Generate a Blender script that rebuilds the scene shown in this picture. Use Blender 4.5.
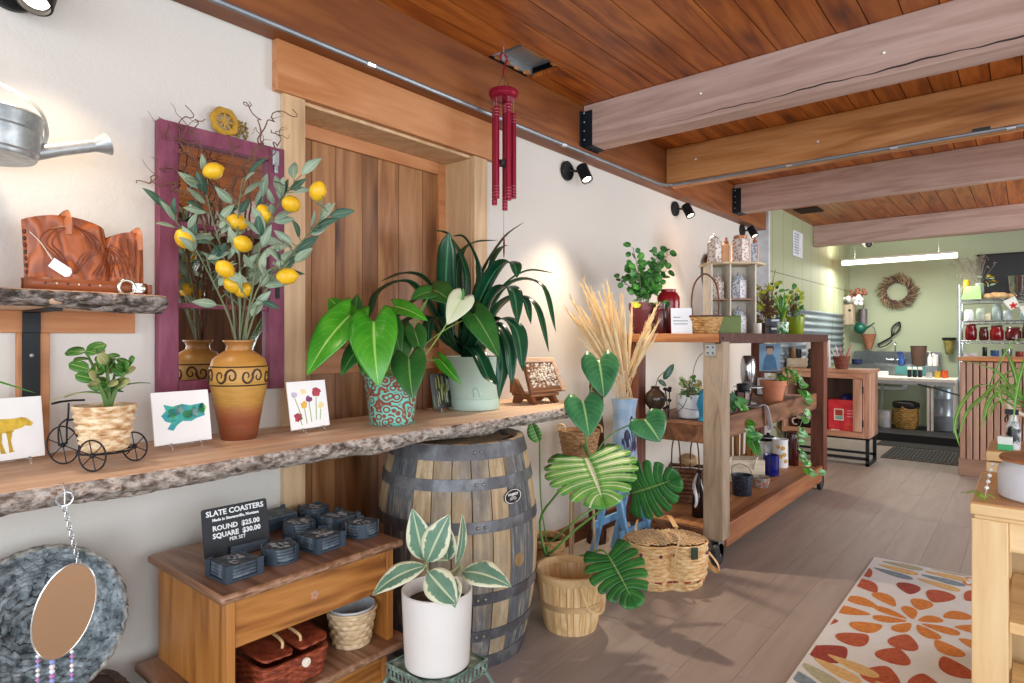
import bpy, math, random
from math import sin, cos, pi, radians as RAD, sqrt
from mathutils import Vector as V, Matrix, noise as mnoise
for o in list(bpy.data.objects): bpy.data.objects.remove(o)
S = bpy.context.scene; COL = S.collection
R = random.Random(7)
# ------------------------------------------------------------ camera
cam = bpy.data.cameras.new('camera'); cam.sensor_width = 36; cam.lens = 617/1024*36
cam.shift_y = -3.5/1024; cam.clip_start = 0.05
camo = bpy.data.objects.new('camera', cam); COL.objects.link(camo)
camo.location = (2.22, 0, 1.30); camo.rotation_euler = (RAD(90), 0, RAD(39.9)); S.camera = camo
# ------------------------------------------------------------ world, light, exposure
S.view_settings.view_transform = 'Standard'; S.view_settings.look = 'None'
S.view_settings.gamma = 1; S.view_settings.use_curve_mapping = False
S.view_settings.exposure = -0.32
W = bpy.data.worlds.new('World'); S.world = W; W.use_nodes = True
W.node_tree.nodes['Background'].inputs[0].default_value = (.80, .90, 1, 1)
W.node_tree.nodes['Background'].inputs[1].default_value = 1.0
def area(name, loc, rot, sx, sy, power, col=(1, 1, 1)):
    l = bpy.data.lights.new(name, 'AREA'); l.shape = 'RECTANGLE'; l.size = sx; l.size_y = sy
    l.energy = power; l.color = col
    o = bpy.data.objects.new(name, l); COL.objects.link(o); o.location = loc; o.rotation_euler = rot; return o
area('daylight_front', (2.6, -3.05, 1.45), (RAD(90), 0, 0), 4.6, 2.3, 195, (.84, .92, 1))
area('fill_side', (5.35, -.2, 1.45), (RAD(90), 0, RAD(90)), 5.2, 2.3, 190, (.86, .93, 1))  # added fill from the unseen right side, kept out of the mirror
area('fill_right_rear', (5.35, 6.4, 1.5), (RAD(90), 0, RAD(90)), 3.6, 2.0, 260, (.95, .97, 1))  # added fill lamp to brighten the deep end of the room
def spot(name, loc, target, power, angle=70, blend=.5, col=(1, .80, .58), r=.025):
    l = bpy.data.lights.new(name, 'SPOT'); l.energy = power; l.spot_size = RAD(angle); l.spot_blend = blend
    l.color = col; l.shadow_soft_size = r
    o = bpy.data.objects.new(name, l); COL.objects.link(o); o.location = loc
    o.rotation_euler = (V(target)-V(loc)).to_track_quat('-Z', 'Y').to_euler(); return o
# ------------------------------------------------------------ helpers
def lin(c):
    if isinstance(c, str):
        c = c.lstrip('#'); c = [int(c[i:i+2], 16)/255 for i in (0, 2, 4)]
        return tuple(x/12.92 if x <= .04045 else ((x+.055)/1.055)**2.4 for x in c)+(1,)
    return tuple(c)+((1,) if len(c) == 3 else ())
class N:
    """tiny node-tree writer"""
    def __init__(s, name):
        s.m = bpy.data.materials.new(name); s.m.use_nodes = True; s.t = s.m.node_tree
        s.b = s.t.nodes['Principled BSDF']; s.out = s.t.nodes['Material Output']
    def n(s, typ, props=None, **inp):
        x = s.t.nodes.new(typ)
        for k, v in (props or {}).items(): setattr(x, k, v)
        for k, v in inp.items(): s.set(x, k, v)
        return x
    def set(s, x, k, v):
        k = int(k[1:]) if k[0] == '_' and k[1:].isdigit() else k.replace('_', ' ')
        if isinstance(v, bpy.types.NodeSocket): s.t.links.new(v, x.inputs[k])
        elif isinstance(v, bpy.types.Node): s.t.links.new(v.outputs[0], x.inputs[k])
        else: x.inputs[k].default_value = v
    def bs(s, **k):
        for a, v in k.items(): s.set(s.b, a, v)
    def ramp(s, fac, stops, interp='LINEAR'):
        r = s.n('ShaderNodeValToRGB', _0=fac); r.color_ramp.interpolation = interp
        el = r.color_ramp.elements
        while len(el) < len(stops): el.new(.5)
        for e, (p, c) in zip(el, stops): e.position = p; e.color = lin(c)
        return r
    def coord(s, scale=(1, 1, 1), kind='Object', loc=(0, 0, 0), rot=(0, 0, 0)):
        t = s.n('ShaderNodeTexCoord')
        m = s.n('ShaderNodeMapping', _0=t.outputs[kind]); m.inputs['Scale'].default_value = scale
        m.inputs['Location'].default_value = loc; m.inputs['Rotation'].default_value = rot; return m
    def noise(s, vec, scale, detail=4, rough=.55, dist=0):
        x = s.n('ShaderNodeTexNoise', _0=vec); x.inputs['Scale'].default_value = scale
        x.inputs['Detail'].default_value = detail; x.inputs['Roughness'].default_value = rough
        x.inputs['Distortion'].default_value = dist; return x
    def math(s, op, a, b=0.0):
        return s.n('ShaderNodeMath', {'operation': op}, _0=a, _1=b)
    def mix(s, f, a, b, mode='MIX'):
        x = s.n('ShaderNodeMix', {'data_type': 'RGBA', 'blend_type': mode})
        for i, v in ((0, f), (6, a), (7, b)):
            if isinstance(v, bpy.types.NodeSocket): s.t.links.new(v, x.inputs[i])
            elif isinstance(v, bpy.types.Node): s.t.links.new(v.outputs[0], x.inputs[i])
            elif i == 0: x.inputs[i].default_value = v
            else: x.inputs[i].default_value = lin(v)
        return x.outputs[2]
    def bump(s, h, strength=.3, dist=.01):
        x = s.n('ShaderNodeBump', Height=h); x.inputs['Strength'].default_value = strength
        x.inputs['Distance'].default_value = dist; s.bs(Normal=x); return x
_pm = {}
def plain(c, rough=.6, metal=0, name=None, emit=0, trans=0, ior=1.45, var=.12, alpha=1):
    k = (str(c), rough, metal, emit, trans, var)
    if k in _pm: return _pm[k]
    m = N(name or 'plain'); c = lin(c)
    if var and not trans and not emit:
        no = m.noise(m.coord(), 14, 4)
        a = tuple(max(0, x*(1-var)) for x in c[:3]); b = tuple(min(1, x*(1+var)) for x in c[:3])
        m.bs(Base_Color=m.ramp(no, [(.3, a), (.7, b)]))
    else: m.bs(Base_Color=c)
    m.bs(Roughness=rough, Metallic=metal)
    if trans: m.bs(Transmission_Weight=trans, IOR=ior)
    if emit: m.bs(Emission_Color=c, Emission_Strength=emit)
    _pm[k] = m.m; return m.m
def wood(name, cols, axis='Y', scale=1, rough=.55, island=.25, knots=.5, bump=.15, ring=9):
    m = N(name)
    st = {'X': (.09, 1, 1), 'Y': (1, .09, 1), 'Z': (1, 1, .09)}[axis]
    geo = m.n('ShaderNodeNewGeometry'); rnd = geo.outputs['Random Per Island']
    t = m.n('ShaderNodeTexCoord')
    off = m.n('ShaderNodeVectorMath', {'operation': 'SCALE'}); off.inputs[0].default_value = (7.3, 5.1, 3.7)
    m.t.links.new(rnd, off.inputs['Scale'])
    add = m.n('ShaderNodeVectorMath', {'operation': 'ADD'}, _0=t.outputs['Object'], _1=off)
    mp = m.n('ShaderNodeMapping', _0=add); mp.inputs['Scale'].default_value = [x*scale for x in st]
    n1 = m.noise(mp, 6, 3, .5, .6)
    wv = m.n('ShaderNodeMath', {'operation': 'MULTIPLY'}, _0=n1, _1=float(ring))
    fr = m.math('PINGPONG', wv, 1.0)
    n2 = m.noise(mp, 60, 4, .65)
    s1 = m.math('MULTIPLY', fr, .45); s2 = m.math('MULTIPLY', n2, .55)
    h = m.math('ADD', s1, s2)
    k = len(cols)
    r = m.ramp(h, [(.18+.64*i/(k-1), c) for i, c in enumerate(cols)])
    iv = m.n('ShaderNodeMapRange', Value=rnd); iv.inputs['To Min'].default_value = 1-island; iv.inputs['To Max'].default_value = 1+island*.6
    comb = m.n('ShaderNodeCombineColor', _0=iv, _1=iv, _2=iv)
    c = m.mix(1.0, r, comb.outputs[0], 'MULTIPLY')
    if knots:
        kp = m.n('ShaderNodeMapping', _0=add); kp.inputs['Scale'].default_value = [x*scale*(3.2 if x == 1 else 9) for x in st]
        vo = m.n('ShaderNodeTexVoronoi', _0=kp); vo.inputs['Scale'].default_value = 1.7
        kr = m.ramp(vo.outputs['Distance'], [(.05, (.16, .08, .05)), (.20, (.75, .66, .6)), (.34, (1, 1, 1))])
        c = m.mix(knots, c, m.mix(1.0, c, kr, 'MULTIPLY'))
    m.bs(Base_Color=c, Roughness=rough); m.bump(h, bump, .004)
    return m.m
def mottled(name, stops, scale=8, rough=.6, bump=.2, dist=.005, detail=6, stretch=(1, 1, 1), metal=0, kind='noise'):
    m = N(name); co = m.coord(stretch)
    if kind == 'voronoi':
        x = m.n('ShaderNodeTexVoronoi', _0=co); x.inputs['Scale'].default_value = scale; x = x.outputs['Distance']
    elif kind == 'cells':
        x = m.n('ShaderNodeTexVoronoi', _0=co); x.inputs['Scale'].default_value = scale
        x = m.n('ShaderNodeSeparateColor', _0=x.outputs['Color']).outputs[0]
    else: x = m.noise(co, scale, detail, .62)
    m.bs(Base_Color=m.ramp(x, stops), Roughness=rough, Metallic=metal)
    if bump: m.bump(x, bump, dist)
    return m.m
def leafmat(name, c1, c2, mid='#9db45a', rough=.35, edge=None, edgew=.3, veins=14, vein=.25, midw=.035, slant=.7, ph0=0):
    m = N(name); uv = m.n('ShaderNodeUVMap'); sp = m.n('ShaderNodeSeparateXYZ', _0=uv)
    u, v = sp.outputs[0], sp.outputs[1]
    a = m.math('ABSOLUTE', m.math('SUBTRACT', v, .5))           # 0 midrib .. .5 edge
    no = m.noise(m.coord(), 9, 4); col = m.ramp(no, [(.3, c1), (.7, c2)]).outputs[0]
    if vein:
        ph = m.math('ADD', m.math('MULTIPLY', u, float(veins)), m.math('ADD', m.math('MULTIPLY', a, -float(veins)*slant), ph0))
        w = m.math('PINGPONG', ph, .5)
        vr = m.ramp(w, [(.0, (1, 1, 1)), (.07, (0, 0, 0))])
        f = m.math('MULTIPLY', vr, vein); col = m.mix(f.outputs[0], col, mid)
    if edge:
        nn = m.noise(m.coord(), 26, 5, .7)
        th = m.math('ADD', a, m.math('MULTIPLY', m.math('SUBTRACT', nn, .5), .5))
        er = m.ramp(th, [(edgew, (0, 0, 0)), (edgew+.03, (1, 1, 1))]); col = m.mix(er.outputs[0], col, edge)
    mr = m.ramp(a, [(midw*.5, (1, 1, 1)), (midw, (0, 0, 0))]); col = m.mix(mr.outputs[0], col, mid)
    m.bs(Base_Color=col, Roughness=rough)
    m.b.inputs['Subsurface Weight'].default_value = 0
    # thin leaf: some light passes through
    tr = m.n('ShaderNodeBsdfTranslucent'); m.t.links.new(col, tr.inputs[0])
    ms = m.n('ShaderNodeMixShader'); ms.inputs[0].default_value = .22
    m.t.links.new(m.b.outputs[0], ms.inputs[1]); m.t.links.new(tr.outputs[0], ms.inputs[2]); m.t.links.new(ms.outputs[0], m.out.inputs[0])
    return m.m
# ------------------------------------------------------------ mesh writer
class MB:
    def __init__(s): s.v = []; s.f = []; s.mi = []; s.uv = []; s.flat = []
    def add(s, vs, fs, m=0, uv=None, flat=False):
        o = len(s.v); s.v += [tuple(x) for x in vs]; s.uv += list(uv) if uv else [(0, 0)]*len(vs)
        for f in fs: s.f.append([o+i for i in f]); s.mi.append(m); s.flat.append(flat)
        return s
    def box(s, x0, x1, y0, y1, z0, z1, m=0, M=None):
        vs = [V((x, y, z)) for z in (z0, z1) for y in (y0, y1) for x in (x0, x1)]
        if M: vs = [M @ q for q in vs]
        return s.add(vs, [(0, 2, 3, 1), (4, 5, 7, 6), (0, 1, 5, 4), (2, 6, 7, 3), (0, 4, 6, 2), (1, 3, 7, 5)], m, flat=True)
    def bar(s, a, b, w, h, m=0, up=(0, 0, 1)):
        a, b = V(a), V(b); d = (b-a); L = d.length; d.normalize(); u = V(up)
        if abs(d.dot(u)) > .98: u = V((1, 0, 0))
        sd = d.cross(u).normalized(); u = sd.cross(d)
        M = Matrix((( sd.x, d.x, u.x, a.x), (sd.y, d.y, u.y, a.y), (sd.z, d.z, u.z, a.z), (0, 0, 0, 1)))
        return s.box(-w/2, w/2, 0, L, -h/2, h/2, m, M)
    def tube(s, pts, r, seg=8, m=0, closed=False, cap=True, flatten=1.0):
        pts = [V(p) for p in pts]; n = len(pts); rs = r if isinstance(r, (list, tuple)) else [r]*n
        vs = []; nrm = None; uv = []
        for i, p in enumerate(pts):
            if closed: t = pts[(i+1) % n]-pts[i-1]
            else: t = pts[min(i+1, n-1)]-pts[max(i-1, 0)]
            if t.length < 1e-9: t = V((0, 0, 1))
            t.normalize()
            if nrm is None:
                nrm = t.orthogonal().normalized() if abs(t.z) > .95 else V((0, 0, 1)).cross(t).normalized()
            nrm = (nrm-t*nrm.dot(t))
            nrm = nrm.normalized() if nrm.length > 1e-6 else t.orthogonal().normalized()
            b = t.cross(nrm)
            for k in range(seg):
                a = 2*pi*k/seg; vs.append(p+(nrm*cos(a)+b*sin(a)*flatten)*rs[i]); uv.append((i/max(1, n-1), k/seg))
        fs = []
        for i in range(n if closed else n-1):
            j = (i+1) % n
            for k in range(seg):
                l = (k+1) % seg; fs.append((i*seg+k, i*seg+l, j*seg+l, j*seg+k))
        if cap and not closed: fs += [tuple(range(seg-1, -1, -1)), tuple((n-1)*seg+k for k in range(seg))]
        return s.add(vs, fs, m, uv)
    def lathe(s, prof, seg=32, c=(0, 0, 0), m=0, sx=1, sy=1, M=None, cap0=True, cap1=True, fn=None):
        vs = []; uv = []
        for i, (r, z) in enumerate(prof):
            for k in range(seg):
                a = 2*pi*k/seg; rr = r*(fn(i, a, z) if fn else 1)
                vs.append(V((c[0]+cos(a)*rr*sx, c[1]+sin(a)*rr*sy, c[2]+z))); uv.append((k/seg, i/max(1, len(prof)-1)))
        if M: vs = [M @ q for q in vs]
        fs = []
        for i in range(len(prof)-1):
            for k in range(seg):
                l = (k+1) % seg; fs.append((i*seg+k, i*seg+l, (i+1)*seg+l, (i+1)*seg+k))
        if cap0 and prof[0][0] > 1e-5: fs.append(tuple(range(seg-1, -1, -1)))
        if cap1 and prof[-1][0] > 1e-5: fs.append(tuple((len(prof)-1)*seg+k for k in range(seg)))
        return s.add(vs, fs, m, uv)
    def ball(s, c, r, seg=14, rings=8, m=0, sc=(1, 1, 1), M=None):
        vs = []; c = V(c)
        for i in range(rings+1):
            t = pi*i/rings
            for k in range(seg):
                a = 2*pi*k/seg; q = V((sin(t)*cos(a)*r*sc[0], sin(t)*sin(a)*r*sc[1], -cos(t)*r*sc[2]))
                vs.append(c+((M @ q) if M else q))
        fs = [(i*seg+k, i*seg+(k+1) % seg, (i+1)*seg+(k+1) % seg, (i+1)*seg+k) for i in range(rings) for k in range(seg)]
        return s.add(vs, fs, m)
    def prism(s, poly, t, M=None, m=0, flat=True):
        n = len(poly); vs = [V((x, y, 0)) for x, y in poly]+[V((x, y, t)) for x, y in poly]
        if M: vs = [M @ q for q in vs]
        fs = [tuple(range(n-1, -1, -1)), tuple(range(n, 2*n))]+[(i, (i+1) % n, n+(i+1) % n, n+i) for i in range(n)]
        return s.add(vs, fs, m, flat=flat)
    def leaf(s, base, tip, W, normal=None, shape='lance', droop=.5, fold=.25, nu=10, nv=3, m=0, lobe=None, wave=0, face=None):
        base, tip = V(base), V(tip); d = tip-base; L = d.length; d.normalize()
        n = V(normal) if normal else V((0, 0, 1))
        n = n-d*n.dot(d)
        if n.length < 1e-3: n = d.orthogonal()
        n.normalize(); sd = d.cross(n)
        if lobe is None: lobe = .28 if shape == 'heart' else 0
        vs = []; uv = []
        for i in range(nu+1):
            t = i/nu
            if shape == 'heart': w = (1-t**2.1)**.9*(.72+.28*sqrt(min(1, t*3.2)))*(1-.12*t) if t < 1 else 0
            elif shape == 'oval': w = sin(pi*t**.85)**.7
            elif shape == 'round': w = sqrt(max(0, 1-(2*t-1)**2))
            elif shape == 'strap': w = min(1, (t+.05)*4)*(1-max(0, (t-.75)/.25)**2)
            else: w = sin(pi*t**.8)**.9 if 0 < t < 1 else 0
            arch = droop*L*.5*(4*t*(1-t))*.5
            for k in range(-nv, nv+1):
                q = k/nv
                back = lobe*L*sin(pi*.8*abs(q)**1.3)*(1-t)**2.2
                p = base+d*(t*L-back)+sd*(q*w*W/2)+n*(arch+fold*abs(q)*w*W/2-.3*fold*W*q*q*w+wave*W*sin(t*16)*abs(q)*.3)
                vs.append(p); uv.append((t, .5+q/2))
        c = 2*nv+1
        fs = [(i*c+k, (i+1)*c+k, (i+1)*c+k+1, i*c+k+1) for i in range(nu) for k in range(c-1)]
        return s.add(vs, fs, m, uv)
    def strap(s, pts, W, m=0, n=18, nv=2, fold=.35, up=None, taper=.6):
        """a strap leaf: a blade running along a curve"""
        cv = spline(pts, n); vs = []; uv = []; c = 2*nv+1; prev = None
        for i, p in enumerate(cv):
            t = i/(len(cv)-1); T = (cv[min(i+1, len(cv)-1)]-cv[max(0, i-1)]).normalized()
            sd = T.cross(V(up) if up else V((0, 0, 1)))
            if sd.length < .15: sd = prev or V((.77, .64, 0))
            sd.normalize()
            if prev and sd.dot(prev) < 0: sd = -sd
            if prev: sd = (sd*.4+prev*.6).normalized()
            prev = sd; nn = sd.cross(T).normalized()
            w = W*min(1, .55+t*3)*(1-max(0, (t-taper)/(1-taper))**2.2)
            for k in range(-nv, nv+1):
                q = k/nv; vs.append(p+sd*(q*w/2)+nn*(fold*w*.5*abs(q))); uv.append((t, .5+q/2))
        fs = [(i*c+k, (i+1)*c+k, (i+1)*c+k+1, i*c+k+1) for i in range(len(cv)-1) for k in range(c-1)]
        return s.add(vs, fs, m, uv)
    def build(s, name, mats, parent=None, bevel=0, loc=None, solid=0, sharp=38, sub=0, rot=None):
        me = bpy.data.meshes.new(name); me.from_pydata([tuple(x) for x in s.v], [], s.f); me.validate()
        if not isinstance(mats, (list, tuple)): mats = [mats]
        for m in mats: me.materials.append(m)
        if len(me.polygons) == len(s.f):
            me.polygons.foreach_set('material_index', s.mi)
        me.polygons.foreach_set('use_smooth', [True]*len(me.polygons))
        ul = me.uv_layers.new(name='UVMap')
        idx = [0]*len(me.loops); me.loops.foreach_get('vertex_index', idx)
        flat = []
        for i in idx: flat += list(s.uv[i])
        ul.data.foreach_set('uv', flat)
        me.update()
        try: me.set_sharp_from_angle(angle=RAD(sharp))
        except Exception: pass
        o = bpy.data.objects.new(name, me); COL.objects.link(o)
        if parent: o.parent = parent
        if loc is not None: o.location = loc
        if rot is not None: o.rotation_euler = rot
        if bevel:
            b = o.modifiers.new('bevel', 'BEVEL'); b.width = bevel; b.segments = 2; b.limit_method = 'ANGLE'; b.angle_limit = RAD(50)
        if solid:
            b = o.modifiers.new('solid', 'SOLIDIFY'); b.thickness = solid; b.offset = 0
        if sub:
            b = o.modifiers.new('sub', 'SUBSURF'); b.levels = sub; b.render_levels = sub
        return o
def spline(pts, n=24):
    P = [V(p) for p in pts]
    if len(P) < 3: return [P[0].lerp(P[-1], i/n) for i in range(n+1)]
    P = [P[0]*2-P[1]]+P+[P[-1]*2-P[-2]]; k = len(P)-3; out = []
    for i in range(n+1):
        t = min(i/n*k, k-1e-6); j = int(t); t -= j
        a, b, c, d = P[j:j+4]
        out.append(.5*((2*b)+(c-a)*t+(2*a-5*b+4*c-d)*t*t+(3*b-a-3*c+d)*t**3))
    return out
def thing(name, label, cat, loc=(0, 0, 0), rz=0, group=None):
    o = bpy.data.objects.new(name, None); COL.objects.link(o); o.empty_display_size = .05
    o.location = loc; o.rotation_euler = (0, 0, rz); o['label'] = label; o['category'] = cat
    if group: o['group'] = group
    return o
def tag(o, label, cat, group=None):
    o['label'] = label; o['category'] = cat
    if group: o['group'] = group
    return o
def struct(o, label=None):
    o['kind'] = 'structure'
    if label: o['label'] = label
    return o
def dup(root, loc, rz=None, label=None, group=None):
    def cp(o, par):
        c = o.copy(); COL.objects.link(c)
        if par: c.parent = par
        for ch in [x for x in bpy.data.objects if x.parent == o]: cp(ch, c)
        return c
    r = cp(root, None); r.location = loc
    if rz is not None: r.rotation_euler = (0, 0, rz)
    if label: r['label'] = label
    if group: r['group'] = group
    return r
def weave(mb, prof, n=24, rows=10, amp=.004, m=0, sx=1, sy=1, c=(0, 0, 0), wall=.006, fn=None, sub=4, M=None):
    """woven basket wall: weavers bulge in and out over n upright stakes"""
    zs = [p[1] for p in prof]; z0, z1 = zs[0], zs[-1]
    def rad(z):
        for (ra, za), (rb, zb) in zip(prof, prof[1:]):
            if z <= zb+1e-9: return ra+(rb-ra)*((z-za)/max(1e-6, zb-za))
        return prof[-1][0]
    P = []; seg = n*sub
    for i in range(rows*3+1):
        z = z0+(z1-z0)*i/(rows*3); row = i//3; ph = (i % 3)/3
        P.append((rad(z), z, row, sin(pi*ph) if i % 3 else 0))
    vs = []; uv = []
    for r, z, row, b in P:
        for k in range(seg):
            a = 2*pi*k/seg; o = amp*b*(1+.9*cos(n*a/2+pi*row))
            rr = (r+o)*(fn(a) if fn else 1)
            vs.append(V((c[0]+cos(a)*rr*sx, c[1]+sin(a)*rr*sy, c[2]+z))); uv.append((k/seg*n, z))
    q = len(P)
    for i in range(q-1, -1, -6):                                  # inner wall
        r, z = P[i][0]-wall, P[i][1]
        for k in range(seg):
            a = 2*pi*k/seg; rr = r*(fn(a) if fn else 1)
            vs.append(V((c[0]+cos(a)*rr*sx, c[1]+sin(a)*rr*sy, c[2]+max(z, z0+wall)))); uv.append((k/seg*n, z))
    if M: vs = [M @ x for x in vs]
    nr = len(vs)//seg
    fs = [(i*seg+k, i*seg+(k+1) % seg, (i+1)*seg+(k+1) % seg, (i+1)*seg+k) for i in range(nr-1) for k in range(seg)]
    fs += [tuple(range(seg-1, -1, -1)), tuple((nr-1)*seg+k for k in range(seg))]
    return mb.add(vs, fs, m, uv)
def wickermat(name, cols, scale=22, rough=.6, stretch=(1, 1, 3)):
    return mottled(name, [(.25+.5*i/(len(cols)-1), c) for i, c in enumerate(cols)], scale, rough, .25, .003, 4, stretch)
def text_mesh(mb, txt, size, M, m=0, align='CENTER', bold=.0, extrude=.0006, sp=1):
    cu = bpy.data.curves.new('t', 'FONT'); cu.body = txt; cu.size = size; cu.align_x = align; cu.extrude = extrude; cu.offset = bold; cu.space_character = sp
    cu.resolution_u = 2
    o = bpy.data.objects.new('t', cu); COL.objects.link(o)
    me = bpy.data.meshes.new_from_object(o)
    mb.add([M @ v.co for v in me.vertices], [tuple(p.vertices) for p in me.polygons], m, flat=True)
    bpy.data.objects.remove(o); bpy.data.curves.remove(cu); bpy.data.meshes.remove(me)
def frame(o, x, y, z):
    """matrix from three axes and an origin"""
    x, y, z, o = V(x), V(y), V(z), V(o)
    return Matrix(((x.x, y.x, z.x, o.x), (x.y, y.y, z.y, o.y), (x.z, y.z, z.z, o.z), (0, 0, 0, 1)))
ANTH = [((0.399,1.397,1.358),(0.477,1.358,1.128),0.149),((0.281,1.377,1.382),(0.248,1.219,1.165),0.134),((0.228,1.411,1.361),(0.134,1.385,1.456),0.092),((0.215,1.452,1.347),(0.168,1.491,1.475),0.066),((0.331,1.549,1.421),(0.504,1.564,1.363),0.066),((0.465,1.505,1.226),(0.538,1.461,1.082),0.111),((0.319,1.539,1.362),(0.393,1.523,1.247),0.066),((0.263,1.44,1.269),(0.256,1.356,1.158),0.073),((0.35,1.63,1.332),(0.409,1.614,1.23),0.075),((0.327,1.742,1.49),(0.302,1.655,1.454),0.074),((0.294,1.778,1.502),(0.442,1.772,1.43),0.11),((0.429,1.892,1.401),(0.576,1.884,1.219),0.105),((0.307,1.594,1.332),(0.352,1.567,1.183),0.095),((0.234,1.494,1.233),(0.252,1.457,1.153),0.059),((0.393,1.731,1.211),(0.503,1.745,1.114),0.045)]
SPATHE = ((0.464,1.791,1.466),(0.472,1.693,1.351))
CLIV = [([(0.118,2.049,1.267),(0.158,1.991,1.522),(0.198,1.959,1.677),(0.219,1.951,1.778)],0.065),([(0.108,2.079,1.314),(0.02,2.006,1.544),(-0.062,1.872,1.596),(-0.175,1.712,1.549)],0.042),([(0.1,2.073,1.29),(0.076,1.857,1.541),(0.045,1.701,1.501),(0.049,1.639,1.386)],0.046),([(0.109,2.146,1.315),(0.11,2.172,1.608),(0.021,2.137,1.794),(-0.108,2.029,1.819)],0.032),([(0.132,2.164,1.315),(0.142,2.238,1.587),(0.197,2.349,1.792),(0.246,2.456,1.892)],0.032),([(0.159,2.122,1.314),(0.169,2.195,1.606),(0.124,2.158,1.776),(0.072,2.114,1.796)],0.037),([(0.144,2.11,1.314),(0.055,2.165,1.636),(0.07,2.243,1.767),(0.145,2.371,1.8)],0.037),([(0.243,2.062,1.3),(0.347,2.018,1.469),(0.474,1.994,1.601),(0.555,1.997,1.612),(0.594,1.977,1.549)],0.06),([(0.188,2.147,1.3),(0.276,2.22,1.515),(0.375,2.303,1.616),(0.464,2.416,1.614)],0.032),([(0.237,2.122,1.3),(0.374,2.172,1.536),(0.521,2.23,1.541),(0.606,2.235,1.327)],0.046),([(0.271,2.086,1.291),(0.417,2.142,1.472),(0.531,2.173,1.447),(0.612,2.175,1.239)],0.046),([(0.306,2.049,1.291),(0.391,2.055,1.487),(0.514,2.041,1.507),(0.572,2.011,1.359)],0.06),([(0.299,2.07,1.282),(0.415,2.075,1.443),(0.522,2.099,1.475),(0.577,2.093,1.36)],0.046),([(0.306,2.049,1.282),(0.438,2.029,1.379),(0.552,2.021,1.334),(0.613,1.993,1.159)],0.065),([(0.299,2.043,1.273),(0.424,2.018,1.361),(0.513,2.014,1.274),(0.552,1.995,1.098)],0.051),([(0.264,2.08,1.263),(0.408,2.03,1.326),(0.481,2.013,1.205),(0.497,1.975,1.037)],0.046),([(0.125,2.029,1.267),(0.118,1.892,1.391),(0.119,1.763,1.357),(0.098,1.68,1.27)],0.042),([(0.093,2.067,1.281),(0.009,1.996,1.472),(-0.051,1.881,1.455),(-0.104,1.772,1.355)],0.037),([(0.143,2.044,1.262),(0.173,1.938,1.382),(0.176,1.875,1.371),(0.206,1.836,1.269)],0.042),([(0.278,2.026,1.255),(0.388,1.961,1.226),(0.461,1.945,1.13),(0.501,1.951,1.102)],0.055),([(0.097,2.11,1.3),(0.012,2.091,1.535),(-0.033,2.053,1.564),(-0.048,2.015,1.485)],0.042),([(0.208,2.098,1.291),(0.247,2.196,1.625),(0.251,2.264,1.728),(0.268,2.304,1.755)],0.032)]
BR = [[(0.162,1.004,1.273),(0.162,0.99,1.428),(0.156,0.959,1.594),(0.148,0.927,1.707),(0.14,0.907,1.826)],[(0.173,1.012,1.273),(0.192,1.003,1.495),(0.216,0.984,1.69),(0.246,0.983,1.817)],[(0.178,1.017,1.273),(0.233,1.024,1.46),(0.287,1.03,1.622),(0.355,1.048,1.731),(0.423,1.078,1.813)],[(0.183,1.021,1.273),(0.263,1.036,1.426),(0.37,1.06,1.537),(0.449,1.087,1.619),(0.523,1.123,1.698)],[(0.167,1.008,1.273),(0.166,0.968,1.393),(0.158,0.909,1.523),(0.147,0.86,1.616),(0.114,0.807,1.702)],[(0.183,1.021,1.273),(0.247,1.009,1.393),(0.325,1.023,1.504),(0.408,1.053,1.524)],[(0.17,1.01,1.273),(0.159,1.04,1.465),(0.14,1.064,1.641),(0.163,1.096,1.766)]]
LEM = [((0.173,0.922,1.847),0),((0.153,0.84,1.616),4),((0.203,0.947,1.526),0),((0.229,0.995,1.611),1),((0.301,1.029,1.706),2),((0.184,0.983,1.477),1),((0.41,1.048,1.497),5),((0.481,1.114,1.769),3),((0.406,1.064,1.73),2),((0.19,1.014,1.462),1),((0.194,0.991,1.687),1)]
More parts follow.
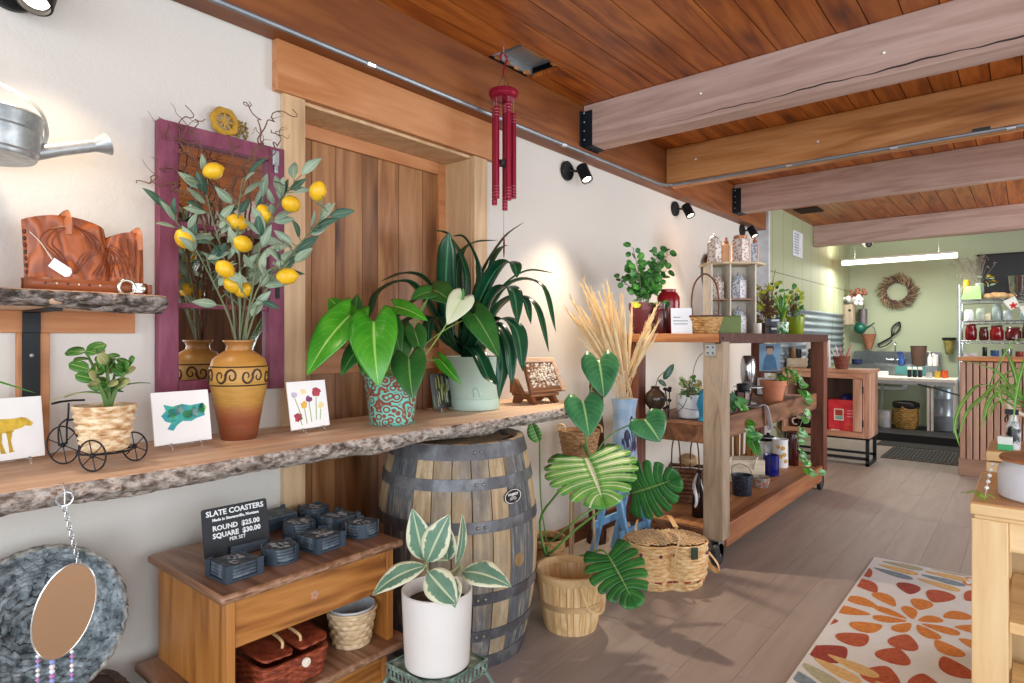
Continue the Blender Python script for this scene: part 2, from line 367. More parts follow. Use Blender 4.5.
TW = [[(0.148,1.018,1.273),(0.13,1.016,1.465),(0.112,1.0,1.671),(0.097,0.963,1.821),(0.079,0.921,1.934),(0.069,0.899,2.005),(0.112,0.923,2.035)],[(0.153,1.022,1.273),(0.139,1.036,1.5),(0.14,1.05,1.709),(0.16,1.054,1.845),(0.191,1.067,1.946),(0.22,1.065,2.015),(0.189,1.039,2.083),(0.178,1.03,2.103)],[(0.156,1.024,1.273),(0.155,1.049,1.5),(0.146,1.068,1.676),(0.125,1.064,1.818),(0.13,1.055,1.92),(0.192,1.08,1.984),(0.226,1.083,2.046),(0.278,1.113,2.062),(0.309,1.139,2.066)],[(0.155,1.011,1.273),(0.137,0.995,1.429),(0.115,0.951,1.597),(0.11,0.908,1.709),(0.085,0.861,1.787),(0.053,0.821,1.801),(0.042,0.786,1.819),(0.028,0.761,1.79)],[(0.15,1.02,1.273),(0.128,1.027,1.5),(0.115,1.016,1.69),(0.117,1.005,1.843),(0.127,1.014,1.946),(0.131,0.991,1.991)],[(0.152,1.008,1.273),(0.126,0.987,1.446),(0.105,0.943,1.63),(0.094,0.908,1.761),(0.1,0.899,1.875),(0.074,0.865,1.922),(0.06,0.84,1.968),(0.033,0.804,2.033)],[(0.153,1.022,1.273),(0.134,1.045,1.536),(0.108,1.037,1.729),(0.103,1.032,1.833),(0.14,1.05,1.89),(0.227,1.097,1.946),(0.262,1.1,1.967),(0.246,1.087,2.015)],[(0.158,1.013,1.273),(0.142,1.0,1.497),(0.121,0.982,1.685),(0.102,0.927,1.78),(0.084,0.886,1.852),(0.064,0.857,1.849),(0.029,0.814,1.859)],[(0.16,1.015,1.273),(0.133,1.018,1.534),(0.096,0.987,1.74),(0.074,0.943,1.838),(0.058,0.904,1.9),(0.058,0.891,1.964),(0.038,0.861,2.001),(0.079,0.882,2.024),(0.074,0.878,2.064)]]
MON = [((0.638,2.431,0.74),(0.822,2.272,0.615),0.43),((0.743,2.676,0.546),(0.959,2.66,0.644),0.29),((0.852,2.271,0.379),(1.011,2.183,0.268),0.25)]
MSTEM = [[(0.363,2.488,0.205),(0.352,2.453,0.391),(0.46,2.439,0.537),(0.576,2.431,0.656),(0.638,2.431,0.74)],[(0.378,2.501,0.22),(0.474,2.581,0.335),(0.616,2.635,0.46),(0.736,2.67,0.546)],[(0.386,2.481,0.212),(0.577,2.472,0.258),(0.784,2.318,0.372),(0.852,2.271,0.379)]]
PHIL = [((0.54,2.701,1.183),(0.612,2.632,1.003),0.184),((0.533,2.565,0.984),(0.61,2.499,0.827),0.188),((0.72,2.852,0.881),(0.802,2.855,0.777),0.204)]
PHS = [[(0.415,2.792,0.674),(0.434,2.743,0.815),(0.478,2.714,1.004),(0.54,2.701,1.183)],[(0.415,2.792,0.669),(0.485,2.656,0.805),(0.533,2.565,0.984)],[(0.423,2.799,0.669),(0.531,2.824,0.789),(0.637,2.847,0.849),(0.72,2.852,0.881)]]
RUB = [((0.747,1.325,0.594),(0.74,1.282,0.767),0.083),((0.769,1.319,0.595),(0.831,1.358,0.749),0.094),((0.794,1.291,0.596),(0.697,1.161,0.519),0.08),((0.853,1.389,0.563),(1.022,1.432,0.546),0.094),((0.813,1.282,0.585),(0.933,1.284,0.519),0.098),((0.858,1.319,0.576),(0.917,1.295,0.499),0.073),((0.812,1.404,0.568),(0.827,1.416,0.738),0.051),((0.792,1.387,0.587),(0.801,1.37,0.721),0.077)]
RBS = ([(0.765,1.365,0.459),(0.757,1.346,0.527),(0.75,1.327,0.594)],[(0.759,1.384,0.451),(0.802,1.396,0.523),(0.822,1.412,0.571)])
PAM = [(0.288,2.827,1.51),(0.321,2.827,1.465),(0.321,2.887,1.573),(0.351,2.862,1.597),(0.371,2.861,1.525),(0.35,2.913,1.478),(0.323,2.998,1.431),(0.35,2.996,1.447),(0.366,3.002,1.526),(0.425,2.938,1.565),(0.416,2.996,1.591),(0.446,2.967,1.51),(0.467,2.963,1.509),(0.502,2.979,1.509),(0.506,3.005,1.51),(0.488,3.138,1.471),(0.6,3.211,1.47),(0.589,3.197,1.413),(0.576,3.185,1.345),(0.652,3.122,1.372),(0.316,2.865,1.4),(0.305,2.922,1.446),(0.391,3.016,1.458),(0.424,3.069,1.448),(0.335,3.0,1.516),(0.386,2.877,1.558),(0.582,3.15,1.39),(0.564,3.149,1.345),(0.277,2.873,1.412),(0.42,2.925,1.421),(0.25,2.844,1.445),(0.47,2.948,1.399),(0.584,3.22,1.289),(0.275,2.947,1.277),(0.419,3.001,1.345),(0.401,2.935,1.372)]
POTH1 = [(0.824,5.09,1.004),(0.883,5.034,0.902),(0.923,4.99,0.817),(0.917,4.932,0.686),(0.894,4.887,0.562),(0.917,4.906,0.428),(0.951,4.935,0.316),(1.048,5.016,0.279)]
POTH2 = [(0.768,4.0,0.82),(0.811,3.971,0.743),(0.831,3.949,0.652),(0.858,3.945,0.592),(0.913,3.965,0.545)]
SPID = [[(2.197,3.044,1.064),(2.141,2.919,1.163),(2.087,2.796,1.202),(2.037,2.675,1.223)],[(2.191,3.039,1.045),(2.141,2.919,1.126),(2.101,2.807,1.094),(2.077,2.709,1.047)],[(2.191,3.039,1.033),(2.112,2.895,1.088),(2.054,2.768,1.033),(2.031,2.671,0.941)],[(2.203,3.049,1.064),(2.183,2.954,1.163),(2.17,2.865,1.22),(2.156,2.775,1.258)],[(2.203,3.049,1.045),(2.155,2.931,1.1),(2.115,2.819,1.069),(2.096,2.725,0.976)],[(2.209,3.054,1.045),(2.169,2.942,1.07),(2.129,2.831,1.058),(2.118,2.743,1.019)],[(2.203,3.049,1.071),(2.175,2.947,1.126),(2.143,2.842,1.105),(2.156,2.775,1.047)],[(2.214,3.059,1.064),(2.226,2.99,1.181),(2.254,2.935,1.22),(2.28,2.878,1.187)],[(2.197,3.044,1.049),(2.098,2.883,1.126),(2.046,2.761,1.076),(2.023,2.664,0.994),(2.042,2.601,0.924)]]
# ============================================================ THE ROOM
m_fir = wood('orange fir boards', ['#7f3c0c', '#9c5116', '#b0621f', '#bf7230'], 'Y', 1.2, .42, .2, .75)
m_ledger = wood('brown fir ledger', ['#703c1b', '#834c25', '#93592e'], 'Y', .9, .5, .05, .5)
m_beamb = wood('brown fir beam', ['#8f5828', '#a76d36', '#b97f4a', '#c6905c'], 'X', .9, .5, .05, .8)
m_beamp = wood('pink grey painted rough beam', ['#a08478', '#b3978b', '#c0a69b'], 'X', 1.2, .85, .05, .15, .3)
m_floor = wood('grey brown vinyl planks', ['#8e827b', '#968a83', '#9b908a'], 'Y', 1.0, .5, .05, 0, .01)
m_trim = wood('pale pine trim', ['#c09a70', '#cfae86', '#d9bb95'], 'Z', 1, .5, .08, .35)
m_header = wood('pine header', ['#ac6c3a', '#bd8050', '#c88e60'], 'Y', .8, .5, .05, .35)
m_door = wood('knotty pine door', ['#7d4e2c', '#92623a', '#a37348', '#ad8054'], 'Z', 1.0, .5, .24, 1.0)
def plaster(name, col, s=1):
    m = N(name); co = m.coord(); n = m.noise(co, 55, 5, .6)
    n2 = m.noise(co, 1.5, 3); c = lin(col)[:3]
    m.bs(Base_Color=m.ramp(n2, [(.3, tuple(x*.96 for x in c)), (.7, c)]), Roughness=.75); m.bump(n, .35*s, .006); return m.m
m_wall = plaster('white textured plaster', '#d4cfc7')
m_green = plaster('sage green paint', '#a6b095', .3)
def planks_y(mb, x0, x1, y0, y1, z0, z1, w, gap=.004, hole=None, ends=False):
    x = x0
    while x < x1-.01:
        xe = min(x+w, x1)
        segs = [(y0, y1)]
        if ends:
            segs = []; y = y0-R.random()*1.2
            while y < y1: segs.append((max(y, y0), min(y+1.22, y1))); y += 1.22
        if hole and x+w > hole[0] and x < hole[1]: segs = [(y0, hole[2]), (hole[3], y1)]
        for a, b in segs:
            if b-a > .01: mb.box(x+gap/2, xe-gap/2, a+(gap/2 if ends else 0), b-(gap/2 if ends else 0), z0, z1)
        x += w
    return mb
def room():
    b = MB(); planks_y(b, -.35, 5.5, -3.2, 10.75, -.03, 0, .19, .0012, None, True)
    f = struct(b.build('floor', m_floor)); b = MB(); b.box(-.5, 5.7, -3.3, 10.9, -.12, -.031); struct(b.build('floor_base', plain('#3b332e', .9)))
    HO = (.105, .31, 2.345, 2.70)
    b = MB(); planks_y(b, -.35, 5.5, -3.2, 10.75, 2.74, 2.765, .134, .005, HO); struct(b.build('ceiling', m_fir))
    b = MB()                                                        # roof deck above, left open over the ragged hole
    for q in ((-.5, HO[0]-.04, -3.3, 10.9), (HO[1]+.06, 5.7, -3.3, 10.9), (HO[0]-.04, HO[1]+.06, -3.3, HO[2]-.05), (HO[0]-.04, HO[1]+.06, HO[3]+.05, 10.9)): b.box(*q, 2.766, 2.80)
    b.box(-.5, 5.7, -3.3, 10.9, 2.93, 2.96); struct(b.build('ceiling_deck', plain('#2c1a10', .9)))
    b = MB(); x0, x1, y0, y1 = HO
    b.box(x0-.03, x1+.05, y0-.03, y1+.03, 2.815, 2.83); b.box(x0-.03, x0-.02, y0-.03, y1+.03, 2.77, 2.815); b.box(x1+.04, x1+.05, y0-.03, y1+.03, 2.77, 2.815)
    b.box(x0-.02, x1+.04, y0+.12, y0+.17, 2.80, 2.815)
    struct(b.build('ceiling_duct', plain('#b4bcc2', .4, .2)))
    b = MB(); rr = random.Random(3)                                 # splintered board ends round the hole
    for k in range(9):
        y = y0+.02+k*(y1-y0-.04)/8; l = rr.uniform(.008, .04)
        b.prism([(0, -.022), (l, -.008), (l*.6, .006), (l*.9, .014), (0, .02)], .018, frame((x1+.008, y, 2.742), (-1, 0, 0), (0, -1, 0), (0, 0, 1)))
        if k % 2: b.prism([(0, -.02), (l*.8, 0), (0, .02)], .018, frame((x0+.005, y, 2.742), (1, 0, 0), (0, 1, 0), (0, 0, 1)))
    struct(b.build('ceiling_splinters', wood('split fir', ['#a5612c', '#c98a4e'], 'Y')))
    # white left wall with the door recess
    b = MB(); YD0, YD1, ZD = 1.34, 2.335, 2.255
    for q in ((-.15, 0, -3.2, YD0, 0, 2.74), (-.15, 0, YD1, 6.72, 0, 2.74), (-.15, 0, YD0, YD1, ZD, 2.74)): b.box(*q)
    struct(b.build('wall_left', m_wall))
    b = MB(); b.box(0, .035, 1.222, 2.50, 2.245, 2.44); struct(b.build('trim_1', m_header, bevel=.003))
    b = MB(); b.box(0, .022, 1.257, 1.352, 0, 2.245); struct(b.build('trim_2', m_trim, bevel=.002))
    b = MB(); b.box(0, .022, 2.325, 2.425, 0, 2.245); struct(b.build('trim_3', m_trim, bevel=.002))
    b = MB(); b.box(-.21, .005, 2.32, 2.34, 0, 2.25); b.box(-.21, .0, 1.33, 1.353, 0, 2.25); b.box(-.21, 0, 1.353, 2.32, 2.232, 2.254); struct(b.build('trim_4', m_trim, bevel=.002))
    d = MB(); y = 1.353; ws = [.17, .12, .15, .09, .13, .16, .147]
    for w in ws: d.box(-.235, -.205, y+.001, y+w-.001, 0, 2.23); y += w
    do = struct(d.build('door_1', m_door, bevel=.002))
    d = MB(); d.box(-.205, -.185, 1.353, 2.268, 1.14, 1.25); d.box(-.205, -.185, 1.353, 2.268, 2.17, 2.232); d.box(-.205, -.185, 2.27, 2.32, 0, 2.232); d.build('door_rail', m_header, do, bevel=.002)
    b = MB(); b.box(-.4, -.24, 1.2, 2.5, -.0, 2.74); struct(b.build('wall_recess', plain('#4a2f1c', .9)))
    b = MB(); b.box(0, .02, -3.2, 1.25, 0, .12); b.box(0, .02, 2.43, 6.72, 0, .12); struct(b.build('baseboard_left', wood('red brown baseboard', ['#5d3320', '#7a4a30'], 'Y')))
    # ledger along the wall and the four cross beams
    b = MB(); b.box(0, .1, -3.2, 6.72, 2.44, 2.74); struct(b.build('ceiling_ledger', m_ledger, bevel=.004))
    for i, (y, m, zb) in enumerate(((3.22, m_beamp, 2.485), (4.36, m_beamb, 2.46), (5.78, m_beamp, 2.475), (8.55, m_beamp, 2.475))):
        b = MB(); b.box(.104, 5.5, y, y+.14, zb, 2.74, 0)
        if i == 0:                                                  # long drying crack near the lower arris
            pass
        o = struct(b.build('ceiling_beam', m, bevel=.006)); h = MB()
        h.box(.1, .106, y-.035, y+.175, zb-.004, 2.70); h.box(.1, .17, y-.006, y-.001, zb-.004, 2.70) if i in (0, 2) else None
        h.box(.1, .17, y, y+.14, zb-.006, zb-.001)
        if i in (0, 2):
            for k in range(4): h.ball((.115, y-.007, zb+.04+k*.055), .006, 8, 5, 1)
            h.build('hanger', [plain('#1f2a33', .5, .6), plain('#c8ccd0', .3, .9)], o)
        if i < 2:
            [MB().ball((bx_, y-.001, bz_), .009, 8, 5).build('bolt_head', plain('#e8ece8', .25, .4), o) for bx_, bz_ in (((.86, 2.625), (1.72, 2.59)), ((.34, 2.62), (1.17, 2.58)))[i]]
    # long drying crack near the lower arris of the first beam
    b = MB(); vs = []; n = 120
    for k in range(n+1):
        x = .42+3.2*k/n; z = 2.506+.018*k/n+.0035*sin(k*.37)+.002*sin(k*1.3); w = .0035*max(.12, sin(pi*k/n))*(.5+.8*abs(sin(k*.21))); vs += [(x, 3.2192, z-w), (x, 3.2192, z+w)]
    b.add(vs, [(2*k, 2*k+2, 2*k+3, 2*k+1) for k in range(n)]); struct(b.build('trim_5', plain('#3a2a26', .9)))
    # conduit
    b = MB()
    pts = spline([(.108, -3.1, 2.445), (.108, 0, 2.445), (.108, 2, 2.445), (.108, 4.1, 2.45), (.112, 4.24, 2.452), (.15, 4.33, 2.453), (.3, 4.345, 2.453), (1.2, 4.345, 2.453), (5.4, 4.345, 2.453)], 120)
    b.tube(pts, .011, 8)
    c = tag(b.build('conduit', plain('#8d9399', .45, .7)), 'grey metal electrical conduit running along the wall ledger and second ceiling beam', 'conduit')
    b = MB()
    for p in ((.108, 1.6, 2.445), (.108, 3.0, 2.447), (1.0, 4.345, 2.453), (1.6, 4.345, 2.453), (2.15, 4.345, 2.453)):
        b = MB(); b.tube([(p[0]-.02, p[1], p[2]), (p[0]+.02, p[1], p[2])] if p[1] > 4 else [(p[0], p[1]-.02, p[2]), (p[0], p[1]+.02, p[2])], .015, 8); b.build('coupling', plain('#cdd2d6', .3, .9), c)
    b = MB(); b.box(1.98, 2.06, 4.34, 4.358, 2.445, 2.48); b.build('junction_clip', plain('#20262a', .5), c)
    # green back of the shop
    m_panel = N('sage green grooved panelling'); co = m_panel.coord(); sp = m_panel.n('ShaderNodeSeparateXYZ', _0=co)
    fr = m_panel.math('FRACT', m_panel.math('MULTIPLY', sp.outputs[1], 2.6)); g = m_panel.math('LESS_THAN', fr, .025)
    z1 = m_panel.math('COMPARE', sp.outputs[2], 2.02); z1.inputs[2].default_value = .006
    gg = m_panel.math('MAXIMUM', g, z1); m_panel.bs(Base_Color=m_panel.mix(gg.outputs[0], '#a2a886', '#6d7354'), Roughness=.58); inv = m_panel.math('SUBTRACT', 1.0, gg); m_panel.bump(inv, .6, .004)
    b = MB(); b.box(-.15, .1, 6.77, 10.75, 0, 2.74); struct(b.build('wall_left_rear', m_panel.m))
    b = MB(); b.box(-.0, .125, 6.72, 6.77, 0, 2.74); struct(b.build('trim_6', plain('#c6ccd2', .5)))
    b = MB(); b.box(-.1, 5.5, 10.7, 10.85, 0, 2.74); struct(b.build('wall_back', m_green))
    b = MB(); b.box(5.45, 5.6, 2.5, 4.5, 0, 2.74); b.box(5.45, 5.6, 8.3, 10.7, 0, 2.74); b.box(5.45, 5.6, 4.5, 8.3, 0, .4); b.box(5.45, 5.6, 4.5, 8.3, 2.55, 2.74); struct(b.build('wall_right', wood('dark panelled wall', ['#3b2618', '#5a3c27', '#6d4b33'], 'Z')))  # unseen wall; its opening is invented to go with the rear fill lamp
    b = MB(); b.box(5.45, 5.6, -3.2, 2.5, 0, .3); b.box(5.45, 5.6, -3.2, 2.5, 2.6, 2.74); b.box(5.45, 5.6, -3.2, -2.9, .3, 2.6); b.box(-.15, 5.6, -3.35, -3.2, 0, .3); b.box(-.15, 5.6, -3.35, -3.2, 2.6, 2.74); b.box(-.15, .25, -3.35, -3.2, .3, 2.6); b.box(4.95, 5.6, -3.35, -3.2, .3, 2.6); b.box(2.55, 2.65, -3.35, -3.2, .3, 2.6)
    struct(b.build('wall_front', m_wall))
    b = MB()                                                        # corrugated sheet
    n = 60; vs = []; fs = []
    for i in range(n+1):
        z = .95+.7*i/n; x = .118+.012*sin(z*2*pi/.085)
        vs += [(x, 7.05, z), (x, 10.2, z)]
    fs = [(2*i, 2*i+1, 2*i+3, 2*i+2) for i in range(n)]
    b.add(vs, fs); struct(b.build('trim_7', plain('#87949a', .55, .35), solid=.002, sharp=80))
room()
spot('spot_planter', (.24, .46, 2.20), (.13, .55, 1.0), 22, 105, 1)
spot('spot_middle', (.26, 3.14, 2.22), (.66, 2.72, 0), 135, 98, 1)
spot('spot_bench', (.25, 4.71, 2.23), (.55, 4.35, 0), 125, 92, 1)
spot('spot_rear', (.22, 6.25, 2.25), (.70, 6.0, 0), 80, 92, 1)
# ============================================================ LEFT WALL: shelves, can, bag, mirror
m_slab = wood('raw slab wood', ['#bf9676', '#d2ae90', '#dfc4a8', '#c9a284'], 'Y', .9, .6, .05, .35)
m_bark = mottled('grey brown bark', [(.28, '#2e2622'), (.40, '#6e5f55'), (.5, '#a1968c'), (.58, '#c4bab0'), (.66, '#8a6a50'), (.8, '#4a3a30')], 42, .95, .9, .012, 8, (1, .55, 1))
m_black = plain('#1b1d20', .5, .4); m_iron = plain('#24282c', .55, .5); m_white = plain('#eceae4', .6)
m_glassy = plain('#f2f6f8', .05, 0, 'clear acrylic', 0, .92, 1.3)
m_galv = mottled('galvanised steel', [(.3, '#8d9498'), (.5, '#aeb5b7'), (.7, '#cbd0d0')], 22, .38, .08, .002, 5, (1, 1, 1), .55)
m_soil = mottled('potting soil', [(.3, '#1d120c'), (.6, '#3b261a'), (.75, '#5a4332')], 60, .95, .8, .01)
m_barkd = mottled('dark grey bark', [(.28, '#1c1714'), (.42, '#4a403a'), (.52, '#857c76'), (.60, '#a8a09a'), (.68, '#6a4c38'), (.8, '#2c221c')], 42, .95, .9, .012, 8, (1, .55, 1))
def live_shelf(name, label, y0, y1, xf, ztop, th, seed, par=None, endtaper=.03):
    n = int((y1-y0)/.009); vs = []; uv = []; K = 12
    secs = []
    for i in range(n+1):
        y = y0+(y1-y0)*i/n
        e = mnoise.noise(V((y*2.3, seed, 0)))*.03+mnoise.noise(V((y*7, seed, 3)))*.010
        e -= endtaper*max(0, (i/n-.97)/.03)
        row = [(0.0, y, ztop-th), (0.0, y, ztop), (xf+e-.012, y, ztop)]
        tb = th*(1+.35*mnoise.noise(V((y*4, seed, 9))))
        for k in range(K):
            q = k/(K-1)
            bu = .014*sin(pi*q)+.018*mnoise.noise(V((y*38, q*3.2, seed)))+.008*mnoise.noise(V((y*90, q*7, seed+4)))
            row.append((xf+e+bu-.045*q*q, y, ztop-.003-q*(tb-.003)))
        row.append((xf+e-.075, y, ztop-th)); secs.append(row)
    c = len(secs[0]); b = MB(); vs = [p for r in secs for p in r]; o = 0
    b.v = vs; b.uv = [(0, 0)]*len(vs)
    for i in range(n):
        for k in range(c):
            l = (k+1) % c
            b.f.append((i*c+k, i*c+l, (i+1)*c+l, (i+1)*c+k)); b.mi.append(1 if 3 <= k < c-2 else 0); b.flat.append(False)
    b.f += [tuple(range(c)), tuple(n*c+k for k in range(c-1, -1, -1))]; b.mi += [0, 0]; b.flat += [True, True]
    return tag(b.build(name, [m_slab, m_bark if seed < 5 else m_barkd], sharp=60), label, 'shelf')
live_shelf('bark_edge_shelf', 'long live-edge wooden slab shelf with bark front, resting over the barrel', -.9, 2.76, .49, .96, .064, 2.0)
us = live_shelf('bark_edge_shelf', 'short upper wooden shelf with grey bark edge holding the leather bag', -.9, .75, .28, 1.425, .046, 7.3)
b = MB(); b.ball((.275, .47, 1.403), .016, 12, 8, 0, (1, 1.5, 1)); b.build('branch_knot', m_slab, us)
def bracket():
    t = thing('shelf_bracket', 'black steel shelf bracket on pine backing boards under the upper shelf', 'bracket', (0, .47, 1.0))
    b = MB(); b.box(.0, .018, -.9, .275, .315, .379); b.build('cleat', m_header, t, bevel=.002)
    b = MB(); b.box(.0, .014, -.028, .05, -.04, .315); b.build('backing_board', m_header, t, bevel=.002)
    b = MB(); b.box(.015, .022, -.016, .026, -.04, .315); b.box(.019, .026, -.016, .026, .315, .373); b.box(.02, .24, -.016, .026, .373, .379); b.build('flat_bar', m_black, t, bevel=.001)
    b = MB(); b.ball((.023, .005, .25), .006, 8, 5); b.build('screw', m_galv, t)
bracket()
def watering_can():
    t = thing('watering_can', 'galvanised metal watering can hung high on the white wall at left', 'watering can', (.175, .345, 1.765))
    b = MB(); b.lathe([(.0, 0), (.105, 0), (.108, .004), (.108, .012), (.112, .016), (.122, .104), (.125, .109), (.122, .114), (.117, .109), (.104, .01), (0, .008)], 40, cap0=False, cap1=False)
    b.tube([(.117*cos(a), .117*sin(a), .07) for a in [2*pi*k/40 for k in range(40)]], .003, 6, closed=True); b.build('body', m_galv, t)
    h = MB(); h.tube(spline([(.0, -.122, .11), (.0, -.13, .17), (.0, -.07, .205), (.0, .03, .195), (.0, .11, .155), (0, .130, .1), (0, .124, .06)], 30), .012, 8, flatten=.25); h.build('bail_handle', m_galv, t)
    h = MB(); h.tube(spline([(-.118, 0, .12), (-.165, 0, .11), (-.165, 0, .04), (-.112, 0, .03)], 16), .007, 8); h.build('rear_handle', m_galv, t)
    sp = MB(); sp.tube([(0, .10, .03), (-.005, .16, .055), (-.01, .21, .075), (-.012, .245, .088)], [.021, .018, .018, .018], 16)
    sp.build('spout', m_galv, t)
    r = MB(); r.lathe([(.018, 0), (.019, .005), (.032, .035), (.034, .037), (.0, .043)], 24, M=frame((-.012, .243, .087), (1, 0, 0), (0, -.40, .917), (0, .917, .40))); r.build('rose', m_galv, t)
watering_can()
m_leather = N('tooled tan leather'); co = m_leather.coord(); nn = m_leather.noise(co, 7, 5, .6, 1.2)
w = m_leather.n('ShaderNodeTexWave', _0=m_leather.coord((1, 1, .55))); w.inputs['Scale'].default_value = 13; w.inputs['Distortion'].default_value = 16; w.inputs['Detail'].default_value = 1.5; w.inputs['Detail Scale'].default_value = 1.0
m_leather.bs(Base_Color=m_leather.mix(.45, m_leather.ramp(nn, [(.3, '#7c3a18'), (.55, '#a9552a'), (.75, '#c0703c')]), m_leather.ramp(w.outputs[1], [(.15, '#5e2a12'), (.5, '#b0602f')])), Roughness=.4); m_leather.bump(w.outputs[1], .55, .006); m_leather = m_leather.m
def boot_bag():
    t = thing('boot_purse', 'brown tooled leather purse made from boot tops on the upper shelf', 'handbag', (.15, .578, 1.427)); t.scale = (1, .94, 1)
    def top(s):                                                      # s: -.153 .. .153 along the shelf
        if s < .045: return .19+.024*(1-((s+.06)/.105)**2)-.004
        return .158+.028*(1-((s-.115)/.07)**2)*1.0
    b = MB(); ns, nt = 44, 14; vs = []
    for side in (1, -1):
        for i in range(ns+1):
            s = -.153+.306*i/ns; edge = 1-abs(s/.153)**6
            for k in range(nt+1):
                q = k/nt; z = q*top(s)
                pinch = 1-.75*math.exp(-((s-.047)/.012)**2)*q
                x = side*(.006+.040*sqrt(max(0, edge))*(1-.35*q)*pinch)
                vs.append((x, s*(1+.02*q)-.006*q, z))
    W_ = nt+1; H = (ns+1)*W_; fs = []
    for i in range(ns):
        for k in range(nt):
            a = i*W_+k; fs.append((a, a+W_, a+W_+1, a+1)); fs.append((H+a, H+a+1, H+a+W_+1, H+a+W_))
    for i in range(ns): a = i*W_; fs.append((a, H+a, H+a+W_, a+W_))
    for k in range(nt): fs.append((k, k+1, H+k+1, H+k)); a = ns*W_+k; fs.append((a, H+a, H+a+1, a+1))
    b.add(vs, fs); b.build('bag_body', m_leather, t)
    st = MB()
    def front(s, z): return (.048-.016*z/.2)*sqrt(max(.05, 1-abs(s/.153)**6))*(1-.75*math.exp(-((s-.047)/.012)**2)*z/.2)+.001
    def line(pts, r=.0016, m=0): st.tube([(front(s, z)+.0008, s, z) for s, z in [(p.x, p.y) for p in spline([V((a, c, 0)) for a, c in pts], 26)]], r, 5, m)
    for dx in (0, .012, .024): line([(-.055-dx*.3, .05), (-.075-dx, .10), (-.10-dx*1.1, .13), (-.08-dx*1.2, .165), (-.05, .185)]); line([(-.05+dx*.3, .05), (-.03+dx, .10), (0+dx, .125), (-.015+dx, .16), (-.045, .187)])
    for k in range(5): line([(.0+.012*k, .05), (.02+.01*k, .08+.008*k), (.038, .11+.006*k)]); line([(.06+.014*k, .05), (.055+.01*k, .085+.006*k), (.052, .12+.006*k)])
    for k in range(3): line([(.075+.02*k, .06), (.085+.018*k, .11), (.075+.022*k, .165)])
    st.build('tooling', plain('#7a3a1c', .45), t)
    for nm, s in (('pull_strap', -.062), ('pull_strap', .128)):
        b = MB(); zt = top(s); b.tube(spline([(front(s, zt-.05)+.002, s, zt-.05), (front(s, zt-.01)+.005, s, zt-.012), (.012, s, zt+.012), (-.012, s, zt+.011), (-.028, s, zt-.03)], 14), .012, 8, flatten=.22); b.build(nm, plain('#a8623a', .5), t)
    b = MB(); pts = [(.051*(1-abs(c/.158)**8)**.5 if abs(c) < .158 else 0, c) for c in [-.158+.316*k/24 for k in range(25)]]
    for x0, sg in ((0, 1),):
        vs = [((.052*sqrt(max(0, 1-abs(c/.16)**8))+.0)*sg, c, z) for c in [-.159+.318*k/30 for k in range(31)] for z in (.006, .036)]
        b.add(vs, [(2*k, 2*k+2, 2*k+3, 2*k+1) for k in range(30)])
        vs = [((-.052*sqrt(max(0, 1-abs(c/.16)**8))), c, z) for c in [-.159+.318*k/30 for k in range(31)] for z in (.006, .036)]
        b.add(vs, [(2*k, 2*k+1, 2*k+3, 2*k+2) for k in range(30)])
    be = b.build('belt', plain('#8a4a2a', .45), t, solid=.004)
    b = MB()
    for k in range(6): b = MB(); b.ball((.055, -.12+.027*k, .021), .0035 if k % 2 else .0028, 8, 5); b.build('belt_stud', plain('#d8cdb8', .3, .6) if k % 2 else plain('#3a2012', .6), be)
    bk = MB(); bk.tube([(.058, .085+.022*cos(a), .02+.021*sin(a)) for a in [2*pi*k/24 for k in range(24)]], .006, 8, closed=True)
    bk.box(.054, .062, .10, .128, .006, .034); bk.ball((.058, .128, .02), .013, 10, 6, 0, (.4, 1, 1)); bk.build('buckle', plain('#c5c2ba', .25, .9), t, sharp=60)
    b = MB(); b.box(.03, .056, .145, .16, .004, .032); b.build('belt_keeper', plain('#7a3f22', .5), t, bevel=.003)
    b = MB(); b.tube(spline([(.02, -.15, .16), (.045, -.13, .13), (.056, -.105, .085)], 10), .0014, 5); sg = b.build('tag_string', plain('#d9d2c4', .8), t)
    b = MB(); b.prism([(-.028, -.014), (.02, -.014), (.028, -.006), (.028, .006), (.02, .014), (-.028, .014)], .0012, frame((.058, -.084, .062), (0, .84, -.54), (0, .54, .84), (1, 0, 0))); b.build('price_tag', plain('#eef0f2', .6), t)
    b = MB()
    for k in range(7): b.ball((.012, -.152-.001*k, .05+.018*k), .006, 8, 6, k % 2)
    b.build('bead_tassel', [plain('#5a2018', .4), plain('#3b2a20', .5)], t)
boot_bag()
def lamp(name, label, y, z, tilt, swing=0, x=0):
    t = thing(name, label, 'lamp', (x, y, z), 0, 'black wall spotlights')
    b = MB(); b.lathe([(.0, 0), (.058, 0), (.06, .004), (.06, .018), (.055, .023), (0, .024)], 32, M=frame((0, 0, 0), (0, 1, 0), (0, 0, 1), (1, 0, 0)), cap0=False, cap1=False); b.build('canopy', m_black, t)
    b = MB(); b.tube([(.02, 0, 0), (.07, swing*.3, -.002)], .008, 10); b.build('arm', m_black, t)
    h = V((.085, swing*.4, -.01)); d = V((sin(RAD(tilt)), swing-.38, -cos(RAD(tilt)))).normalized(); sd = d.orthogonal().normalized()
    M = frame(h, sd, d.cross(sd), d)
    b = MB(); b.lathe([(0, -.055), (.03, -.055), (.036, -.05), (.037, .06), (.032, .062), (.03, .035), (.0, .03)], 28, M=M, cap0=False, cap1=False); hd = b.build('lamp_head', m_black, t)
    b = MB(); b.lathe([(0, .052), (.027, .05), (.028, .046), (0, .044)], 24, M=M, cap0=False, cap1=False); b.build('bulb', plain('#fff0d6', .4, emit=9), hd)
lamp('wall_spotlight', 'black wall spotlight at the top left above the watering can', .43, 2.30, 18, .1)
COL.objects['wall_spotlight'].scale = (1.2, 1.2, 1.2)
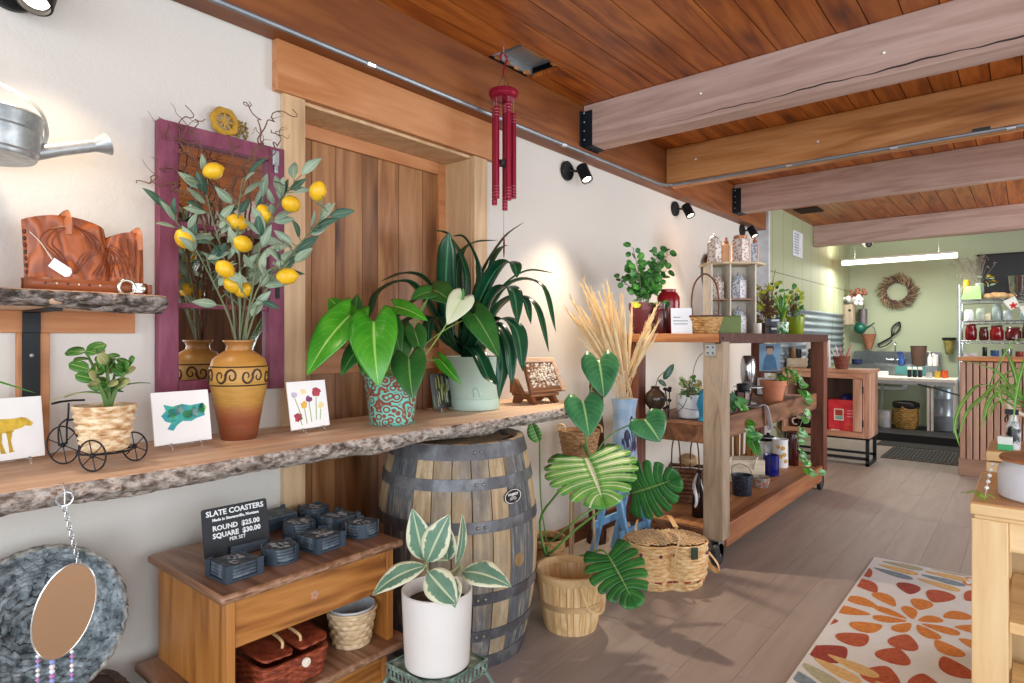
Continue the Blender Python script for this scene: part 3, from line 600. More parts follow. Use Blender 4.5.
lamp('wall_spotlight', 'black wall spotlight to the right of the wind chime', 3.18, 2.345, 30, .2)
lamp('wall_spotlight', 'black wall spotlight above the red jar and bench', 4.72, 2.355, 30, .2)
lamp('wall_spotlight', 'black wall spotlight behind the patterned bottles on the display unit', 6.26, 2.385, 30, .2)
m_crim = mottled('worn plum paint', [(.3, '#5c2238'), (.5, '#7d3850'), (.7, '#93506a')], 12, .6, .3, .003, 8, (1, 1, .3))
def mirror():
    t = thing('window_mirror', 'mirror in an old plum red window frame hanging on the left wall', 'mirror', (0, 1.03, 1.11))
    y0, y1, z1 = -.222, .222, .91
    for nm, q in (('stile', (0, .04, y0, y0+.062, 0, z1)), ('stile', (0, .04, y1-.062, y1, 0, z1)), ('rail', (0, .039, y0+.062, y1-.062, z1-.055, z1)), ('rail', (0, .039, y0+.062, y1-.062, 0, .045))):
        b = MB(); b.box(*q); b.build(nm, m_crim, t, bevel=.003)
    for z in (.30, .575):
        b = MB(); b.box(.012, .032, y0+.062, y1-.062, z-.008, z+.008); b.build('muntin', m_crim, t, bevel=.002)
    b = MB(); b.box(.008, .012, y0+.06, y1-.06, .04, z1-.05); mm = N('mirror glass'); mm.bs(Base_Color=(.82, .83, .82, 1), Metallic=1.0, Roughness=.02); b.build('mirror_glass', mm.m, t)
    b = MB(); b.box(.04, .045, .185, .2, .34, .41); b.build('hinge', m_iron, t, bevel=.001)
    b = MB(); b.box(.04, .05, .17, .195, .84, .895); b.box(.045, .052, .176, .19, .81, .85); b.build('latch', m_galv, t, bevel=.002)
mirror()
def dried_ring():
    t = thing('dried_slice_ornament', 'round mustard yellow dried fruit slice perched on the plum mirror frame', 'ornament', (.025, 1.03, 2.018))
    b = MB(); b.lathe([(.030, -.007), (.047, -.008), (.052, 0), (.047, .008), (.030, .007), (.028, 0), (.030, -.007)], 30, M=frame((0, 0, .052), (0, 1, 0), (0, 0, 1), (1, 0, 0)), cap0=False, cap1=False, fn=lambda i, a, z: 1+.04*sin(a*7))
    b.build('rind', mottled('mustard rind', [(.3, '#8f6a16'), (.7, '#c99c2e')], 30, .7), t)
    b = MB()
    for k in range(8): a = 2*pi*k/8; b.tube([(0, 0, .052), (0, .032*cos(a), .052+.032*sin(a))], .0035, 6)
    b.build('flesh', plain('#b8923c', .7), t)
    b = MB(); rr = random.Random(5)
    for k in range(40): b.ball((rr.uniform(-.008, .012), .045+rr.random()*.035, .012+rr.random()*.055), .005, 6, 4)
    b.build('dried_flowers', plain('#8a7440', .9), t)
dried_ring()
# ------------------------------------------------------------ vase, lemon branches, willow twigs
VX, VY = .17, 1.01
def tan_vase():
    m = N('banded earthenware'); t_ = m.n('ShaderNodeTexCoord'); sp = m.n('ShaderNodeSeparateXYZ', _0=t_.outputs['Object'])
    z = m.math('ADD', sp.outputs[2], m.math('MULTIPLY', m.math('SUBTRACT', m.noise(m.coord((1, 1, 3)), 8, 4), .5), .03))
    zz = m.n('ShaderNodeMapRange', Value=z); zz.inputs['From Max'].default_value = .345
    c = m.ramp(zz, [(.0, '#7a4024'), (.20, '#8c4b2a'), (.30, '#a3683a'), (.36, '#b98a3e'), (.62, '#c79a48'), (.70, '#c08f42'), (.85, '#b07c3c'), (1, '#9a6a34')])
    n2 = m.noise(m.coord((1, 1, 6)), 20, 4); c = m.mix(.35, c, m.mix(1, c, m.ramp(n2, [(.35, (.55, .5, .45)), (.6, (1, 1, 1))]), 'MULTIPLY'))
    m.bs(Base_Color=c, Roughness=.38)
    t = thing('earthenware_vase', 'tan and brown earthenware vase with dark scroll band holding lemon branches', 'vase', (VX, VY, .96))
    prof = [(0, 0), (.058, 0), (.062, .006), (.066, .03), (.082, .12), (.096, .19), (.101, .225), (.099, .25), (.088, .283), (.062, .303), (.046, .312), (.042, .325), (.046, .337), (.054, .343), (.054, .348), (.047, .349), (.036, .33), (.036, .30), (.0, .29)]
    prof = [(r_*.93, z_*.955) for r_, z_ in prof]; b = MB(); b.lathe(prof, 48, cap0=False, cap1=False); v = b.build('vase_body', m.m, t)
    def rad(z):
        for (a, za), (c_, zb) in zip(prof, prof[1:]):
            if za <= z <= zb: return a+(c_-a)*(z-za)/max(1e-6, zb-za)
        return .1
    b = MB()
    for z in (.184, .245): b.tube([(rad(z)*cos(a), rad(z)*sin(a), z) for a in [2*pi*k/60 for k in range(60)]], .0025, 6, closed=True)
    for s in range(7):
        a0 = 2*pi*s/7
        for fl in (1, -1):
            pts = []
            for k in range(22):
                q = k/21; th = q*2.3*pi; rr_ = .029*(1-q*.8)
                da = fl*(.20-rr_*cos(th)*9*.8)*1.0; z = .2145+fl*(rr_*sin(th)*.9)
                a = a0+da; pts.append(((rad(z)+.0005)*cos(a), (rad(z)+.0005)*sin(a), z))
            b.tube(pts, [.0042*(1-.6*k/21) for k in range(22)], 5)
    b.build('scroll_band', plain('#3a2412', .5), v)
tan_vase()
m_lemleaf = leafmat('grey green lemon leaf', '#7d9a80', '#b4c8ae', '#d4dcc0', .5, None, veins=10, vein=.15)
m_lemleaf2 = leafmat('dark lemon leaf', '#2f5348', '#4f7560', '#8fa880', .5, None, veins=10, vein=.15)
m_lemon = mottled('lemon skin', [(.3, '#e0a915'), (.7, '#f2c62a')], 40, .4, .25, .002)
m_stem = plain('#6f7a58', .6); m_twig = plain('#6e4c3a', .8)
def lemon_branches():
    rr = random.Random(21); names = ['leftmost outward', 'upright left of centre', 'long right-hand upper', 'longest far-right over the wooden trim', 'lowest far-left', 'short low right-hand', 'middle rear']
    desc = ['artificial lemon branch in the tan vase, upright and just left of centre', 'artificial lemon branch in the tan vase, straight up the middle', 'artificial lemon branch in the tan vase, rising right across the plum frame', 'artificial lemon branch in the tan vase, reaching farthest right over the door', 'artificial lemon branch in the tan vase, leaning farthest left', 'short artificial lemon branch in the tan vase with the lowest right lemon', 'artificial lemon branch in the tan vase, behind the others and nearest the mirror']
    C = []
    for i, pts in enumerate(BR):
        base = V((VX+.012*cos(i), VY+.012*sin(i), 1.255))
        cv = spline([base]+[V(p) for p in pts], 26); C.append(cv)
    for i, cv in enumerate(C):
        loc = cv[0].copy(); t = thing('lemon_branch', desc[i], 'branch', loc, 0, 'lemon branches in the tan vase')
        L = [p-loc for p in cv]; b = MB(); b.tube(L, [.0042*(1-.6*k/26) for k in range(27)], 6); b.build('stem', m_stem, t)
        lm = [(V(p), k) for p, k in LEM if k == i]
        lf = MB(); up = V((0, 0, 1)); cnt = 21 if i in (2, 3, 4, 0) else 13
        for k in range(cnt):
            q = .46+.54*k/(cnt-1); p = L[min(26, int(q*26))]; tn = (L[min(26, int(q*26)+1)]-L[max(0, int(q*26)-1)]).normalized()
            ax = V((rr.uniform(-.2, .5), rr.uniform(-1, 1), rr.uniform(-.3, .7))).normalized()
            d = (tn*rr.uniform(.3, 1)+ax*.9).normalized(); l = rr.uniform(.056, .088)
            st = p+d*rr.uniform(.012, .03)
            lf.tube([p, st], .0014, 5, 2)
            lf.leaf(st, st+d*l, l*.40, (rr.uniform(.3, 1), rr.uniform(-1, .3), rr.uniform(.1, .9)), 'lance', rr.uniform(-.2, .5), .25, 8, 2, 0 if rr.random() < .72 else 1)
        lf.build('foliage', [m_lemleaf, m_lemleaf2, m_stem], t, solid=.0006)
        for p, k in lm:
            j = min(range(len(cv)), key=lambda a: (cv[a]-p).length)
            tw = MB(); tw.tube(spline([L[max(0, j-2)], (L[j]+(p-loc))/2+V((0, 0, .015)), p-loc+V((0, 0, .024))], 8), .0016, 5); sp_ = tw.build('twig', m_stem, t)
            b = MB(); d = V((rr.uniform(-.5, .5), rr.uniform(-1, 1), rr.uniform(-.6, .3))).normalized(); sd = d.orthogonal().normalized()
            b.lathe([(0, -.033), (.006, -.0325), (.011, -.029), (.021, -.02), (.0265, -.006), (.0268, .006), (.022, .02), (.012, .029), (.006, .034), (.003, .036), (0, .0365)], 18, M=frame(p-loc, sd, d.cross(sd), d), cap0=False, cap1=False); b.build('lemon', m_lemon, t, sharp=180)
    # curly willow
    for i, pts in enumerate(TW):
        base = V((VX+.02*cos(i*2.1), VY+.02*sin(i*2.1), 1.255)); cv = spline([base]+[V(p) for p in pts], 60); loc = cv[0].copy()
        L = []
        for k, p in enumerate(cv):
            q = k/60; L.append(p-loc+V((.008*sin(k*.55+i), .013*sin(k*.62+i*2)+.006*sin(k*1.3+i), .011*cos(k*.8+i)))*min(1, q*1.6))
        b = MB(); b.tube(L, [.0044*(1-.64*k/60) for k in range(61)], 5)
        for k in range(5):
            j = rr.randint(24, 56); p = L[j].copy(); s = [p]; d = V((rr.uniform(-.3, .3), rr.choice((-1, 1))*rr.uniform(.5, 1), rr.uniform(-.1, .9)))*.011
            for u in range(6): d = (d*.8+V((rr.uniform(-1, 1)*.3, rr.uniform(-1, 1), rr.uniform(-1, 1)))*.008); s.append(s[-1]+d)
            b.tube(spline(s, 16), [.0016*(1-.6*u/16) for u in range(17)], 4)
        tag(b.build('willow_twig', m_twig, loc=loc), 'thin brown curly willow twig standing among the lemon branches in the tan vase', 'twig', 'curly willow twigs in the tan vase')
lemon_branches()
# ============================================================ ON THE LONG SHELF
ZS = .961
def easel(t, w, lean=.04):
    b = MB()
    for s in (-1, 1):
        y = s*w*.26; b.tube([(.045, y, .004), (.036, y, .018), (.006, y, .012), (-.02, y, .07)], .0035, 6); b.tube([(.0, y, .014), (-.045, y, .003)], .0035, 6)
    b.tube([(.006, -w*.26, .012), (.006, w*.26, .012)], .003, 6)
    b.build('easel', m_glassy, t)
def paint_mats(name, cols):
    m = N(name); n = m.noise(m.coord(), 38, 4, .6); m.bs(Base_Color=m.ramp(n, [(.25+.5*i/(len(cols)-1), c) for i, c in enumerate(cols)]), Roughness=.6); return m.m
def art_card(label, x, y, w, h, shapes, mats, rz=0, face='#f4f4f2', edge='#ffffff', lean=.17):
    """a square card on a clear easel, leaning back; shapes are drawn in units of the half width"""
    t = thing('art_card', label, 'art card', (x, y, ZS), rz)
    easel(t, w); c, s = cos(lean), sin(lean)
    M = frame((.022, 0, .016), (0, 1, 0), (-s, 0, c), (c, 0, s))
    b = MB(); b.box(-w/2, w/2, 0, h, -.006, 0, 0, M); cd = b.build('card', plain(face, .45, var=.02), t, bevel=.001)
    for nm, polys in shapes:
        b = MB()
        for mi, poly in polys: b.prism([(px*w/2, h/2+py*h/2) for px, py in poly], .0007, M, mi, True)
        b.build(nm, mats, cd)
def blob(cx, cy, rx, ry, n=14, j=.12, seed=0, rot=0):
    rr = random.Random(seed); out = []
    for k in range(n):
        a = 2*pi*k/n; f = 1+rr.uniform(-j, j); x, y = rx*cos(a)*f, ry*sin(a)*f
        out.append((cx+x*cos(rot)-y*sin(rot), cy+x*sin(rot)+y*cos(rot)))
    return out
mo = [(-.95, .12), (-.6, .28), (-.2, .33), (.2, .31), (.4, .34), (.55, .3), (.72, .12), (.66, .02), (.5, .06), (.38, -.02), (.2, -.05), (.18, -.12), (-.2, -.14), (-.5, -.12), (-.9, -.1)]
art_card('white card with a yellow watercolour moose on a clear easel, far left of the shelf', .13, .395, .165, .165,
    [('moose_painting', [(0, mo), (1, [(-.02, -.1), (.16, -.08), (.1, -.4), (.14, -.72), (.2, -.74), (.04, -.78), (.02, -.4)]), (1, [(-.3, -.12), (-.12, -.12), (-.14, -.45), (-.06, -.74), (-.02, -.78), (-.18, -.78), (-.22, -.42)]), (1, [(-.85, -.1), (-.62, -.1), (-.7, -.4), (-.66, -.75), (-.78, -.75), (-.82, -.4)])])],
    [paint_mats('yellow watercolour', ['#d98f1e', '#e8c23c', '#cfae3a', '#a5701c']), paint_mats('olive watercolour', ['#8a7a1c', '#c9a826', '#b87a1a'])], .1)
be = [(-.62, .52), (-.3, .42), (.0, .5), (.3, .42), (.78, .48), (.8, -.02), (.5, -.1), (.3, -.2), (.0, -.16), (-.2, -.3), (-.35, -.5), (-.55, -.42), (-.4, -.2), (-.6, -.12), (-.72, .1), (-.55, .28)]
art_card('white card with a blue and green abstract watercolour between tricycle planter and vase', .20, .812, .172, .160,
    [('abstract_painting', [(0, be)]+[(1+k % 2, blob(-.35+.27*k, .18+.12*sin(k*2), .16, .2, 10, .3, k)) for k in range(5)])],
    [paint_mats('blue watercolour', ['#1d5f9a', '#2c8fb0', '#3fb59a', '#134a6a']), paint_mats('green watercolour', ['#2c9a3c', '#65c24a', '#1c7a4a']), paint_mats('pale watercolour', ['#8fd0c0', '#d8ece4', '#3a9cc0'])], .05)
fl = []
for k, (cx, cy, r, mi) in enumerate([(.45, .5, .22, 0), (-.62, -.5, .2, 0), (.02, .22, .15, 1), (-.25, .0, .17, 2), (-.2, .55, .15, 3), (.62, -.1, .15, 3), (-.7, .45, .14, 4)]): fl.append((mi, blob(cx, cy, r, r*.9, 16, .25, k)))
for x0, y0, x1, y1 in ((.42, .3, .3, -.7), (.02, .1, .05, -.75), (-.25, -.15, -.2, -.8), (.6, -.25, .5, -.7), (-.6, -.3, -.45, -.85), (-.68, .3, -.4, -.6)): fl.append((5, [(x0-.02, y0), (x0+.02, y0), (x1+.02, y1), (x1-.02, y1)]))
art_card('white card with a red and yellow flower watercolour beside the tan vase', .22, 1.238, .168, .170, [('flower_painting', fl)],
    [paint_mats('red watercolour', ['#8c1c3c', '#c84a5a']), paint_mats('purple watercolour', ['#6a2a5a', '#9a4a7a']), paint_mats('orange watercolour', ['#e0a01c', '#f0c860']), paint_mats('yellow watercolour wash', ['#ecd890', '#f0e8b8']), paint_mats('lilac watercolour', ['#b8b4cc', '#d8d4e0']), paint_mats('stem green watercolour', ['#6a9a5a', '#a8c890'])], .12)
dk = []; rr = random.Random(2)
for k in range(46): x = rr.uniform(-.95, .93); y = rr.uniform(-.9, .3); dk.append((k % 3, [(x, y), (x+.04, y), (x+.05, y+.6), (x+.01, y+.65)]))
art_card('small dark card with yellow green streaks on a clear easel behind the turquoise pot', .13, 1.985, .15, .16, [('streak_painting', dk)], [paint_mats('olive streaks', ['#8a8a2a', '#b8b84a']), paint_mats('moss streaks', ['#4a5a2a', '#6a7a3a']), paint_mats('grey streaks', ['#8a9488', '#c0c4b8'])], .1, '#171a16')
m_wick = wickermat('pale two tone wicker', ['#8a5f3c', '#c39a6c', '#e8d3ae', '#f2e4c8'], 30)
m_jade = leafmat('jade leaf', '#2f6a28', '#5d9440', '#a8c070', .35, None, vein=.1); m_jade2 = leafmat('pale jade leaf', '#93a05a', '#c8c690', '#dcd8a8', .4, None, vein=.1)
def trike():
    X, Y = .345, .562
    t = thing('tricycle_planter', 'black wire tricycle planter carrying a pale wicker basket with a small jade plant', 'planter', (X, Y, ZS))
    f = V((-.86, -.51, 0)); s = V((-.51, .86, 0))                     # heading, across
    def wheel(c, r, nm='wheel'):
        b = MB(); c = V(c)
        b.tube([c+f*r*cos(a)+V((0, 0, r*sin(a))) for a in [2*pi*k/36 for k in range(36)]], .0022, 6, closed=True)
        for k in range(6): a = 2*pi*k/6+.3; b.tube([c, c+f*r*cos(a)+V((0, 0, r*sin(a)))], .0014, 5)
        b.ball(c, .007, 10, 6); b.build(nm, m_iron, t)
    fw = f*.128+V((0, 0, .052)); wheel(fw, .05); wheel(f*-.028-s*.07+V((0, 0, .041)), .039); wheel(f*-.028+s*.07+V((0, 0, .041)), .039)
    b = MB(); b.tube(spline([fw+s*.012, fw+s*.012+V((0, 0, .05)), f*.112+V((0, 0, .125)), f*.11+V((0, 0, .165))], 14), .0026, 6); b.tube(spline([fw-s*.012, fw-s*.012+V((0, 0, .05)), f*.112+V((0, 0, .125))], 14), .0026, 6)
    b.tube(spline([f*.112+V((0, 0, .12)), f*.088+V((0, 0, .115)), f*.07+V((0, 0, .06)), f*.06+V((0, 0, .042))], 14), .003, 6)
    b.tube([f*.11+s*.05+V((0, 0, .168)), f*.117+s*.02+V((0, 0, .17)), f*.117-s*.02+V((0, 0, .17)), f*.11-s*.05+V((0, 0, .168))], .003, 6)
    b.tube([f*.062*cos(a)+s*.062*sin(a)+V((0, 0, .041)) for a in [2*pi*k/30 for k in range(30)]], .0026, 6, closed=True)
    b.tube([f*-.028-s*.07+V((0, 0, .041)), f*-.028+s*.07+V((0, 0, .041))], .0026, 6); b.tube([f*.06+V((0, 0, .041)), f*-.06+V((0, 0, .041))], .0026, 6); b.build('wire_frame', m_iron, t)
    b = MB(); weave(b, [(.050, .044), (.070, .158)], 16, 8, .0036, wall=.005); b.tube([(.070*cos(a), .070*sin(a), .159) for a in [2*pi*k/40 for k in range(40)]], .004, 6, closed=True); bk = b.build('basket', m_wick, t)
    b = MB(); b.lathe([(.0, .147), (.063, .145)], 24, cap0=False, cap1=False); b.build('soil', m_soil, bk)
    b = MB(); st = []
    for d, h in (((.01, .0), .14), ((-.03, -.035), .155), ((.02, .05), .12), ((.035, -.045), .11), ((-.02, .03), .10)):
        p = spline([(0, .008, .148), (d[0]*.4, d[1]*.4+.006, .148+h*.5), (d[0], d[1], .148+h)], 8); b.tube(p, [.0075*(1-.6*k/8) for k in range(9)], 6); st.append(p)
    b.build('stem', plain('#5c7a3a', .6), t)
    rr = random.Random(11); b = MB()
    for p in st:
        for k in range(8):
            q = p[rr.randint(4, 8)]; a = rr.random()*6.28; d = V((cos(a), sin(a), rr.uniform(-.2, .9))).normalized(); l = rr.uniform(.032, .05)
            b.leaf(q, q+d*l, l*.68, (rr.uniform(.2, .9), rr.uniform(-1, -.2), rr.uniform(.2, 1)), 'round', .3, .2, 7, 2, 0 if rr.random() < .75 else 1)
    for d in ((-.05, -.11, -.01), (.03, .1, .03), (-.04, -.08, .0)): b.leaf((0, 0, .19), V((0, 0, .185))+V(d), .028, (0, 0, 1), 'oval', .4, .2, 8, 2, 1 if d[1] < -.1 else 0)
    b.build('foliage', [m_jade, m_jade2], t, solid=.002)
trike()
# turquoise pot with anthurium
m_anth = leafmat('bright anthurium leaf', '#2f8a1e', '#58b02c', '#a6d86a', .25, None, veins=9, vein=.22); m_anthd = leafmat('deep anthurium leaf', '#1f5a24', '#3a7a34', '#7aa85a', .3, None, veins=9, vein=.2)
def anthurium():
    L = V((.28, 1.575, ZS))
    t = thing('potted_anthurium', 'bright green heart-leaved anthurium in a turquoise scroll-patterned metal pot', 'potted plant', L)
    m = N('turquoise embossed metal'); w = m.n('ShaderNodeTexWave', {'wave_type': 'RINGS'}, _0=m.coord()); 
    vo = m.n('ShaderNodeTexVoronoi', _0=m.coord()); vo.inputs['Scale'].default_value = 36
    x = m.math('PINGPONG', m.math('MULTIPLY', vo.outputs['Distance'], 2.6), .5)
    m.bs(Base_Color=m.ramp(x, [(.16, '#86503f'), (.27, '#a88a78'), (.33, '#5cc4b4'), (.5, '#7adccc')]), Roughness=.45, Metallic=.2); m.bump(x, .5, .004)
    b = MB(); b.lathe([(0, 0), (.076, 0), (.08, .004), (.081, .01), (.078, .014), (.09, .14), (.094, .146), (.094, .152), (.09, .156), (.098, .186), (.1, .19), (.097, .193), (.09, .178), (.084, .15), (0, .148)], 48, cap0=False, cap1=False); po = b.build('pot', m.m, t); po.scale = (1.12, 1.12, 1)
    b = MB(); b.lathe([(0, .162), (.088, .16)], 24, cap0=False, cap1=False); b.build('soil', m_soil, t)
    b = MB()
    for s in (-1, 1): b.tube(spline([(s*.0+.03*s, -.097*1, .172), (.012*s, -.108, .15), (0, -.11, .12)], 8), .003, 6)
    b.build('handle', plain('#8a5a48', .5, .5), t)
    cam = V((.62, -.76, .18))
    for i, (bs, tp, w) in enumerate(ANTH):
        bs, tp = V(bs)-L, V(tp)-L; root = V((.03*cos(i*2), .03*sin(i*2), .16))
        b = MB(); b.tube(spline([root, (root+bs)/2+V((.0, 0, .035)), bs], 10), .0028, 6); b.build('stem', plain('#7a9a4a', .5), t)
        b = MB(); n = cam if i in (0, 5, 14) else (cam+V((0, 0, .6)) if i % 2 else cam+V((.3, .2, .2)))
        b.leaf(bs, tp, w*1.32, n, 'heart', .35, .22, 16, 5, lobe=.24); b.build('leaf', m_anth if i in (0, 4, 1, 2, 14) else m_anthd, t, solid=.001)
    bs, tp = V(SPATHE[0])-L, V(SPATHE[1])-L; root = V((.04, .02, .16))
    b = MB(); b.tube(spline([root, V((.08, .07, .24)), (root+bs)*.5+V((.02, 0, .0)), bs], 14), .0026, 6); b.build('stem', plain('#9ab85a', .5), t)
    b = MB(); b.leaf(bs, tp, .115, (.7, -.7, .1), 'heart', .3, .15, 14, 5, lobe=.2); f = b.build('spathe', leafmat('cream spathe', '#dfe8c0', '#eef2d8', '#c8d8a0', .35, None, vein=.1), t, solid=.0012)
    b = MB(); b.tube([bs+V((.006, -.006, -.012)), bs+V((.03, -.03, .012)), bs+V((.035, -.035, .03))], [.005, .0055, .003], 8); b.build('spadix', plain('#4f8a3a', .5), f)
anthurium()
m_cliv = leafmat('dark clivia strap', '#123f2b', '#1f5a38', '#4a8a5c', .28, None, vein=0, midw=.06)
def clivia():
    L = V((.175, 2.16, ZS))
    t = thing('potted_clivia', 'big strap-leaved dark green plant in a pale green ceramic pot', 'potted plant', L)
    b = MB(); b.lathe([(0, 0), (.112, 0), (.116, .003), (.118, .05), (.118, .054), (.114, .056), (.116, .06), (.132, .245), (.138, .256), (.137, .262), (.129, .262), (.124, .25), (.12, .232), (0, .23)], 48, cap0=False, cap1=False); b.v = [(x*1.06, y*1.06, z*.96) for x, y, z in b.v]; p = b.build('pot', mottled('pale green glaze', [(.3, '#a9c3b4'), (.7, '#bcd2c4')], 5, .35, .05), t)
    b = MB(); b.tube(spline([(.09*1.0, -.09, .066), (.088, -.094, .10), (.098, -.078, .104), (.104, -.066, .066)], 12), .004, 6); b.build('drain_spout', plain('#a4bfb0', .4), p)
    b = MB(); b.lathe([(0, .244), (.118, .242)], 24, cap0=False, cap1=False); b.build('soil', mottled('bark chips', [(.3, '#3a2a20'), (.6, '#7a6250'), (.75, '#a89078')], 40, .9, .8, .01), t)
    for i, (pts, w) in enumerate(CLIV):
        root = V((.045*cos(i*1.3), .045*sin(i*1.3), .235)); q = [root]+[V(p)-L for p in pts]
        for p in q:
            p.x = max(p.x, .035-L.x)
        b = MB(); b.strap(q, w*1.35, n=26, fold=.3, nv=2, taper=.72); b.build('leaf', m_cliv, t, solid=.0012)
    b = MB(); rr = random.Random(4)
    fc = V((.08, -.05, .36))
    b.tube(spline([(.02, -.01, .23), (.06, -.03, .30), fc], 10), .007, 8); b.build('flower_stem', plain('#6a8a3a', .5), t)
    b = MB()
    for k in range(14): d = V((rr.uniform(-.2, 1), rr.uniform(-1, .6), rr.uniform(-.3, 1))).normalized(); b.leaf(fc, fc+d*.05, .024, (0, 0, 1), 'lance', .4, .3, 6, 2)
    b.build('flower', plain('#c9902a', .6), t, solid=.001)
clivia()
def birdhouse():
    t = thing('pebble_feeder_house', 'small wooden slab house with pebble-covered slanted front at the right end of the shelf', 'birdhouse', (.22, 2.585, ZS), RAD(-8)); t.scale = (1.12, 1.18, 1.04)
    m = wood('dark rustic slab', ['#5d3a22', '#7d5030', '#a06a40'], 'Y', 2, .7, .2, .2); mb_ = plain('#8a5a38', .8)
    lean = .42; c, s = cos(lean), sin(lean); M = frame((.07, 0, .052), (0, 1, 0), (-s, 0, c), (c, 0, s))
    b = MB(); b.prism([(-.105, 0), (.115, 0), (.098, .175), (-.085, .178)], .018, M); p = b.build('slanted_board', m, t, bevel=.003)
    b = MB(); b.prism([(-.085, .158), (.098, .156), (.1, .182), (-.088, .184)], .026, M); b.prism([(.085, .0), (.118, .0), (.1, .165), (.08, .165)], .024, M); b.build('bark_rim', m_slab, t, bevel=.004)
    b = MB(); rr = random.Random(8)
    for k in range(230):
        x, y = rr.uniform(-.083, .078), rr.uniform(.028, .15); q = M @ V((x, y, .019)); r = rr.uniform(.004, .0075)
        b.ball(q, r, 7, 4, k % 3, (.8, rr.uniform(.8, 1.3), rr.uniform(.7, 1.1)))
    o = b.build('pebbles', [plain('#d8ccb8', .8), plain('#a8907a', .8), plain('#efe6d8', .8)], t); o['kind'] = 'stuff'
    b = MB(); b.box(-.07, .066, -.085, .09, .035, .05); b.build('base_board', m, t, bevel=.003)
    for y in (-.07, .06):
        b = MB(); b.prism([(-.07, 0), (-.03, 0), (-.01, .02), (.03, .02), (.05, 0), (.085, 0), (.06, .036), (-.06, .036)], .022, frame((0, y, 0), (1, 0, 0), (0, 0, 1), (0, -1, 0)) @ Matrix.Translation((0, 0, -.011))); b.build('foot', wood('reddish foot', ['#6e3d22', '#96582f'], 'X', 2), t, bevel=.002)
    b = MB(); b.prism([(-.06, .05), (.03, .05), (-.02, .12), (-.06, .13)], .02, frame((0, -.105, 0), (1, 0, 0), (0, 0, 1), (0, -1, 0)) @ Matrix.Translation((0, 0, -.02))); b.build('end_board', m, t, bevel=.003)
birdhouse()
# a long leaf of a plant that stands just outside the picture at the far left
def edge_plant():
    L = V((.16, .20, ZS)); t = thing('potted_strap_plant', 'plant at the far left edge showing one long green leaf tip', 'potted plant', L)
    b = MB(); b.lathe([(0, 0), (.04, 0), (.055, .09), (.057, .095), (.05, .095), (.047, .085), (0, .083)], 28, cap0=False, cap1=False); b.build('pot', plain('#a35a38', .7), t)
    for pts in ([(0, 0, .085), (.01, .05, .2), (.0, .13, .235), (-.01, .255, .19)], [(0, 0, .085), (0, -.04, .22), (.01, -.14, .26), (.02, -.22, .2)], [(0, 0, .085), (-.03, -.02, .22), (-.06, -.09, .3)]):
        b = MB(); b.strap(pts, .026, n=16); b.build('leaf', m_anth, t, solid=.001)
edge_plant()
# ============================================================ CABINET, COASTERS, BARREL, FLOOR PLANTS
m_oak = wood('honey oak', ['#70421a', '#9c622a', '#b07538', '#bb8242'], 'Y', 1.3, .4, .05, .0, .12, 14); m_oakx = wood('honey oak side', ['#7e4d20', '#a0662d', '#b0763a', '#b98044'], 'Z', .9, .4, .03, .0, .08, 9)
m_walnut = wood('worn brown oak top', ['#6a4630', '#856044', '#9a755a', '#a88670'], 'X', 1.2, .4, .05, .0, .1, 10)
def cabinet():
    t = thing('oak_display_cabinet', 'honey oak cabinet with a drawer and open lower shelf, carrying the slate coasters', 'cabinet', (.305, 1.06, 0))
    b = MB(); b.box(-.235, .275, -.300, .325, .585, .61); b.build('top', [m_walnut], t, bevel=.009)
    for y in (-.27, .275):
        b = MB(); b.box(-.225, .24, y-.0, y+.02, .275, .585); b.box(-.23, .22, y, y+.02, 0, .25); b.build('side_panel', m_oakx, t, bevel=.002)
    b = MB(); b.box(.225, .243, -.25, .275, .445, .58); d = b.build('drawer_front', m_oak, t, bevel=.003)
    b = MB(); b.box(-.225, .22, -.25, .275, .445, .455); b.box(-.225, -.21, -.25, .275, .25, .58); b.build('back_panel', m_oakx, t)
    for y in (-.262, .285):
        b = MB(); b.box(.225, .25, y-.013, y+.013, .275, .585); b.build('face_stile', m_oakx, t, bevel=.002)
    b = MB(); b.box(-.24, .295, -.335, .345, .25, .275); b.build('lower_shelf', m_walnut, t, bevel=.008)
    b = MB(); b.box(.19, .208, -.25, .275, 0, .25); b.build('plinth', m_oak, t)
    b = MB(); b.ball((.244, .25, .562), .005, 8, 5); b.build('nail_head', plain('#c9a24a', .3, .8), d)
    b = MB()
    for k in range(5): a = 2*pi*k/5; b.ball((.2435, 0+.009*cos(a), .515+.009*sin(a)), .006, 8, 5, 0, (.1, 1, 1))
    b.build('flower_decal', plain('#b58a72', .6), d)
cabinet()
ZC = .611
m_slate = mottled('slate', [(.3, '#2c363e'), (.5, '#4a5863'), (.65, '#6f7f8a'), (.78, '#a0acb2')], 26, .6, .35, .003)
m_slatep = mottled('engraved slate face', [(.38, '#39424a'), (.5, '#59636a'), (.56, '#c9ccc8'), (.62, '#7a8286'), (.7, '#2f373d')], 30, .55, .2, .002)
m_hold = plain('#354350', .5, .1)
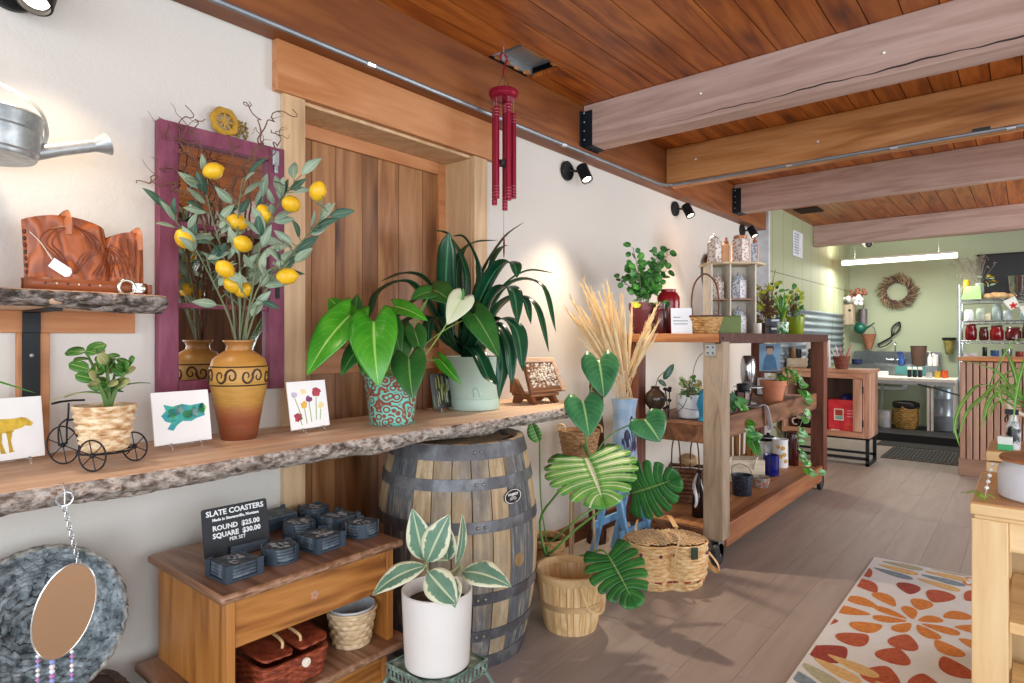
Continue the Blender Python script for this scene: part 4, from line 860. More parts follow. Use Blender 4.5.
def coaster_set(label, x, y, kind, rz=0):
    t = thing('coaster_set', label, 'coasters', (x, y, ZC), rz, 'slate coaster sets on the oak cabinet')
    h = MB(); s = .053
    if kind == 'square':
        h.box(-s-.004, s+.004, -s-.004, s+.004, 0, .007)
        for sx, sy in ((1, 1), (1, -1), (-1, 1), (-1, -1)):
            x0, x1 = sorted((sx*(s-.016), sx*(s+.004))); y0, y1 = sorted((sy*(s+.0005), sy*(s+.0045))); h.box(x0, x1, y0, y1, 0, .05)
            x0, x1 = sorted((sx*(s+.0005), sx*(s+.0045))); y0, y1 = sorted((sy*(s-.016), sy*(s+.004))); h.box(x0, x1, y0, y1, 0, .05)
    else:
        h.lathe([(0, 0), (s+.004, 0), (s+.004, .007), (0, .007)], 40, cap0=False, cap1=False)
        for k in range(4):
            a = pi/2*k+.4; vs = []
            for j in range(9):
                q = a-.32+.64*j/8; hgt = .05 if 2 <= j <= 6 else (.03 if j in (1, 7) else .006)
                for rr_ in (s+.0012, s+.0045): vs += [(rr_*cos(q), rr_*sin(q), .002), (rr_*cos(q), rr_*sin(q), hgt)]
            fs = []
            for j in range(8):
                o = j*4; fs += [(o, o+4, o+5, o+1), (o+2, o+3, o+7, o+6), (o+1, o+5, o+7, o+3)]
            fs += [(0, 1, 3, 2), (32, 34, 35, 33)]
            h.add(vs, fs)
    h.build('holder', m_hold, t)
    for k in range(4):
        b = MB(); z = .0075+.0095*k
        if kind == 'square':
            q = s-.002; b.box(-q, q, -q, q, z, z+.0085)
        else: b.lathe([(0, z), (s-.003, z), (s-.001, z+.004), (s-.003, z+.0085), (0, z+.0085)], 36, cap0=False, cap1=False, fn=lambda i, a, z: 1+.012*sin(a*9)+.008*sin(a*17))
        c = b.build('coaster', [m_slate], t, bevel=.001 if kind == 'square' else 0)
        if k == 3:
            b = MB(); z += .0086; rr = random.Random(hash(label) % 99)
            ring = [(.043*cos(a), .043*sin(a)) for a in [2*pi*j/24 for j in range(24)]]
            for j in range(9):
                cx, cy = rr.uniform(-.026, .026), rr.uniform(-.026, .026); b.prism(blob(cx, cy, rr.uniform(.006, .014), rr.uniform(.004, .012), 9, .35, j), .0004, Matrix.Translation((0, 0, z)))
            b.build('engraving', plain('#b4bcc0', .6), c)
for a in (('square slate coasters in front of the price sign, nearest the cabinet corner', .445, .862, 'square', .05), ('round slate coasters at the cabinet front edge beside the price sign', .435, 1.01, 'round', .2), ('square slate coasters at the cabinet front edge, between two round sets', .43, 1.155, 'square', .1), ('round slate coasters at the right front corner of the cabinet near the barrel', .425, 1.325, 'round', .6),
          ('round slate coasters in the second row directly behind the front square set', .255, 1.185, 'round', .1), ('square slate coasters in the second row, behind the right front round set', .285, 1.322, 'square', .15), ('round slate coasters farthest back, standing against the wooden door trim', .12, 1.325, 'round', .3)): coaster_set(*a)
def sign():
    t = thing('price_sign', 'black sign reading slate coasters with prices, leaning on the oak cabinet', 'sign', (.262, .955, ZC), RAD(-3))
    c, s = cos(.2), sin(.2); M = frame((.022, 0, .004), (0, 1, 0), (-s, 0, c), (c, 0, s))
    b = MB(); w, h = .104, .152; P = []
    for cx, cy, a0 in ((w-.008, h-.008, 0), (-w+.008, h-.008, 90), (-w+.008, .008, 180), (w-.008, .008, 270)):
        P += [(cx+.008*cos(RAD(a0+18*k)), cy+.008*sin(RAD(a0+18*k))) for k in range(6)]
    b.prism(P, .005, M @ Matrix.Translation((0, 0, -.005))); bd = b.build('board', plain('#15191d', .55), t)
    x = MB()
    def tx(s_, sz, yy, bold=.0, al='CENTER', xx=0): text_mesh(x, s_, sz, M @ Matrix.Translation((xx, yy, .0003)), 0, al, bold)
    tx('SLATE COASTERS', .0235, .127, .0006); tx('Made in Stevensville, Montana', .0122, .110, .0005)
    tx('ROUND  $25.00', .0215, .081, .0007); tx('SQUARE  $30.00', .0215, .058, .0007); tx('PER SET', .015, .042, .0002)
    x.build('lettering', plain('#f2f4f4', .6), bd)
    b = MB(); b.box(.03, .042, -.03, .085, 0, .032, 0, Matrix.Rotation(-.0, 4, 'Y')); b.box(-.05, .042, -.03, .085, 0, .004); b.build('slate_stand', plain('#46525e', .6), t, bevel=.001)
sign()
def slate_box():
    t = thing('slate_box', 'long dark slate box lying behind the price sign on the oak cabinet', 'box', (.11, 1.135, ZC))
    b = MB(); b.box(-.06, .05, -.10, .10, 0, .04); b.build('box_body', m_hold, t, bevel=.002)
    b = MB(); b.box(-.058, .048, -.098, .098, .041, .052); b.build('lid', m_slate, t, bevel=.001)
    b = MB(); b.box(-.045, -.035, .085, .1, .052, .062); b.build('catch', m_hold, t)
slate_box()
m_redwick = wickermat('red brown wicker', ['#4a1c10', '#8a3d22', '#b05a34'], 34); m_cane = plain('#d8b680', .5)
sq = lambda p, rx, ry: (lambda a: 1/((abs(cos(a))**p+abs(sin(a))**p)**(1/p)))
def red_basket():
    t = thing('picnic_basket', 'small red brown wicker picnic basket with cane handles, on the lower cabinet shelf', 'basket', (.445, .99, .276))
    b = MB(); weave(b, [(.088, 0), (.098, .085)], 36, 9, .0022, sx=1.35, sy=1.15, fn=sq(7, 1, 1), wall=.007); b.build('basket_body', m_redwick, t)
    for s in (-1, 1):
        b = MB(); M = Matrix.Translation((0, 0, .094)) @ Matrix.Rotation(s*.06, 4, 'X')
        weave(b, [(.0, 0), (.05, .003), (.052, .014), (.0, .018)], 20, 2, .001, sx=2.45, sy=.98, fn=sq(7, 1, 1), c=(0, s*.058, 0), wall=.0, M=M); l = b.build('lid', m_redwick, t)
        h = MB(); h.tube(spline([(-.03, s*.03, .110), (-.025, s*.028, .128), (.03, s*.026, .134), (.085, s*.028, .128), (.09, s*.03, .110)], 16), .0045, 6); h.build('cane_handle', m_cane, l)
    b = MB(); b.lathe([(0, 0), (.014, .001), (.013, .007), (0, .009)], 14, M=frame((.134, .02, .065), (0, 1, 0), (0, 0, 1), (1, 0, 0)), cap0=False, cap1=False); b.build('button_clasp', plain('#e4dccb', .4), t)
red_basket()
def white_basket():
    t = thing('woven_basket', 'small pale round woven basket with plastic lining on the lower cabinet shelf', 'basket', (.47, 1.25, .276))
    b = MB(); weave(b, [(.06, 0), (.080, .115)], 26, 7, .003, wall=.005); b.tube([(.081*cos(a), .081*sin(a), .117) for a in [2*pi*k/40 for k in range(40)]], .005, 6, closed=True); b.build('basket_body', wickermat('pale straw weave', ['#a5825c', '#cdb28a', '#e8d6b4'], 28), t)
    b = MB(); b.lathe([(0, .03), (.058, .03), (.073, .112), (.078, .127), (.076, .128), (.070, .112)], 30, fn=lambda i, a, z: 1+.012*sin(a*11), cap0=False, cap1=False); b.build('plastic_lining', plain('#c8ccd0', .15, 0), t)
white_basket()
def barrel():
    t = thing('whiskey_barrel', 'large weathered oak barrel with grey iron hoops standing under the shelf', 'barrel', (.325, 1.90, 0), RAD(20))
    H = .885; rad = lambda z: .343-.062*((z-H/2)/(H/2))**2
    m = N('weathered stave oak'); geo = m.n('ShaderNodeNewGeometry'); rnd = geo.outputs['Random Per Island']
    n1 = m.noise(m.coord((9, 9, .6)), 5, 6, .7); n2 = m.noise(m.coord((2.2, 2.2, 1.2)), 2.6, 5, .6)
    c = m.ramp(n1, [(.25, '#7d6a50'), (.45, '#a58e6c'), (.6, '#bca887'), (.75, '#cdbea2')]); g = m.ramp(n1, [(.3, '#33363b'), (.52, '#5f6266'), (.68, '#9a9282')])
    f = m.math('ADD', m.math('MULTIPLY', rnd, .38), m.math('MULTIPLY', m.math('ADD', m.math('MULTIPLY', n2, .6), m.math('MULTIPLY', n1, .4)), 1.0)); fr = m.ramp(f, [(.58, (0, 0, 0)), (.80, (1, 1, 1))])
    m.bs(Base_Color=m.mix(fr.outputs[0], c, g), Roughness=.75); m.bump(n1, .35, .005)
    b = MB(); n = 26; K = 16
    for s in range(n):
        a0, a1 = 2*pi*s/n+.006, 2*pi*(s+1)/n-.006; vs = []
        for k in range(K+1):
            z = H*k/K
            for r_, a in ((rad(z), a0), (rad(z)*1.002, (a0+a1)/2), (rad(z), a1), (rad(z)-.022, a1), (rad(z)-.022, a0)): vs.append((r_*cos(a), r_*sin(a), z))
        fs = [(k*5+j, k*5+(j+1) % 5, k*5+5+(j+1) % 5, k*5+5+j) for k in range(K) for j in range(5)]+[tuple(range(4, -1, -1)), tuple(K*5+j for j in range(5))]
        b.add(vs, fs)
    b.build('staves', m.m, t)
    b = MB()
    for k in range(7): x0 = -.25+k*.0725; hw = sqrt(max(0, .252**2-max(abs(x0), abs(x0+.0725))**2)); b.box(x0+.001, x0+.0715, -hw, hw, H-.04, H-.022)
    b.build('barrel_head', m.m, t)
    m_hoop = mottled('rusty grey hoop iron', [(.3, '#3f3e41'), (.5, '#5f6064'), (.62, '#7d8084'), (.75, '#5f4a3e')], 9, .5, .15, .002, 6, (1, 1, .6), .45)
    for z, w in ((.855, .058), (.735, .044), (.575, .044), (.30, .044), (.15, .044), (.032, .058)):
        b = MB(); p = [(rad(z+w*(q-.5))+.001, z+w*(q-.5)) for q in (0, .5, 1)]; p2 = [(r_+.003, zz) for r_, zz in p]
        b.lathe(p+p2[::-1]+[p[0]], 72, cap0=False, cap1=False); h = b.build('hoop', m_hoop, t)
        b = MB()
        for dz in (-.0, ):
            for da in (0, .09): a = 5.72+da-.35; r_ = rad(z)+.005; b.ball((r_*cos(a), r_*sin(a), z), .007, 8, 5, 0)
        b.build('rivets', plain('#8d8a86', .4, .7), h)
    a = -.35; r_ = rad(.42)
    b = MB(); b.lathe([(0, 0), (.028, 0), (.027, .006), (0, .008)], 22, M=frame(((r_-.003)*cos(a), (r_-.003)*sin(a), .42), (-sin(a), cos(a), 0), (0, 0, 1), (cos(a), sin(a), 0)), cap0=False, cap1=False); b.build('bung', wood('bung wood', ['#8a6a44', '#b39468'], 'Z', 4), t)
    a = -.41; r_ = rad(.67)+.0015; M = frame((r_*cos(a), r_*sin(a), .672), (-sin(a), cos(a), 0), (0, 0, 1), (cos(a), sin(a), 0))
    b = MB(); b.prism([(.05*cos(q), .030*sin(q)) for q in [2*pi*k/36 for k in range(36)]], .0012, M); st = b.build('oval_sticker', plain('#141416', .4, var=0), t)
    b = MB(); N_ = 40
    vs = [(1.0*rr_*.05*cos(q), rr_*.030*sin(q), .0015) for q in [2*pi*k/N_ for k in range(N_)] for rr_ in (.86, .93)]
    b.add([M @ V(v) for v in vs], [(2*k, 2*((k+1) % N_), 2*((k+1) % N_)+1, 2*k+1) for k in range(N_)])
    text_mesh(b, 'WHISKEY', .0135, M @ Matrix.Translation((0, .004, .0014)), 0, 'CENTER', .0004)
    for k in range(3): b.tube([M @ V((.0075*(k+1)*.8*cos(q), -.014+.006*(k+1)*.8*sin(q), .0016)) for q in [pi*j/10 for j in range(11)]], .0010, 4)
    b.build('sticker_print', plain('#eceae6', .5, var=0), st)
barrel()
m_rub = leafmat('variegated rubber leaf', '#55806a', '#7fa58c', '#c9d6b0', .35, '#e2e4c6', .34, veins=8, vein=.12, midw=.05)
def rubber_plant():
    L = V((.767, 1.364, .262))
    t = thing('potted_rubber_plant', 'variegated cream-edged rubber plant in a tall plain white pot before the barrel', 'potted plant', L)
    b = MB(); b.lathe([(0, 0), (.099, 0), (.103, .004), (.113, .230), (.113, .236), (.109, .238), (.103, .226), (.098, .19), (0, .18)], 56, cap0=False, cap1=False); b.build('pot', plain('#dcd9d4', .45, var=.02), t)
    b = MB(); b.lathe([(0, .205), (.06, .203), (.100, .193)], 28, cap0=False, cap1=False, fn=lambda i, a, z: 1); b.build('soil', m_soil, t)
    for pts in RBS:
        q = [V(p)-L for p in pts]; b = MB(); b.tube(spline([V((q[0].x*.4, q[0].y*.4, .18))]+q, 10), [.008-.0004*k for k in range(11)], 8); b.build('stem', plain('#8a9468', .6), t)
    nv = [(.75, -.6, .2), (.5, -.8, .3), (.3, -.5, .8), (.35, -.5, .8), (.6, -.7, .45), (.7, -.6, .3), (.9, .1, .3), (.4, -.9, .3)]
    for i, (bs, tp, w) in enumerate(RUB):
        bs, tp = V(bs)-L, V(tp)-L; q = [V(p)-L for p in (RBS[0] if i in (0, 1, 2, 4, 7) else RBS[1])]
        b = MB(); b.tube([min(q, key=lambda p: (p-bs).length), bs], .003, 6); b.build('leaf_stalk', plain('#a8b088', .6), t)
        b = MB(); b.leaf(bs, tp, w*.98, nv[i], 'lance' if i != 4 else 'oval', .55 if i in (2, 3) else .25, .28, 14, 4, wave=.03); b.build('leaf', m_rub, t, solid=.0012)
    # the plant stand
    s = thing('plant_stand', 'ornate verdigris iron plant stand under the white pot', 'plant stand', (L.x, L.y, 0))
    mg = mottled('verdigris iron', [(.3, '#39473f'), (.55, '#6d8478'), (.7, '#a8bfb2')], 30, .6, .3, .003)
    b = MB(); w = .112
    b.box(-w, w, -w, w, .250, .258)
    for k in range(12):
        for sx, sy, ax in ((1, 0, 1), (-1, 0, 1), (0, 1, 0), (0, -1, 0)):
            u = -w+.01+k*(2*w-.02)/11; c = V((sx*w, u, .242)) if ax else V((u, sy*w, .242))
            d = V((0, 1, 0)) if ax else V((1, 0, 0))
            b.tube([c+d*.011*cos(q)+V((0, 0, .014*sin(q))) for q in [2*pi*j/10 for j in range(10)]], .003, 5, closed=True)
    for z in (.262, .224):
        b.tube([(w, w, z), (-w, w, z), (-w, -w, z), (w, -w, z)], .005, 6, closed=True)
    b.build('tray_top', mg, s)
    for sx in (-1, 1):
        for sy in (-1, 1):
            b = MB(); b.tube(spline([(sx*w*.9, sy*w*.9, .24), (sx*w*1.12, sy*w*1.12, .17), (sx*w*.8, sy*w*.8, .08), (sx*w*1.05, sy*w*1.05, .005)], 16), .007, 7); b.build('leg', mg, s)
rubber_plant()
m_twigg = wickermat('grey green seagrass', ['#2c3236', '#5c676c', '#8f9ba0', '#c0c8cc'], 26, .7, (1, 1, 1))
def tray_basket():
    t = thing('round_twig_basket', 'large round grey woven bowl basket leaning on the wall at lower left', 'basket', (.13, .47, .508))
    M = Matrix.Rotation(RAD(-13), 4, 'Y') @ frame((0, 0, 0), (0, 1, 0), (0, 0, 1), (1, 0, 0)); 
    b = MB(); rings = 13; rr = random.Random(6)
    prof = [(.02, -.075), (.08, -.074), (.125, -.066), (.155, -.045), (.178, -.015), (.197, .012)]
    # coils of twisted grass
    tot = 15
    for i in range(tot):
        q = i/(tot-1)*(len(prof)-1); j = min(int(q), len(prof)-2); f = q-j
        r_ = prof[j][0]+(prof[j+1][0]-prof[j][0])*f; z = prof[j][1]+(prof[j+1][1]-prof[j][1])*f; n = max(24, int(r_*2*pi/.006))
        b.tube([M @ V(((r_+.002*sin(k*1.9+i))*cos(2*pi*k/n), (r_+.002*sin(k*1.9+i))*sin(2*pi*k/n), z+.004*sin(k*1.1+i*2))) for k in range(n)], [.0105+.0032*sin(k*1.35+i*2.1) for k in range(n)], 6, closed=True)
    b.build('coiled_bowl', m_twigg, t)
    b = MB(); n = 110
    for s in (0, pi): b.tube([M @ V((.205*cos(2*pi*k/n)*(1+.012*cos(k*1.1+s)), .205*sin(2*pi*k/n)*(1+.012*cos(k*1.1+s)), .016+.006*sin(k*1.1+s))) for k in range(n)], .0065, 6, closed=True)
    b.build('rim', wickermat('grey twisted rim', ['#3a3c3a', '#8a8a84', '#c2beb4'], 40, .7, (1, 1, 1)), t)
tray_basket()
def dark_basket():
    t = thing('dark_wicker_basket', 'dark brown wicker basket on the floor beneath the round grey basket', 'basket', (.20, .42, 0))
    b = MB(); weave(b, [(.15, 0), (.165, .29)], 44, 14, .0035, sx=.98, sy=1.5, fn=sq(6, 1, 1), wall=.012); b.build('basket_body', wickermat('dark wicker', ['#2c1f18', '#4e3a30', '#7a6456'], 30), t)
    b = MB(); b.box(-.15, .15, -.235, .235, .27, .285); b.build('lid', wickermat('dark wicker lid', ['#2c1f18', '#4e3a30', '#6a5446'], 30), t)
    b = MB(); b.tube(spline([(.16, -.05, .265), (.175, -.03, .295), (.178, .02, .305), (.175, .07, .295), (.16, .09, .265)], 14), .009, 7); b.build('handle', m_cane, t)
dark_basket()
def pendant():
    L = V((.535, .425, .678)); t = thing('hanging_suncatcher', 'oval brown mirrored suncatcher with bead strings hanging from the long shelf edge', 'suncatcher', L)
    c = V((.62, -.72, 0)).normalized(); nrm = (c+V((.25, .5, 0))).normalized(); rt = V((0, 0, 1)).cross(nrm).normalized()
    tilt = .24; ax = (V((0, 0, 1))*cos(tilt)+rt*sin(tilt)); bx = nrm.cross(ax)*-1
    M = frame((0, 0, 0), bx, ax, bx.cross(ax))
    P = [(.056*cos(q), .106*sin(q)) for q in [2*pi*k/48 for k in range(48)]]
    mm = N('smoked mirror glass'); mm.bs(Base_Color=lin('#b38e6c'), Metallic=.6, Roughness=.15)
    b = MB(); b.prism(P, .003, M); b.build('oval_glass', mm.m, t)
    b = MB(); b.tube([M @ V((x, y, .0015)) for x, y in P], .0025, 6, closed=True); b.build('metal_rim', plain('#d4d4d0', .25, .9), t)
    top = M @ V((0, .108, .0015)); hook = V((-.02, 0, .275)); b = MB()
    for k in range(13):
        p = top.lerp(V((0, .0, .235)), k/12); b.tube([p+V((.004*cos(q), 0, .009*sin(q))) if k % 2 else p+V((0, .004*cos(q), .009*sin(q))) for q in [2*pi*j/8 for j in range(8)]], .0012, 4, closed=True)
    b.tube([V((-.045, 0, .284)), V((-.01, 0, .29)), V((.0, .0, .27)), V((0, 0, .24))], .0015, 5); b.tube([V((.0, .016*cos(q), .255+.016*sin(q))) for q in [2*pi*j/16 for j in range(16)]], .002, 5, closed=True); b.build('chain', plain('#c9cdd0', .25, .9), t)
    cols = [plain('#dfe4ea', .1), plain('#b878b0', .2), plain('#8a9ad0', .2), plain('#e8dcd8', .2)]
    for s, (x, n) in enumerate(((-.028, 9), (.002, 12), (.034, 7))):
        b = MB(); y0 = -.104*sqrt(max(0, 1-(x/.056)**2)); p0 = M @ V((x, y0, .0015)); b.tube([p0, p0-V((0, 0, .0105*n))], .0008, 4)
        for k in range(n): b.ball(p0-V((0, 0, .008+.0105*k)), .0062 if s == 1 else .0045, 8, 6, (s*2+k) % 4)
        b.build('bead_string', cols, t)
pendant()
# ------------------------------------------------------------ floor by the barrel
def bushel():
    t = thing('bushel_basket', 'pale wooden slatted fruit basket on the floor beside the barrel', 'basket', (.63, 2.315, 0), RAD(10))
    m = wood('pale split wood', ['#bf9562', '#d8b683', '#e6cc9f'], 'Z', 2, .6, .12, .0, .05); mh = wood('pale hoop wood', ['#c39c68', '#dcbd8c'], 'X', 1, .6)
    b = MB(); n = 30; R0, R1, H = .115, .158, .262
    rad = lambda z: R0+(R1-R0)*(z/H)**.7
    for s in range(n):
        a0, a1 = 2*pi*s/n+.008, 2*pi*(s+1)/n-.008; vs = []
        for k in range(9):
            z = H*k/8
            for r_, a in ((rad(z), a0), (rad(z), a1), (rad(z)-.004, a1), (rad(z)-.004, a0)): vs.append((r_*cos(a), r_*sin(a), z))
        b.add(vs, [(k*4+j, k*4+(j+1) % 4, k*4+4+(j+1) % 4, k*4+4+j) for k in range(8) for j in range(4)]+[(3, 2, 1, 0), (32, 33, 34, 35)])
    b.lathe([(0, .004), (R0+.002, .004), (R0, .012), (0, .012)], 30, cap0=False, cap1=False); b.build('slats', m, t)
    for z, w, o in ((.245, .034, .003), (.125, .026, .003)):
        b = MB(); p = [(rad(z-w/2)+.0005, z-w/2), (rad(z+w/2)+.0005, z+w/2), (rad(z+w/2)+.0045, z+w/2), (rad(z-w/2)+.0045, z-w/2), (rad(z-w/2)+.0005, z-w/2)]; b.lathe(p, 60, cap0=False, cap1=False); b.build('hoop', mh, t)
    b = MB(); z = .25; p = [(rad(z)-.009, z-.02), (rad(z)-.009, z+.013), (rad(z)-.004, z+.013), (rad(z)-.004, z-.02), (rad(z)-.009, z-.02)]; b.lathe(p, 60, cap0=False, cap1=False); b.build('inner_rim', mh, t)
    b = MB()
    for a in (-.62,): b.tube(spline([(.163*cos(a-.25), .163*sin(a-.25), .235), (.19*cos(a-.1), .19*sin(a-.1), .15), (.20*cos(a+.15), .20*sin(a+.15), .13), (.185*cos(a+.35), .185*sin(a+.35), .16), (.165*cos(a+.5), .165*sin(a+.5), .235)], 18), .009, 6, flatten=.3)
    b.build('drop_handle', mh, t)
bushel()
m_mon = leafmat('monstera leaf', '#1d5a2a', '#3c8a3e', '#9ac070', .42, None, veins=6, vein=.35, midw=.02, slant=0, ph0=.5); m_monl = leafmat('bright monstera leaf', '#3f8f3a', '#7ab84a', '#eef0d0', .45, None, veins=7, vein=.9, midw=.03, slant=0, ph0=.5)
def monstera_leaf(b, base, tip, W, n, nf=6, droop=.3, fold=.12, seed=0):
    base, tip = V(base), V(tip); d = tip-base; L = d.length; d.normalize(); n = V(n); n = (n-d*n.dot(d)).normalized(); sd = d.cross(n); rr = random.Random(seed)
    def mp(t, q, s):
        w = (sin(pi*(min(1, max(0, t))*.93+.07)**.72))**.62
        back = .34*L*q**1.3*(1-t)**2
        fwd = L*q*q*(.06+.20*t)
        return base+d*(t*L-back+fwd)+sd*(s*q*w*W/2)+n*(droop*L*.5*t*(1-t)*2-droop*.3*L*q*q*.5+fold*W*.2*q), (t, .5+s*q*.5)
    K = 6
    for s in (1, -1):
        for f in range(nf):
            t0, t1 = f/nf, (f+1)/nf; J = 5; vs = []; uv = []
            g0 = rr.uniform(.06, .15) if f > 0 else 0; g1 = rr.uniform(.06, .15) if f < nf-1 else 0; st = rr.uniform(.40, .58)
            for k in range(K+1):
                q = k/K; o = max(0, (q-st)/(1-st))**.8
                a, c = t0+(t1-t0)*g0*o, t1-(t1-t0)*g1*o
                for j in range(J+1):
                    qq = q*(1-(.05+.05*(f % 2))*(2*j/J-1)**2*(q**2))
                    p, u = mp(a+(c-a)*j/J, qq, s); vs.append(p); uv.append(u)
            fs = [(k*(J+1)+j, (k+1)*(J+1)+j, (k+1)*(J+1)+j+1, k*(J+1)+j+1) for k in range(K) for j in range(J)]
            if s < 0: fs = [tuple(reversed(x)) for x in fs]
            b.add(vs, fs, 0, uv)
def monstera():
    L = V((.215, 2.69, 0)); t = thing('potted_monstera', 'monstera with big split leaves in a wicker basket between barrel and blue stool', 'potted plant', L)
    b = MB(); weave(b, [(.08, 0), (.10, .215)], 30, 12, .003, wall=.007); b.tube([(.101*cos(a), .101*sin(a), .217) for a in [2*pi*k/40 for k in range(40)]], .007, 6, closed=True); b.build('basket_pot', wickermat('tan wicker', ['#8a6238', '#b88c58', '#d8b482'], 30), t)
    b = MB(); b.lathe([(0, .195), (.093, .19)], 24, cap0=False, cap1=False); b.build('soil', m_soil, t)
    ms = plain('#6a9a4a', .45)
    nn = [(.55, -.72, .55), (.72, -.60, .25), (.55, -.72, .60)]
    for i, (bs, tp, w) in enumerate(MON):
        st = [V((.02*cos(i*2), .02*sin(i*2), .185))]+[V(p)-L for p in MSTEM[i]]
        b = MB(); b.tube(spline(st, 18), [.008-.00022*k for k in range(19)], 8); b.build('leaf_stalk', ms, t)
        b = MB(); monstera_leaf(b, V(bs)-L, V(tp)-L, w, nn[i], 7 if i == 0 else 6, .25, .12, i+3); b.build('leaf', m_monl if i == 0 else m_mon, t, solid=.0015)
    b = MB(); bs, tp = V((.32, 2.49, .77))-L, V((.28, 2.47, .88))-L; b.tube(spline([V((0, 0, .19)), V((.03, -.09, .45)), bs], 12), .004, 6); b.build('leaf_stalk', ms, t)
    b = MB(); b.leaf(bs-V((0, 0, .0)), tp, .075, (.3, -.9, .1), 'oval', .2, 1.2, 10, 3); b.build('young_leaf', m_monl, t, solid=.001)
    b = MB(); b.tube(spline([V((.02, 0, .19)), V((.16, .05, .33)), V((.2, .28, .40))], 12), .006, 6); b.build('leaf_stalk', ms, t)
monstera()
m_blue = mottled('sky blue paint', [(.3, '#5f93c4'), (.6, '#7bb0dd'), (.8, '#9ac6e8')], 14, .6, .1)
def stool():
    t = thing('blue_stool', 'small sky blue painted wooden stand under the tall blue vase', 'stool', (.375, 3.225, 0))
    b = MB(); b.box(-.06, .06, -.15, .15, .435, .455); b.build('seat', m_blue, t, bevel=.003)
    for y in (-.12, .13):
        for s in (-1, 1):
            b = MB(); b.bar((s*.03, y, .435), (s*.13, y+.01*s, 0), .036, .026, up=(0, 1, 0)); b.build('leg', m_blue, t, bevel=.002)
    for s, z in ((-1, .215), (1, .19)):
        b = MB(); b.bar((s*.085, -.19, z), (s*.085, .19, z), .016, .042); b.build('rail', m_blue, t, bevel=.002)
    v = thing('tall_vase', 'tall light blue vase with dark painted flowers on the blue stool, holding dried grass', 'vase', (.385, 3.235, .456)); v.scale = (1.12, 1.12, 1)
    hexf = lambda i, a, z: 1-.05*cos(6*a)
    b = MB(); b.lathe([(0, 0), (.06, 0), (.064, .005), (.066, .1), (.058, .3), (.055, .40), (.066, .485), (.062, .486), (.05, .40), (.05, .05), (0, .04)], 48, cap0=False, cap1=False, fn=hexf); vb = b.build('vase_body', mottled('light blue glaze', [(.3, '#8fb8e0'), (.5, '#b8d4f0'), (.7, '#7aa8d8')], 6, .25, .0), v)
    b = MB()
    def dot(a, z, rx, rz, m): M = frame((.068*cos(a), .068*sin(a), z), (-sin(a), cos(a), 0), (0, 0, 1), (cos(a), sin(a), 0)); b.ball((0, 0, 0), 1, 12, 6, m, (rx, .25, rz), Matrix(((-sin(a), cos(a), 0), (cos(a), sin(a), 0), (0, 0, 1))) if False else Matrix.Rotation(a+pi/2, 3, 'Z')); b.v[-84:] = [tuple(V(q)+V((.060*cos(a), .060*sin(a), z))) for q in b.v[-84:]]
    a0 = -.9
    for a, z, rx, rz, m in ((a0+.1, .27, .017, .04, 0), (a0+.25, .22, .014, .03, 0), (a0+.95, .21, .022, .034, 1), (a0+.95, .21, .011, .017, 2), (a0-.3, .24, .008, .02, 0), (a0-.2, .10, .02, .03, 1), (a0+1.2, .09, .012, .04, 0), (a0+.5, .36, .01, .03, 0)):
        M3 = Matrix.Rotation(a+pi/2, 3, 'Z'); k0 = len(b.v); b.ball((0, 0, 0), .012, 12, 6, m, (rx/.012, .5, rz/.012), M3); rr_ = .0575
        for i in range(k0, len(b.v)): q = b.v[i]; b.v[i] = (q[0]+rr_*cos(a), q[1]+rr_*sin(a), q[2]+z)
    for k in range(7): a = a0-.3+.16*k; b.tube(spline([(.066*cos(a), .066*sin(a), .08+.02*k), (.066*cos(a+.2), .066*sin(a+.2), .16+.02*k), (.062*cos(a+.1), .062*sin(a+.1), .24+.015*k)], 8), .0022, 5, 0)
    b.build('painted_flowers', [plain('#3a3a5c', .4), plain('#6a3a6c', .4), plain('#c86a7a', .4)], vb)
stool()
def dried_grass():
    m = plain('#e8cfa2', .8, var=.12); rr = random.Random(9); base = V((.385, 3.235, .75))
    protos = []
    for i, p in enumerate(PAM):
        tip = V(p); tip.x = max(tip.x, .03); o = base+V((rr.uniform(-.03, .03), rr.uniform(-.03, .03), 0)); L = tip-o
        mouth = V((.385+rr.uniform(-.045, .045), 3.235+rr.uniform(-.045, .045), .94))-o
        cv = spline([V((0, 0, 0)), mouth, mouth.lerp(L, .55)+V((0, 0, .03)), L], 16)
        b = MB(); b.tube(cv, .0018, 5); h0 = 8
        b.tube(cv[h0:], [.002+.0085*sin(pi*((k+.6)/(17-h0)))**.7 for k in range(17-h0)], 6)
        for k in range(40):
            q = cv[min(16, h0-1+int(k*(17-h0)/40)+1)]; d = (cv[-1]-cv[h0]).normalized(); e = (d+V((rr.uniform(-.35, .35), rr.uniform(-.35, .35), .1))).normalized(); b.tube([q, q+e*.045], [.003, .0005], 4)
        tag(b.build('dried_grass_stalk', m, loc=o), 'straw coloured dried grass stalk standing in the tall blue vase', 'dried grass', 'dried grass stalks in the tall blue vase')
dried_grass()
m_phil = leafmat('philodendron leaf', '#276a3e', '#4a9460', '#a8d08a', .3, None, veins=8, vein=.3)
